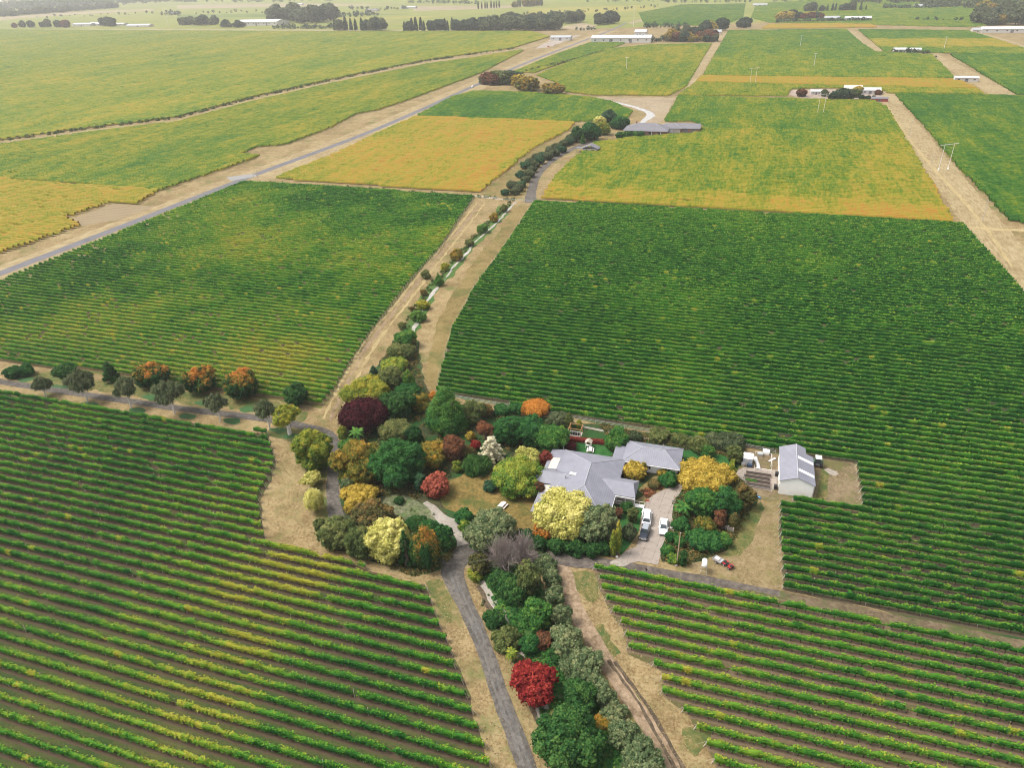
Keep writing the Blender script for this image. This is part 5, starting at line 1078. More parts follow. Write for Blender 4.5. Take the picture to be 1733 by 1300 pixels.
def hip(x0, x1, y0, y1, ze, zr, r0, r1, name, parent, mat=ROOF, th=.16):
    """a hipped roof with eave rectangle, ridge from r0 to r1 (x,y), fascia thickness"""
    m = MB(); E = [(x0, y0), (x1, y0), (x1, y1), (x0, y1)]
    v = [(a, b, ze - th) for a, b in E] + [(a, b, ze) for a, b in E] + [(r0[0], r0[1], zr), (r1[0], r1[1], zr)]
    alongx = abs(r1[0] - r0[0]) > abs(r1[1] - r0[1])
    f = [(3, 2, 1, 0)] + [(k, (k + 1) % 4, 4 + (k + 1) % 4, 4 + k) for k in range(4)]
    f += [(4, 5, 9, 8), (5, 6, 9), (6, 7, 8, 9), (7, 4, 8)] if alongx else [(4, 5, 8), (5, 6, 9, 8), (6, 7, 9), (7, 4, 8, 9)]
    o = m.add(v, f).build(name, mat, parent)
    c = MB(); Rg = [(r0[0], r0[1], zr + .03), (r1[0], r1[1], zr + .03)]; c.tube(Rg[0], Rg[1], .09, n=6)
    ends = {0: [0, 3], 1: [1, 2]} if alongx else {0: [0, 1], 1: [2, 3]}
    for k, es in ends.items():
        for e in es: c.tube(Rg[k], (E[e][0], E[e][1], ze + .03), .07, n=6)
    c.build('ridge_cap', RIDGE, o); return o
def rect_part(name, mat, parent, **k): return MB().span(*[k[q] for q in ('x0', 'x1', 'y0', 'y1', 'z0', 'z1')]).build(name, mat, parent)
def window(parent, x, y, z, w, h, face):
    """a framed window set on a wall; face '-y' looks towards the camera"""
    m = MB(); dx, dy = ((1, 0) if face[1] == 'y' else (0, 1)); s = -1 if face[0] == '-' else 1; off = .045 * s
    c = (x + (off if face[1] == 'x' else 0), y + (off if face[1] == 'y' else 0), z)
    dims = lambda a, b, t: (a if dx else t, a if dy else t, b)
    o = MB().box(c, dims(w, h, .06)).build('window', GLASS, parent)
    fr = MB(); t_ = .09
    for (a, b, ww, hh) in ((0, h / 2, w + .16, .08), (0, -h / 2, w + .16, .08), (-w / 2, 0, .08, h - .08), (w / 2, 0, .08, h - .08), (0, 0, .05, h - .08)):
        fr.box((c[0] + a * dx, c[1] + a * dy, c[2] + b), dims(ww, hh, t_))
    fr.build('window_frame', WHITE, o); return o
def door(parent, x, y, w, h, face, mat):
    s = -1 if face[0] == '-' else 1; dx = face[1] == 'y'
    o = MB().box((x + (0 if dx else .05 * s), y + (.05 * s if dx else 0), h / 2), (w if dx else .07, .07 if dx else w, h)).build('door', mat, parent)
    MB().box((x + (w * .38 if dx else .1 * s), y + (.1 * s if dx else w * .38), h * .5), (.06, .06, .14)).build('handle', METAL, o); return o

# farmhouse (axis aligned, measured from the photograph)
hs = empty('farmhouse', (-24.5, 120, 0)); tag(hs, 'white farmhouse with large blue grey hipped roof behind the bright yellow tree', 'house')

class Off:
    """parents a list of world-space meshes to a thing standing at its own base"""
    def __init__(s, o): s.o = o
    def __call__(s, m):
        m.matrix_parent_inverse = Matrix.Translation(-Vector(s.o.location)); return m
P_ = Off(hs)
P_(rect_part('wall', WHITE, hs, x0=-30.6, x1=-17.8, y0=110, y1=131.4, z0=0, z1=2.45))
P_(hip(-31.2, -17.1, 109, 132.1, 2.6, 5.3, (-23.5, 117), (-23.7, 125), 'roof', hs))
P_(MB().prism([(-34.3, 2.35), (-31.0, 2.62), (-31.0, 2.48), (-34.3, 2.2)], 'y', 124.2, 132.0).build('veranda_roof', ROOFY, hs))
P_(MB().prism([(-33.2, 2.3), (-31.0, 2.62), (-31.0, 2.48), (-33.2, 2.16)], 'y', 109.4, 118.6).build('veranda_roof', ROOFY, hs))
P_(MB().prism([(-33.4, 2.455), (-31.5, 2.62), (-31.5, 2.60), (-33.4, 2.435)], 'y', 124.4, 128.6).build('clear_sheet', CLEAR, hs))
P_(MB().prism([(-33.0, 2.36), (-31.3, 2.60), (-31.3, 2.585), (-33.0, 2.34)], 'y', 116.2, 118.4).build('clear_sheet', CLEAR, hs))
def gable_wing(x0, x1, y0, y1, ze, zr, inner, out, name, parent, hipped):
    """wing roof with ridge along X running into the main roof at `inner`; out = outer end"""
    ym = (y0 + y1) / 2; xo = out + (1.6 if out < inner else -1.6) * hipped; m = MB()
    v = [(out, y0, ze), (out, y1, ze), (inner, y1, ze), (inner, y0, ze), (xo, ym, zr), (inner, ym, zr)] + [(out, y0, ze - .18), (out, y1, ze - .18), (inner, y1, ze - .18), (inner, y0, ze - .18)]
    m.add(v, [(0, 4, 5, 3), (1, 2, 5, 4), (0, 1, 4), (3, 5, 2, 8, 9), (0, 3, 9, 6), (1, 0, 6, 7), (2, 1, 7, 8), (6, 9, 8, 7)])
    return m.build(name, ROOFY, parent)
P_(gable_wing(0, 0, 118.8, 124.0, 2.62, 4.0, -26.6, -35.0, 'wing_roof', hs, .0))
P_(gable_wing(0, 0, 118.9, 124.9, 2.62, 4.1, -21.0, -12.9, 'wing_roof', hs, .55))
P_(rect_part('wing_wall', WHITE, hs, x0=-34.4, x1=-30.6, y0=119.4, y1=123.4, z0=0, z1=2.4))
P_(rect_part('porch_wall', CREAM, hs, x0=-17.8, x1=-13.6, y0=121.4, y1=124.4, z0=0, z1=2.4))
P_(rect_part('porch_deck', plain('deck_boards', (.42, .36, .30), .8, .12, 4), hs, x0=-17.8, x1=-13.0, y0=118.9, y1=121.4, z0=.12, z1=.3))
P_(rect_part('porch_beam', WHITE, hs, x0=-17.0, x1=-12.95, y0=118.82, y1=118.96, z0=2.1, z1=2.43))
for x in (-16.9, -15.0, -13.05): P_(rect_part('porch_post', WHITE, hs, x0=x - .07, x1=x + .07, y0=118.95, y1=119.09, z0=0, z1=2.12))
for x in (-16.3, -14.4): P_(rect_part('porch_rail', WHITE, hs, x0=x - .6, x1=x + .62, y0=118.98, y1=119.04, z0=.95, z1=1.05))
P_(rect_part('porch_ramp', WHITE, hs, x0=-12.9, x1=-10.9, y0=118.9, y1=119.9, z0=.2, z1=.36))
P_(MB().span(-12.9, -10.9, 118.86, 118.92, 1.0, 1.07).span(-12.9, -10.9, 119.9, 119.96, 1.0, 1.07).span(-10.95, -10.87, 118.86, 118.94, .1, 1.07).span(-10.95, -10.87, 119.88, 119.96, .1, 1.07).span(-12.0, -11.92, 118.86, 118.92, .3, 1.0).span(-12.0, -11.92, 119.9, 119.96, .3, 1.0).build('ramp_rail', WHITE, hs))
slope = lambda x: 2.6 + (5.3 - 2.6) * (x + 31.2) / (31.2 - 23.6)
P_(MB().box((-27.0, 121.6, slope(-27.0) + .14), (1.4, .75, .22)).build('skylight', WHITE, hs))
P_(MB().tube((-28.4, 120.4, slope(-28.4) - .3), (-28.4, 120.4, slope(-28.4) + .9), .15, .15, 8).tube((-28.4, 120.4, slope(-28.4) + .9), (-28.4, 120.4, slope(-28.4) + 1.05), .24, .2, 8).build('flue', METAL, hs))
P_(MB().tube((-29.0, 130.0, 2.8), (-29.0, 130.0, 3.6), .12, .12, 8).build('flue', METAL, hs))
for x in (-28, -24.5, -21): P_(window(hs, x, 110, 1.4, 1.6, 1.1, '-y'))
for y in (112.5, 116.0): P_(window(hs, -17.8, y, 1.4, 1.5, 1.1, '+x'))
P_(window(hs, -32.5, 119.4, 1.35, 1.6, 1.0, '-y')); P_(window(hs, -16.5, 121.4, 1.45, 1.1, .9, '-y')); P_(door(hs, -14.6, 121.4, .9, 2.0, '-y', DARKW))
P_(MB().span(-31.25, -17.05, 108.9, 109.0, 2.42, 2.54).span(-17.1, -17.0, 109, 118.8, 2.42, 2.54).build('gutter', WHITE, hs))

an = empty('annex_building', (-11.5, 135.4, 0)); tag(an, 'long white annex with blue grey hipped roof right of the farmhouse', 'building'); A_ = Off(an)
A_(rect_part('wall', WHITE, an, x0=-17.2, x1=-5.4, y0=131.9, y1=139.0, z0=0, z1=2.45))
A_(hip(-17.9, -4.9, 131.2, 139.6, 2.6, 4.4, (-13.8, 135.3), (-8.9, 135.3), 'roof', an))
A_(MB().span(-20.2, -17.95, 132.2, 137.2, 2.3, 2.5).build('link_roof', ROOFY, an)); A_(rect_part('link_wall', WHITE, an, x0=-20.1, x1=-17.25, y0=132.4, y1=137.0, z0=0, z1=2.29))
A_(window(an, -11.8, 131.9, 1.5, .9, 1.0, '-y')); A_(window(an, -7.6, 131.9, 1.5, 1.4, 1.0, '-y')); A_(door(an, -14.8, 131.9, .9, 2.05, '-y', CREAM))
A_(MB().tube((-9.5, 138.2, 2.9), (-9.5, 138.2, 3.8), .1, .1, 8).build('flue', METAL, an))
A_(MB().span(-17.9, -4.9, 131.08, 131.18, 2.42, 2.55).build('gutter', WHITE, an))

sh = empty('shed', (19.6, 137, 0)); tag(sh, 'white gabled shed with blue grey roof and two clear roof strips', 'shed'); S_ = Off(sh)
WS = plain('shed_cladding', (.80, .78, .74), .6, .04, 1.2)
S_(MB().prism([(16.2, 0), (22.9, 0), (22.9, 3.45), (19.4, 4.85), (16.2, 3.6)], 'y', 131.75, 142.0).span(16.2, 21.4, 142.0, 144.3, 0, 3.3).build('wall', WS, sh))
S_(MB().prism([(15.95, 3.56), (19.4, 4.95), (19.4, 5.07), (15.95, 3.68)], 'y', 131.55, 144.5).prism([(19.4, 4.95), (23.15, 3.43), (23.15, 3.55), (19.4, 5.07)], 'y', 131.55, 142.3).prism([(19.4, 4.95), (21.5, 4.1), (21.5, 4.22), (19.4, 5.07)], 'y', 142.3, 144.5).build('roof', ROOFY, sh))
for y in (134.3, 139.0): S_(MB().prism([(19.6, 5.005), (23.0, 3.63), (23.0, 3.65), (19.6, 5.03)], 'y', y, y + 1.0).build('clear_roof_strip', plain('clear_strip', (.74, .73, .74), .3, .03), sh))
S_(MB().tube((19.4, 131.5, 5.07), (19.4, 144.5, 5.07), .1, n=6).build('ridge_cap', RIDGE, sh))
S_(rect_part('roller_door', plain('grey_roller_door', (.42, .43, .45), .5, .08), sh, x0=22.9, x1=22.96, y0=133, y1=136.6, z0=0, z1=2.9))
S_(door(sh, 16.2, 134.5, .9, 2.05, '-x', CREAM))
S_(MB().tube((16.1, 131.75, 0), (16.1, 131.75, 3.5), .05, n=6).tube((23.0, 131.75, 0), (23.0, 131.75, 3.4), .05, n=6).build('downpipe', METAL, sh))

# small shed, garden beds and frames between hedge and shed
c = at(1264, 789); gs = empty('garden_shed', (c[0], c[1], 0)); tag(gs, 'small grey and white metal garden shed under the dark trees', 'shed')
MB().box((0, 1.2, 1.0), (2.0, 2.3, 2.0)).build('wall', plain('shed_grey', (.36, .38, .42), .5), gs)
MB().prism([(0.0, 2.02), (1.25, 2.4), (2.5, 2.02), (1.25, 2.32)], 'x', -1.12, 1.12).build('roof', WHITE, gs)
MB().box((-.2, .0, .95), (.8, .08, 1.75)).build('door', METAL, gs)
SOIL = plain('bed_soil', (.03, .022, .017), .95, .3, 4); BOARD = plain('bed_board', (.24, .19, .15), .8, .2, 5)
for k, (a, b, l) in enumerate([((1262, 802), (1305, 807), 'back dark soil bed beside the shed'), ((1258, 808), (1303, 813), 'second dark soil bed from the back'), ((1260, 815), (1304, 820), 'third dark soil bed, with green seedlings at its left'), ((1262, 822), (1304, 827), 'front dark soil bed beside the shed')]):
    p, q = at(*a), at(*b); L = q[0] - p[0]; y = (p[1] + q[1]) / 2
    bd = empty('raised_bed', ((p[0] + q[0]) / 2, y, 0)); tag(bd, l, 'raised bed', 'dark raised beds beside the shed')
    MB().box((0, -.5, .22), (L, .07, .44)).box((0, .5, .22), (L, .07, .44)).box((-L / 2 + .035, 0, .22), (.07, .93, .44)).box((L / 2 - .035, 0, .22), (.07, .93, .44)).build('frame', BOARD, bd)
    MB().box((0, 0, .19), (L - .16, .92, .36)).build('soil', SOIL, bd)
    if k == 2:
        rng = np.random.default_rng(4); n = 500; C = np.stack([-L / 2 + .2 + rng.random(n) * L * .42, (rng.random(n) - .5) * .8, .42 + .18 * rng.random(n)], 1)
        link('seedlings', qmesh('seedlings', rhombs(C, np.array([0, 0, 1.0]) + .5 * rng.normal(size=(n, 3)), .1, rng), np.repeat(.5 + .2 * rng.normal(size=n), 4), LF['mid']), bd)
c = at(1290, 800); gf = empty('plant_support', (c[0], c[1], 0)); tag(gf, 'thin white pole frame over the garden plot behind the beds', 'frame')
for k, (x, y) in enumerate([(-1.8, .2), (1.8, .2), (-1.8, 5.2), (1.8, 5.2), (1.8, 2.7)]): MB().tube((x, y, 0), (x, y, 1.9), .045, n=6).build('pole', WHITE, gf)
MB().tube((-1.8, 5.2, 1.9), (1.8, 5.2, 1.9), .04, n=6).tube((1.8, .2, 1.9), (1.8, 5.2, 1.9), .04, n=6).tube((-1.8, .2, .9), (1.8, .2, .9), .04, n=6).build('rail', WHITE, gf)
def cloth(name, pts, w_, mat, label, cat):
    rng = random.Random(len(label)); P = [at(*p) for p in pts]; V, Q = [], []
    for k, p in enumerate(P):
        for s in (-1, 0, 1): V.append((p[0] + s * w_ / 2 + .15 * rng.uniform(-1, 1), p[1] + .2 * rng.uniform(-1, 1), .22 + .2 * rng.random() - .14 * abs(s)))
    for k in range(len(P) - 1):
        for s in (0, 1): Q.append((3 * k + s, 3 * k + s + 1, 3 * k + s + 4, 3 * k + s + 3))
    o = MB().add(V, Q).build(name, mat, smooth=True); md = o.modifiers.new('thickness', 'SOLIDIFY'); md.thickness = .03
    return tag(o, label, cat)
CLOTH = plain('white_cloth', (.72, .70, .68), .8, .08, 3)
cloth('row_cover', [(1280, 774), (1279, 780), (1282, 786), (1284, 791), (1283, 795)], .8, CLOTH, 'twisted white row cover left in the garden plot', 'row cover')
cloth('row_cover', [(1301, 783), (1305, 780), (1309, 778), (1312, 776)], .7, CLOTH, 'white sheet bunched beside the shed wall', 'sheet')
cloth('tarp', [(1277, 838), (1280, 841), (1282, 845)], 1.3, plain('blue_tarp', (.10, .33, .62), .5, .1), 'small bright blue tarp on the grass below the beds', 'tarp')
for (x, y, w_, d_, h_, mt, nm, l, ct) in [(1296, 768, 1.4, 1.2, .9, WHITE, 'storage_crate', 'white crate stack at the back of the garden plot', 'crate'), (1286, 771, 1.1, 1.0, .7, METAL, 'storage_crate', 'grey crate left of the white crates', 'crate'), (1268, 790, 1.1, .9, .8, plain('navy_plastic', (.03, .05, .09), .5), 'storage_bin', 'dark blue bin before the garden shed', 'bin'), (1257, 788, .7, .6, .9, METAL, 'storage_bin', 'small grey bin left of the garden shed', 'bin')]:
    p = at(x, y); o = empty(nm, (p[0], p[1], 0)); tag(o, l, ct)
    MB().box((0, 0, h_ * .47), (w_, d_, h_ * .94), taper=1.06).build('body', mt, o, bevel=.03); MB().box((0, 0, h_ * .97), (w_ * 1.1, d_ * 1.1, h_ * .06)).build('lid', mt, o)
for (x, y, l) in [(1312, 828, 'black wheelie bin at the front left corner of the shed'), (1314, 806, 'black wheelie bin against the left shed wall')]:
    p = at(x, y); o = empty('wheelie_bin', (p[0], p[1], 0)); tag(o, l, 'bin', 'black bins at the shed')
    MB().box((0, 0, .52), (.6, .66, .95), taper=1.2).build('body', BLACK, o, bevel=.03); MB().prism([(-.42, 1.0), (.42, 1.0), (.42, 1.06), (-.3, 1.12)], 'x', -.36, .36).build('lid', BLACK, o)
    for s in (-1, 1): MB().tube((s * .28, .3, .1), (s * .33, .3, .1), .1, n=10).build('wheel', BLACK, o)

# ------------------------------------------------------------------ vehicles
PAINTW = plain('car_white', (.80, .80, .80), .25, .02, 1, 0, .6); PAINTD = plain('car_navy', (.02, .026, .04), .28, .05, 1, 0, .6)
RED = plain('red_paint', (.34, .03, .028), .4, .08); GREEN = plain('tractor_green', (.03, .085, .04), .4, .1); LAMP = plain('lamp_lens', (.75, .75, .72), .15, .02); TAIL = plain('tail_lens', (.45, .02, .02), .25, .03); GREY = plain('grey_plastic', (.16, .16, .17), .6, .1)
def wheel(parent, x, y, r, w_, rim=METAL, name='wheel'):
    o = MB().tube((x - w_ / 2, y, r), (x + w_ / 2, y, r), r, n=16).build(name, BLACK, parent, bevel=.03)
    s = 1 if x > 0 else -1; MB().tube((x + s * w_ * .42, y, r), (x + s * w_ * .56, y, r), r * .6, r * .52, 12).build('rim', rim, o); return o
def vehicle(loc, rz, body, cabin, roofz, paint, label, wid=1.82, wr=.34, wy=(-1.35, 1.4), roof_rails=False, cat='car', name='parked_car', roofmat=None, spare=False):
    """front towards local +y; body/cabin are stations (y, z) along the side profile"""
    o = empty(name, (loc[0], loc[1], 0), rz); tag(o, label, cat)
    hw = wid / 2; rings = []
    for (y, zb, zt, k) in body: rings.append([(-hw * k, y, zb), (-hw * k * 1.0, y, zb + (zt - zb) * .45), (-hw * k * .99, y, zb + (zt - zb) * .72), (-hw * k * .86, y, zt), (hw * k * .86, y, zt), (hw * k * .99, y, zb + (zt - zb) * .72), (hw * k, y, zb + (zt - zb) * .45), (hw * k, y, zb)])
    MB().loft(rings).build('body', paint, o, smooth=False)
    (yb0, zb0), (yt0, _z), (yt1, _z1), (yb1, zb1) = cabin; a, b = hw * .84, hw * .68; zt = roofz
    B = [(-a, yb0, zb0), (a, yb0, zb0), (a, yb1, zb1), (-a, yb1, zb1)]; T = [(-b, yt0, zt), (b, yt0, zt), (b, yt1, zt), (-b, yt1, zt)]
    def pane(nm, q):
        q = [Vector(p) for p in q]; n = (q[1] - q[0]).cross(q[3] - q[0]).normalized(); c_ = sum(q, Vector()) / 4
        if n.dot(c_ - Vector((0, 0, zt - .5))) < 0: n = -n
        inn = [p + (c_ - p) * .1 for p in q]; m = MB(); m.add([p + n * .012 for p in inn] + [p - n * .03 for p in inn], [(0, 1, 2, 3), (7, 6, 5, 4), (0, 4, 5, 1), (1, 5, 6, 2), (2, 6, 7, 3), (3, 7, 4, 0)]); m.build(nm, GLASS, o)
    MB().add(B + T, [(3, 2, 1, 0), (4, 5, 6, 7), (0, 1, 5, 4), (1, 2, 6, 5), (2, 3, 7, 6), (3, 0, 4, 7)]).build('cabin', paint, o)
    MB().add([(p[0] * 1.02, p[1], zt + .004) for p in T] + [(p[0] * .9, p[1] * .97 if True else 0, zt + .07) for p in T], [(3, 2, 1, 0), (4, 5, 6, 7), (0, 1, 5, 4), (1, 2, 6, 5), (2, 3, 7, 6), (3, 0, 4, 7)]).build('roof', roofmat or paint, o)
    pane('rear_window', [B[0], B[1], T[1], T[0]]); pane('windscreen', [B[3], B[2], T[2], T[3]])
    for s in (0, 1):
        bb, tt = ((B[0], B[3]), (T[0], T[3])) if s == 0 else ((B[1], B[2]), (T[1], T[2]))
        lerp = lambda p, q, t: tuple(p[i] * (1 - t) + q[i] * t for i in range(3))
        for (t0, t1) in ((.04, .5), (.52, .96)): pane('side_window', [lerp(bb[0], bb[1], t0), lerp(bb[0], bb[1], t1), lerp(tt[0], tt[1], t1), lerp(tt[0], tt[1], t0)])
    for y in wy:
        for s in (-1, 1): wheel(o, s * (hw - .1), y, wr, .24)
    f, r = body[-1], body[0]
    for s in (-1, 1):
        MB().box((s * hw * .62, f[0] - .06, f[2] - .14), (.36, .14, .15)).build('headlight', LAMP, o); MB().box((s * hw * .7, r[0] + .05, r[2] - .16), (.26, .14, .2)).build('tail_light', TAIL, o)
        MB().box((s * (hw + .1), cabin[3][0] - .35, zb1 + .1), (.2, .1, .14)).build('mirror', paint, o)
    MB().box((0, f[0] + .01, f[1] + .14), (wid * .9, .12, .2)).build('bumper', GREY, o); MB().box((0, r[0] - .01, r[1] + .14), (wid * .9, .12, .2)).build('bumper', GREY, o)
    if roof_rails:
        for s in (-1, 1): MB().tube((s * b * .92, yt0 + .1, zt + .11), (s * b * .92, yt1 - .1, zt + .11), .03, n=6).build('roof_rail', BLACK, o)
    return o
suv_b = [(-2.35, .42, .95, .90), (-2.2, .32, 1.12, .98), (-.6, .28, 1.12, 1), (1.2, .28, 1.08, 1), (2.0, .3, 1.0, .98), (2.35, .4, .85, .88)]
vehicle((-9.95, 115.9), math.radians(6), suv_b, [(-2.15, 1.1), (-1.75, 0), (.45, 0), (1.15, 1.06)], 1.76, PAINTW, 'white off-roader with roof rails parked on the concrete drive', 1.95, .38, (-1.4, 1.42), True)
jp_b = [(-1.95, .5, 1.0, .96), (-1.85, .4, 1.12, 1), (.45, .4, 1.12, 1), (.6, .42, 1.1, .9), (1.85, .46, 1.04, .84), (2.0, .5, .95, .8)]
jp = vehicle((-9.65, 111.0), math.radians(176), jp_b, [(-1.75, 1.1), (-1.68, 0), (.25, 0), (.55, 1.1)], 1.82, PAINTD, 'dark navy off-roader with grey soft top behind the white one', 1.78, .4, (-1.25, 1.35), False, roofmat=plain('grey_soft_top', (.24, .26, .29), .8, .08))
MB().tube((0, -2.1, 1.0), (0, -1.95, 1.0), .34, n=14).build('spare_wheel', BLACK, jp); MB().box((0, 2.07, .72), (.5, .04, .16)).build('number_plate', WHITE, jp)
sd_b = [(-2.3, .36, .86, .86), (-2.1, .26, .98, .97), (-1.0, .22, .96, 1), (.9, .22, .92, 1), (1.9, .24, .82, .97), (2.3, .34, .68, .84)]
vehicle((-6.2, 113.9), math.radians(184), sd_b, [(-1.75, .96), (-1.05, 0), (.25, 0), (1.05, .92)], 1.44, PAINTW, 'white sedan parked on the right of the drive', 1.8, .32, (-1.35, 1.4))
tr = empty('tractor', (24.6, 145.2, 0), math.radians(180)); tag(tr, 'green tractor with white cab roof and red wheel centres behind the shed', 'tractor')
for s in (-1, 1): wheel(tr, s * .85, 1.1 * -1 + 2.3, .78, .42, RED, 'rear_wheel'); wheel(tr, s * .75, -1.0, .48, .3, RED, 'front_wheel')
MB().box((0, -.5, 1.05), (.75, 1.9, .7)).build('hood', GREEN, tr, bevel=.08); MB().box((0, .9, .85), (.9, 1.5, .5)).build('chassis', GREY, tr)
MB().box((0, 1.0, 1.75), (1.2, 1.3, 1.3), taper=.86).build('cab_glass', GLASS, tr); MB().box((0, 1.0, 2.48), (1.35, 1.5, .16)).build('cab_roof', WHITE, tr, bevel=.04)
for s in (-1, 1): MB().box((s * .85, 1.2, 1.62), (.45, 1.1, .08)).build('mudguard', GREEN, tr)
MB().tube((.2, -1.0, 1.4), (.2, -1.0, 2.1), .06, n=8).build('exhaust', BLACK, tr)
qb = empty('quad_bike', (6.85, 106.5, 0), math.radians(-128)); tag(qb, 'red quad bike hitched to the small grey trailer', 'quad bike')
for y in (-.6, .62):
    for s in (-1, 1): wheel(qb, s * .48, y, .29, .26)
MB().box((0, 0, .5), (.5, 1.5, .3)).build('chassis', BLACK, qb, bevel=.04); MB().loft([[(-.3, .2, .55), (.3, .2, .55), (.26, .2, .85), (-.26, .2, .85)], [(-.34, .95, .5), (.34, .95, .5), (.2, .95, .68), (-.2, .95, .68)]]).build('front_body', RED, qb)
for y in (-.62, .64):
    for s in (-1, 1): MB().box((s * .46, y, .68), (.34, .66, .06)).build('mudguard', RED, qb)
MB().box((0, -.3, .82), (.34, .75, .14)).build('seat', BLACK, qb, bevel=.04); MB().tube((-.38, .3, 1.02), (.38, .3, 1.02), .025, n=6).tube((0, .38, .7), (0, .3, 1.02), .035, n=6).build('handlebar', BLACK, qb)
for y, z in ((.78, .8), (-.78, .8)): MB().box((0, y, z), (.7, .42, .03)).build('rack', BLACK, qb)
tl = empty('trailer', (4.95, 107.35, 0), math.radians(-118)); tag(tl, 'small grey box trailer behind the red quad bike', 'trailer')
for s in (-1, 1): wheel(tl, s * .68, 0, .28, .17); MB().box((s * .6, 0, .62), (.05, 1.8, .34)).build('side_panel', METAL, tl)
MB().box((0, 0, .46), (1.15, 1.8, .05)).build('floor_panel', METAL, tl); MB().box((0, -.9, .62), (1.2, .05, .34)).box((0, .9, .62), (1.2, .05, .34)).build('end_panel', METAL, tl); MB().tube((0, .9, .42), (0, 1.75, .4), .04, n=6).build('tow_bar', METAL, tl)
MB().box((-.1, -.2, .66), (.8, 1.0, .3)).build('load_cover', plain('grey_cover', (.52, .47, .44), .8), tl, bevel=.05)

# fuel tank on its stand, person, poles, picnic tables, fences and small things
c = at(1190, 972); tk = empty('tank_stand', (c[0], c[1] + .6, 0)); tag(tk, 'weathered steel stand with four splayed legs in the tank yard', 'stand')
for sx in (-1, 1):
    for sy in (-1, 1): MB().tube((sx * .62, sy * .75, 0), (sx * .42, sy * .5, 1.75), .055, n=6).build('leg', POST, tk)
MB().box((0, 0, 1.78), (1.0, 1.2, .08)).build('platform', POST, tk); MB().tube((-.55, -.66, .8), (.55, -.66, .8), .03, n=6).tube((-.55, .66, .8), (.55, .66, .8), .03, n=6).build('brace', POST, tk)
ft = empty('fuel_tank', (c[0], c[1] + .6, 1.82)); tag(ft, 'white round ended fuel tank lying on the steel stand', 'tank')
MB().loft([[(r * .5 * math.cos(a), y, .5 + r * .5 * math.sin(a)) for a in [k * math.pi / 7 for k in range(14)]] for (y, r) in ((-.95, .5), (-.85, .85), (-.7, 1), (.7, 1), (.85, .85), (.95, .5))]).build('drum', WHITE, ft, smooth=True)
MB().tube((0, .2, .98), (0, .2, 1.1), .1, n=8).build('cap', GREY, ft)
p0, p1 = at(1145, 957), at(1154, 904)
pl = empty('wooden_pole', (p0[0], p0[1], 0)); tag(pl, 'tall bare wooden pole at the edge of the vegetable bed', 'pole')
MB().tube((0, 0, 0), (0, 0, 8.2), .13, .09, 8).build('shaft', plain('pole_wood', (.36, .27, .17), .85, .2, 4), pl); MB().tube((0, 0, 8.2), (0, 0, 8.26), .11, .1, 8).build('cap', METAL, pl)

def picnic(px, py, rz, label):
    g = at(px, py); o = empty('picnic_table', (g[0], g[1], 0), rz); tag(o, label, 'picnic table', 'picnic tables')
    wd = plain('bleached_timber', (.58, .54, .52), .75, .08, 5); m = MB()
    for k in range(5): m.box((-.34 + .17 * k, 0, .74), (.155, 1.8, .045))
    m.build('tabletop', wd, o)
    for s in (-1, 1): MB().box((s * .72 - .07, 0, .44), (.13, 1.8, .045)).box((s * .72 + .07, 0, .44), (.13, 1.8, .045)).build('bench', wd, o)
    for y in (-.65, .65):
        for s in (-1, 1): MB().tube((s * .62, y, 0), (s * .22, y, .72), .045, n=4).build('leg', wd, o)
        MB().box((0, y, .39), (1.6, .06, .09)).build('cross_bar', wd, o)
picnic(851, 858, -.25, 'bleached picnic table on the golden lawn'); picnic(999, 764, .12, 'white picnic table on the small lawn behind the house')
# courtyard behind the house
c = at(974, 735); pg = empty('pergola', (c[0], c[1], 0)); tag(pg, 'small orange timber pergola behind the house', 'pergola'); OT = plain('orange_timber', (.42, .22, .09), .7, .15, 4)
for x in (-1.5, 1.5):
    for y in (-1.1, 1.1): MB().box((x, y, 1.1), (.11, .11, 2.2)).build('post', OT, pg)
MB().box((0, -1.1, 2.25), (3.4, .1, .16)).box((0, 1.1, 2.25), (3.4, .1, .16)).box((-1.5, 0, 2.25), (.1, 2.1, .14)).box((1.5, 0, 2.25), (.1, 2.1, .14)).build('beam', OT, pg)
MB().box((0, 0, .06), (3.2, 2.2, .12)).build('slab', plain('pale_paving', (.33, .31, .28), .8), pg)
for k in range(4):
    o = empty('storage_bin', (c[0] - .9 + .6 * k, c[1] - .5, .12)); tag(o, '%s black bin from the left under the orange pergola' % ordinal(k + 1), 'bin', 'black bins under the pergola')
    MB().box((0, 0, .36), (.42, .42, .7), taper=1.15).build('body', BLACK, o, bevel=.02); MB().box((0, 0, .74), (.52, .52, .05)).build('lid', BLACK, o)
a, b = at(962, 738), at(953, 768); fn = empty('white_fence', (a[0], a[1], 0)); tag(fn, 'white board fence between dark trees and the small lawn', 'fence')
d = Vector((b[0] - a[0], b[1] - a[1])); L = d.length; ang = math.atan2(d.y, d.x)
MB().box((d.x / 2, d.y / 2, .95), (L, .05, 1.5), ang).build('board_panel', WHITE, fn)
for t in (0, .33, .66, 1): MB().box((d.x * t, d.y * t, .9), (.12, .12, 1.8), ang).build('post', WHITE, fn)


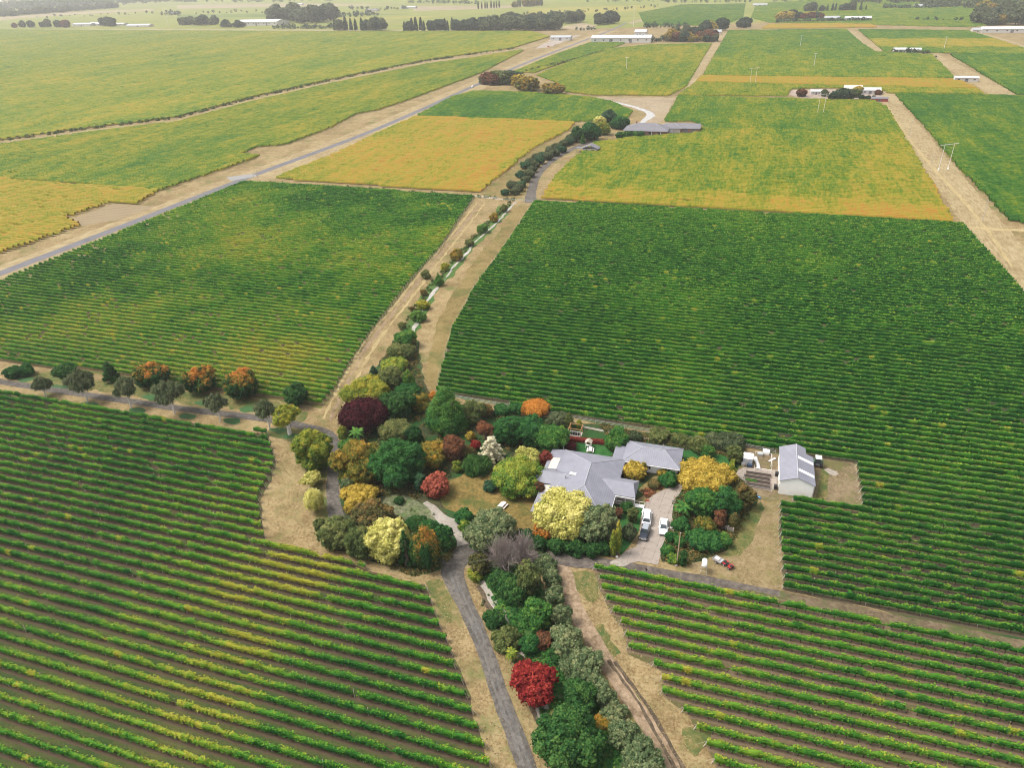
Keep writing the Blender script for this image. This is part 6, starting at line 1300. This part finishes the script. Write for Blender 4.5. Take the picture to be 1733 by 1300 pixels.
def hedge(px0, px1, w_, h_, mat, label, leaf=.14, seed=3):
    a, b = at(*px0), at(*px1); rng = np.random.default_rng(seed); L = np.hypot(*(b - a)); n = int(L * 150); t = rng.random(n)
    off = (rng.random(n) - .5) * w_; top = rng.random(n) < .5; z = np.where(top, h_ * (.92 + .15 * rng.random(n)), h_ * rng.random(n)); off = np.where(top, off, np.sign(off) * w_ / 2)
    dr = (b - a) / L; nr = np.array([-dr[1], dr[0]]); C = np.stack([a[0] + dr[0] * L * t + nr[0] * off, a[1] + dr[1] * L * t + nr[1] * off, z], 1)
    N = np.where(top[:, None], np.array([0, 0, 1.0]), np.stack([nr[0] * np.sign(off), nr[1] * np.sign(off), np.full(n, .3)], 1)) + .4 * rng.normal(size=(n, 3))
    V = rhombs(C - [a[0], a[1], 0], N, leaf, rng); m = MB().box(((b[0] - a[0]) / 2, (b[1] - a[1]) / 2, h_ * .45), (L, w_ * .85, h_ * .9), math.atan2(dr[1], dr[0]))
    q = [f for f in m.f]; V = np.concatenate([np.array(m.v), V]); Q = np.array(q + [tuple(range(8 + 4 * k, 12 + 4 * k)) for k in range(n)])
    o = link('hedge', qmesh('hedge', V, np.clip(np.concatenate([np.full(8, .3), np.repeat(.5 + .2 * rng.normal(size=n), 4)]), 0, 1), LF[mat], Q), None, (a[0], a[1], 0)); return tag(o, label, 'hedge')
hedge((964, 746), (1024, 752), 1.1, 1.0, 'hedgered', 'low dark red hedge across the small lawn')
hedge((1230, 812), (1244, 776), .9, 1.6, 'lime', 'yellow green hedge left of the garden beds', seed=8)
shrub((957, 748, 975, 768), 'plum', 'purple shrub at the back left corner of the house roof', grp=G1, tint=(.6, .2))
c = at(996, 757); sw = empty('garden_shelter', (c[0], c[1], 0)); tag(sw, 'small timber garden shelter behind the house', 'shelter')
for x in (-.6, .6):
    for y in (-.5, .5): MB().box((x, y, .8), (.1, .1, 1.6)).build('post', WHITE, sw)
MB().prism([(-.85, 1.6), (0, 2.15), (.85, 1.6), (0, 2.05)], 'y', -.8, .8).build('roof', plain('shelter_roof', (.36, .31, .25), .8), sw); MB().box((0, .1, .45), (1.1, .5, .08)).build('seat', WHITE, sw)
c = at(1167, 859); rk = MB().ball((0, 0, .5), .62, .5, .55, 10, 6); o = rk.build('boulder', plain('pale_stone', (.62, .57, .54), .85, .1, 3), None); o.location = (c[0], c[1], 0); tag(o, 'pale boulder among the shrubs right of the driveway', 'boulder')
for k, (x, y, s) in enumerate([(1136, 895, .35), (1140, 899, .28), (1044, 944, .3), (1144, 958, .3)]):
    c = at(x, y); o = MB().ball((0, 0, s * .6), s, s * .85, s * .75, 9, 5).build('boulder', plain('pale_stone', (.62, .57, .54), .85, .1, 3)); o.location = (c[0], c[1], 0)
    tag(o, ['pale rock beside the white sedan, upper one', 'pale rock beside the white sedan, lower one', 'grey rock at the foot of the yellow cypresses', 'pale rock at the foot of the tall pole'][k], 'rock')
# orange barriers at the ramp
for (x, y, l) in [(1093, 840, 'upper orange barrier panel at the porch ramp'), (1095, 852, 'lower orange barrier panel at the porch ramp')]:
    c = at(x, y); o = empty('barrier', (c[0], c[1], 0), .2); tag(o, l, 'barrier', 'orange barriers at the ramp'); OR = plain('faded_orange', (.55, .16, .09), .6)
    MB().box((0, 0, .75), (.9, .05, .5)).build('panel', OR, o)
    for s in (-1, 1): MB().box((s * .42, 0, .5), (.05, .05, 1.0)).build('post', OR, o)
# board fence by the rusty tree
a, b = at(1222, 896), at(1240, 903); fn = empty('board_fence', (a[0], a[1], 0)); tag(fn, 'short grey board fence under the rusty tree', 'fence'); d = Vector((b[0] - a[0], b[1] - a[1])); ang = math.atan2(d.y, d.x)
for z in (.35, .75, 1.15): MB().box((d.x / 2, d.y / 2, z), (d.length, .04, .26), ang).build('board', plain('grey_board', (.25, .22, .20), .85, .15, 4), fn)
for t in (0, .5, 1): MB().box((d.x * t, d.y * t, .75), (.13, .13, 1.5), ang).build('post', POST, fn)

def rail_fence(pts, label, nm='wire_fence', step=4.0, h_=1.1):
    P = wpts(pts); o = empty(nm, (P[0][0], P[0][1], 0)); tag(o, label, 'fence'); w_ = MB(); O = Vector((P[0][0], P[0][1], 0)); cnt = 0
    for (p, q) in zip(P[:-1], P[1:]):
        L = math.dist(p, q); n = max(1, int(L / step))
        for k in range(n + (q == P[-1])):
            x = p[0] + (q[0] - p[0]) * k / n - O.x; y = p[1] + (q[1] - p[1]) * k / n - O.y
            if cnt < 100: MB().tube((x, y, 0), (x, y, h_ + .08), .05, n=5).build('post', POST, o)
            cnt += 1
        for z in (.4, .75, h_): w_.tube((p[0] - O.x, p[1] - O.y, z), (q[0] - O.x, q[1] - O.y, z), .012, n=4)
    w_.build('wire', METAL, o); return o
rail_fence([(1262, 757), (1312, 768)], 'post and wire fence behind the garden plot'); rail_fence([(1256, 800), (1262, 826), (1306, 834)], 'low wire fence in front of the garden beds')
rail_fence([(803, 334), (850, 339), (902, 342)], 'wire fence with gate posts at the head of the creek'); rail_fence([(738, 668), (800, 680), (960, 708), (1160, 744), (1255, 760)], 'wire fence along the first vine row behind the garden', step=6)

# person standing on the track
c = at(1093, 972); 
def person(loc, rz, label):
    o = empty('person', (loc[0], loc[1], 0), rz); tag(o, label, 'person')
    V, E, Rr = [], [], []
    def add(p, r, par=None):
        V.append(p); Rr.append(r)
        if par is not None: E.append((par, len(V) - 1))
        return len(V) - 1
    pel = add((0, 0, .95), .13); wa = add((0, 0, 1.12), .125, pel); chs = add((0, .0, 1.32), .15, wa); nk = add((0, .01, 1.50), .06, chs); hd0 = add((0, .03, 1.60), .085, nk); add((0, .03, 1.72), .08, hd0); add((0, .125, 1.63), .018, hd0)
    for s in (-1, 1):
        add((s * .085, .02, 1.64), .018, hd0)
        hp = add((s * .1, 0, .9), .095, pel); kn = add((s * .12, .03, .5), .062, hp); an_ = add((s * .13, -.01, .1), .042, kn); add((s * .14, .15, .04), .038, an_)
        shd = add((s * .2, 0, 1.42), .06, chs); el = add((s * .27, .03, 1.14), .045, shd); wr_ = add((s * .14, .24, 1.12), .03, el); pm = add((s * .1, .31, 1.12), .034, wr_)
        for k in range(4):
            f1 = add((s * (.065 + .022 * k), .365, 1.13 - .006 * k), .0095, pm); f2 = add((s * (.06 + .02 * k), .395 - .006 * abs(k - 1), 1.115), .0085, f1)
        t1 = add((s * .065, .325, 1.155), .010, pm); add((s * .05, .35, 1.165), .009, t1)
    me = bpy.data.meshes.new('body'); me.from_pydata(V, E, []); ob = link('body', me, o)
    md = ob.modifiers.new('skin', 'SKIN'); me.skin_vertices.new() if not me.skin_vertices else None
    for i, r in enumerate(Rr): me.skin_vertices[0].data[i].radius = (r, r)
    me.skin_vertices[0].data[0].use_root = True; md.use_smooth_shade = True
    sb = ob.modifiers.new('sub', 'SUBSURF'); sb.levels = 1; sb.render_levels = 1
    m, t, b = nodes('skin_and_clothes'); tc = t.nodes.new('ShaderNodeTexCoord'); sx = t.nodes.new('ShaderNodeSeparateXYZ'); t.links.new(tc.outputs['Object'], sx.inputs[0])
    col = ramp(t, [(0, (.05, .045, .04)), (.06, (.22, .24, .28)), (.52, (.02, .02, .024)), (.80, (.42, .26, .19))], math_(t, 'DIVIDE', sx.outputs[2], 1.85)); [n for n in t.nodes if n.type == 'VALTORGB'][-1].color_ramp.interpolation = 'CONSTANT'
    hand = math_(t, 'GREATER_THAN', sx.outputs[1], .27); t.links.new(mix(t, hand, col, (.42, .26, .19)), b.inputs[0]); b.inputs['Roughness'].default_value = .8; me.materials.append(m)
    MB().ball((0, .0, 1.70), .1, .11, .09, 10, 6).build('hair', plain('dark_hair', (.02, .014, .01), .7), o, smooth=True)
    return o
person((c[0], c[1]), math.radians(150), 'person in dark top and grey trousers standing on the track')
c2 = at(1093, 972); rc = empty('remote_controller', (c[0] - .17, c[1] - .29, 1.10), math.radians(150)); tag(rc, 'small dark controller held by the person on the track', 'controller')
MB().box((0, 0, 0), (.2, .1, .05)).build('case', BLACK, rc, bevel=.01); MB().box((0, .02, .05), (.14, .015, .09)).build('screen', GLASS, rc)

# ------------------------------------------------------------------ distant buildings and poles
FARWALL = plain('far_white_wall', (.52, .50, .47), .7); FARROOF = plain('far_pale_roof', (.42, .42, .42), .6)
def barn(px, py, L, D, he, hr_, label, wall=FARWALL, roof=FARROOF, rz=0.0, name='barn', cat='building', doors=1, wins=3):
    g = at(px, py); o = empty(name, (g[0], g[1], 0), rz); tag(o, label, cat)
    MB().prism([(0, 0), (D, 0), (D, he), (D / 2, hr_), (0, he)], 'x', -L / 2, L / 2).build('wall', wall, o)
    MB().prism([(-.4, he - .1), (D / 2, hr_ + .12), (D + .4, he - .1), (D + .4, he + .1), (D / 2, hr_ + .34), (-.4, he + .1)], 'x', -L / 2 - .4, L / 2 + .4).build('roof', roof, o)
    for k in range(doors): MB().box((-L / 2 + L * (k + 1) / (doors + 1), -.05, he * .4), (min(4, L * .14), .1, he * .8)).build('door', GREY, o)
    for k in range(wins): MB().box((-L / 2 + L * (k + .5) / max(1, wins), -.06, he * .6), (min(2.2, L * .1), .1, he * .25)).build('window', GLASS, o)
    return o
FAWN = plain('fawn_wall', (.5, .44, .38), .7)
barn(1050, 72, 88, 22, 6.5, 9.5, 'long white hall beside the road', rz=.02, wins=7, doors=2)
barn(1083, 66, 18, 14, 10, 13, 'taller white end block of the long hall', wins=2)
barn(948, 68, 32, 14, 4.5, 6.5, 'white depot shed in the gravel yard beside the road', roof=METAL)
barn(434, 43, 110, 45, 8, 12, 'big white packhouse left of the tall grove', rz=.05, wins=8, doors=3)
barn(460, 41, 60, 30, 6, 9, 'lower white wing of the packhouse', wins=4)
barn(138, 44, 60, 22, 5, 7.5, 'white shed at the far left, first of three', wins=4); barn(168, 43, 70, 24, 5, 8, 'longer white shed at the far left, second of three', wins=5); barn(196, 43, 50, 20, 4, 6, 'low white shed at the far left, third of three', wins=3)
barn(233, 45, 70, 18, 3.5, 6, 'low pale house beside the left end of the far belt', FAWN, METAL); barn(292, 24, 24, 14, 4, 6.5, 'small white house between dark trees at the top left', wins=2)
barn(690, 14, 50, 18, 4, 6.5, 'low white house behind the shelter belt', wins=4); barn(628, 19, 40, 18, 4, 7, 'grey roofed house behind the shelter belt', FAWN, GREYROOF); barn(500, 8, 55, 20, 4, 6, 'pale shed near the top edge', wins=3); barn(538, 12, 50, 16, 3, 5, 'brownish shed near the top edge', FAWN, METAL)
barn(1208, 58, 22, 12, 4, 6.5, 'grey house in the mixed farmstead grove', FAWN, METAL); barn(1452, 34, 44, 16, 4, 6.5, 'white house behind the clipped hedge', wins=4); barn(1408, 33, 26, 12, 3.5, 6, 'fawn house behind the clipped hedge', FAWN, METAL)
barn(1560, 12, 30, 12, 3.5, 6, 'tan house by the low belt near the top right', FAWN, METAL); barn(1672, 55, 40, 14, 4, 6, 'blue grey house at the right edge', FAWN, METAL); barn(1712, 55, 75, 20, 5, 7.5, 'long white glasshouse at the right edge', wins=6); barn(1286, 10, 34, 12, 3.5, 6, 'fawn farmhouse at the end of the young block', FAWN, METAL)
barn(1635, 138, 19, 6, 3.2, 4.2, 'white field shed on the straw track', wins=3, doors=1)
barn(1381, 160, 9, 6, 2.6, 3.6, 'small white cottage in the far homestead yard', wins=2, doors=1); barn(1472, 159, 16, 8, 3, 4.6, 'white shed in the far homestead yard', wins=2); barn(1443, 156, 14, 8, 3, 5, 'fawn roofed house in the far homestead yard', FAWN, FAWN, wins=2)
barn(1523, 88, 14, 7, 3, 4.6, 'left white hut in the small dark clump', wins=1); barn(1549, 88, 12, 7, 3, 4.4, 'right white hut in the small dark clump', wins=1); barn(1488, 172, 12, 5, 2.4, 3.2, 'red farm shed beside the far homestead', plain('dull_red', (.32, .06, .05), .7), GREYROOF, wins=1)
# homestead with the grey hipped roof
c = at(1095, 229); hm = empty('homestead', (c[0], c[1], 0)); tag(hm, 'brick homestead with wide grey hipped roof beside the blue green tree', 'house')
MB().span(-15, 12, 1, 15, 0, 2.7).build('wall', BRICKW, hm); hip(-16.5, 13.5, -.5, 16.5, 2.9, 6.6, (-7, 8), (4, 8), 'roof', hm, GREYROOF)
for x in (-10, -4, 2, 8): MB().box((x, .95, 1.5), (2.4, .1, 1.3)).build('window', GLASS, hm)
for x in (-15, -9, -3, 3, 9): MB().box((x, -.3, 1.35), (.25, .25, 2.7)).build('veranda_post', WHITE, hm)
MB().box((-9, 10, 6.2), (1, 1, 2.2)).build('chimney', BRICKW, hm)
c = at(1133, 224); o = empty('homestead_wing', (c[0], c[1], 0)); tag(o, 'middle grey roofed wing between homestead and garage', 'building')
MB().span(-7, 7, 0, 9, 0, 2.7).build('wall', FAWN, o); hip(-8, 8, -.8, 9.8, 2.9, 5.2, (-3, 4.5), (3, 4.5), 'roof', o, GREYROOF); MB().box((1, -.06, 1.2), (2, .1, 2.1)).build('door', WHITE, o)
c = at(1160, 224); o = empty('homestead_garage', (c[0], c[1], 0)); tag(o, 'long brick garage at the right end of the homestead', 'garage')
MB().prism([(0, 0), (9, 0), (9, 2.8), (4.5, 5), (0, 2.8)], 'x', -9, 9).build('wall', BRICKW, o); MB().prism([(-.8, 2.6), (4.5, 5.1), (9.8, 2.6), (9.8, 2.8), (4.5, 5.3), (-.8, 2.8)], 'x', -9.6, 9.6).build('roof', GREYROOF, o)
for x in (-5, 0, 5): MB().box((x, -.06, 1.15), (3.2, .1, 2.3)).build('garage_door', GREY, o)
c = at(998, 259); o = empty('gatehouse', (c[0], c[1], 0)); tag(o, 'small gatehouse with grey gabled roof where the drive bends', 'house')
MB().span(-4.5, 4.5, 0, 6, 0, 2.5).build('wall', FAWN, o); MB().prism([(-5.4, 2.4), (0, 4.6), (5.4, 2.4), (5.4, 2.6), (0, 4.85), (-5.4, 2.6)], 'y', -.6, 6.6).build('roof', GREYROOF, o)
MB().box((-2.2, -.06, 1.1), (1, .1, 2.1)).build('door', DARKW, o); MB().box((1.8, -.06, 1.5), (1.8, .1, 1.1)).build('window', GLASS, o); MB().span(-9, -5.5, 1, 5, 2.3, 2.5).build('carport_roof', GREYROOF, o)
for x in (-8.8, -5.8): MB().box((x, 1.2, 1.15), (.15, .15, 2.3)).build('carport_post', DARKW, o)

CONCP = plain('pole_concrete', (.60, .57, .53), .8, .08, 2)
def hframe(pxa, pxb, h_, label):
    a, b = at(*pxa), at(*pxb); o = empty('power_pole', ((a[0] + b[0]) / 2, (a[1] + b[1]) / 2, 0)); tag(o, label, 'power pole', 'twin power poles')
    ang = math.atan2(b[1] - a[1], b[0] - a[0]); L = math.dist(a, b); ca, sa = math.cos(ang), math.sin(ang)
    for s in (-1, 1): MB().tube((s * L / 2 * ca, s * L / 2 * sa, 0), (s * L / 2 * ca, s * L / 2 * sa, h_), .16, .11, 8).build('shaft', CONCP, o)
    MB().box((0, 0, h_ - .3), (L * 1.9, .2, .25), ang).build('cross_arm', CONCP, o)
    for t in (-.85, 0, .85): MB().tube((t * L * ca, t * L * sa, h_ - .42), (t * L * ca, t * L * sa, h_ - 1.2), .1, .1, 8).build('insulator', GREY, o)
    for s in (-1, 1): MB().box((s * L / 2 * ca, s * L / 2 * sa, .6), (.7, .7, 1.2), taper=.5).build('footing', WHITE, o)
hframe((1588, 288), (1604, 286), 13.5, 'largest twin power pole on the broad straw track'); hframe((1383, 193), (1393, 192), 14, 'twin power pole before the far homestead yard'); hframe((1269, 142), (1278, 141), 14, 'twin power pole left in the big green block')
def pole(px, py, h_, r, label, arm=False):
    g = at(px, py); o = empty('utility_pole', (g[0], g[1], 0)); tag(o, label, 'pole', 'single poles in the vineyards'); MB().tube((0, 0, 0), (0, 0, h_), r, r * .7, 7).build('shaft', CONCP if r > .25 else POST, o)
    if arm: MB().box((0, 0, h_ - .5), (2.2, .12, .14)).build('cross_arm', POST, o)
    if r > .25: MB().box((0, 0, h_ + .2), (4.5, .3, .12), .6).build('fan_blade', WHITE, o); MB().box((0, 0, h_ + .1), (.8, .5, .5), .6).build('gearbox', WHITE, o)
pole(1377, 113, 13, .28, 'white frost fan mast in the middle of the big green block'); pole(1354, 79, 13, .28, 'white frost fan mast at the back of the big green block'); pole(1060, 119, 13, .28, 'white frost fan mast in the yellow green block'); pole(1597, 84, 14, .28, 'white frost fan mast in the far right block')
pole(1538, 232, 10, .16, 'thin pole high on the broad straw track', True); pole(1574, 287, 8, .14, 'thin pole left of the largest twin power pole', True); pole(1661, 377, 10, .15, 'thin pole at the corner of the big block', True); pole(1196, 108, 11, .18, 'thin pole beside the narrow straw track', True)
pole(430, 303, 4, .16, 'pale gate post pole at the road crossing, left one'); pole(436, 301, 4, .16, 'pale gate post pole at the road crossing, right one'); pole(286, 46, 42, .4, 'tall hazy mast before the far left belt'); pole(835, 30, 36, .35, 'tall hazy mast behind the shelter belt'); pole(1072, 45, 34, .4, 'tall hazy mast at the far end of the road')
# light vehicles far off
def far_car(px, py, mat, label, rz=0):
    g = at(px, py); o = empty('parked_car', (g[0], g[1], 0), rz); tag(o, label, 'car', 'cars seen far off')
    MB().loft([[(-.85, y, .3), (.85, y, .3), (.8, y, z), (-.8, y, z)] for (y, z) in ((-2.2, .8), (-2, 1.0), (2, .95), (2.2, .7))]).build('body', mat, o); MB().box((0, -.3, 1.25), (1.5, 2.3, .6), taper=.8).build('cabin_glass', GLASS, o); MB().box((0, -.3, 1.57), (1.2, 1.8, .05)).build('roof', mat, o)
    for y in (-1.4, 1.4):
        for s in (-1, 1): MB().tube((s * .65, y, .32), (s * .9, y, .32), .32, n=10).build('wheel', BLACK, o)
far_car(1448, 64, WHITE, 'white vehicle on the short straw track'); far_car(1584, 96, PAINTD, 'dark vehicle at the top of the shed track'); far_car(928, 79, RED, 'red vehicle in the depot yard', .8); far_car(938, 76, WHITE, 'white vehicle in the depot yard', .5); far_car(800, 147, WHITE, 'white vehicle at the road bend', 0)

# ------------------------------------------------------------------ haze: one box of even thin air round camera and scene
hz_ = MB().span(-9500, 6500, -1100, 9500, -1.0, 104.0).build('haze', MATS['white_paint'])
m = bpy.data.materials.new('haze_air'); m.use_nodes = True; t = m.node_tree; t.nodes.remove(t.nodes['Principled BSDF'])
v = t.nodes.new('ShaderNodeVolumePrincipled'); v.inputs['Color'].default_value = (1, .975, .94, 1); v.inputs['Density'].default_value = .00012; v.inputs['Density Attribute'].default_value = ''; v.inputs['Anisotropy'].default_value = .2
t.links.new(v.outputs[0], t.nodes['Material Output'].inputs['Volume']); hz_.data.materials.clear(); hz_.data.materials.append(m)
try: m.cycles.homogeneous_volume = True
except Exception: pass
tag(hz_, 'thin pale haze over the vineyards', 'haze', None, 'stuff')
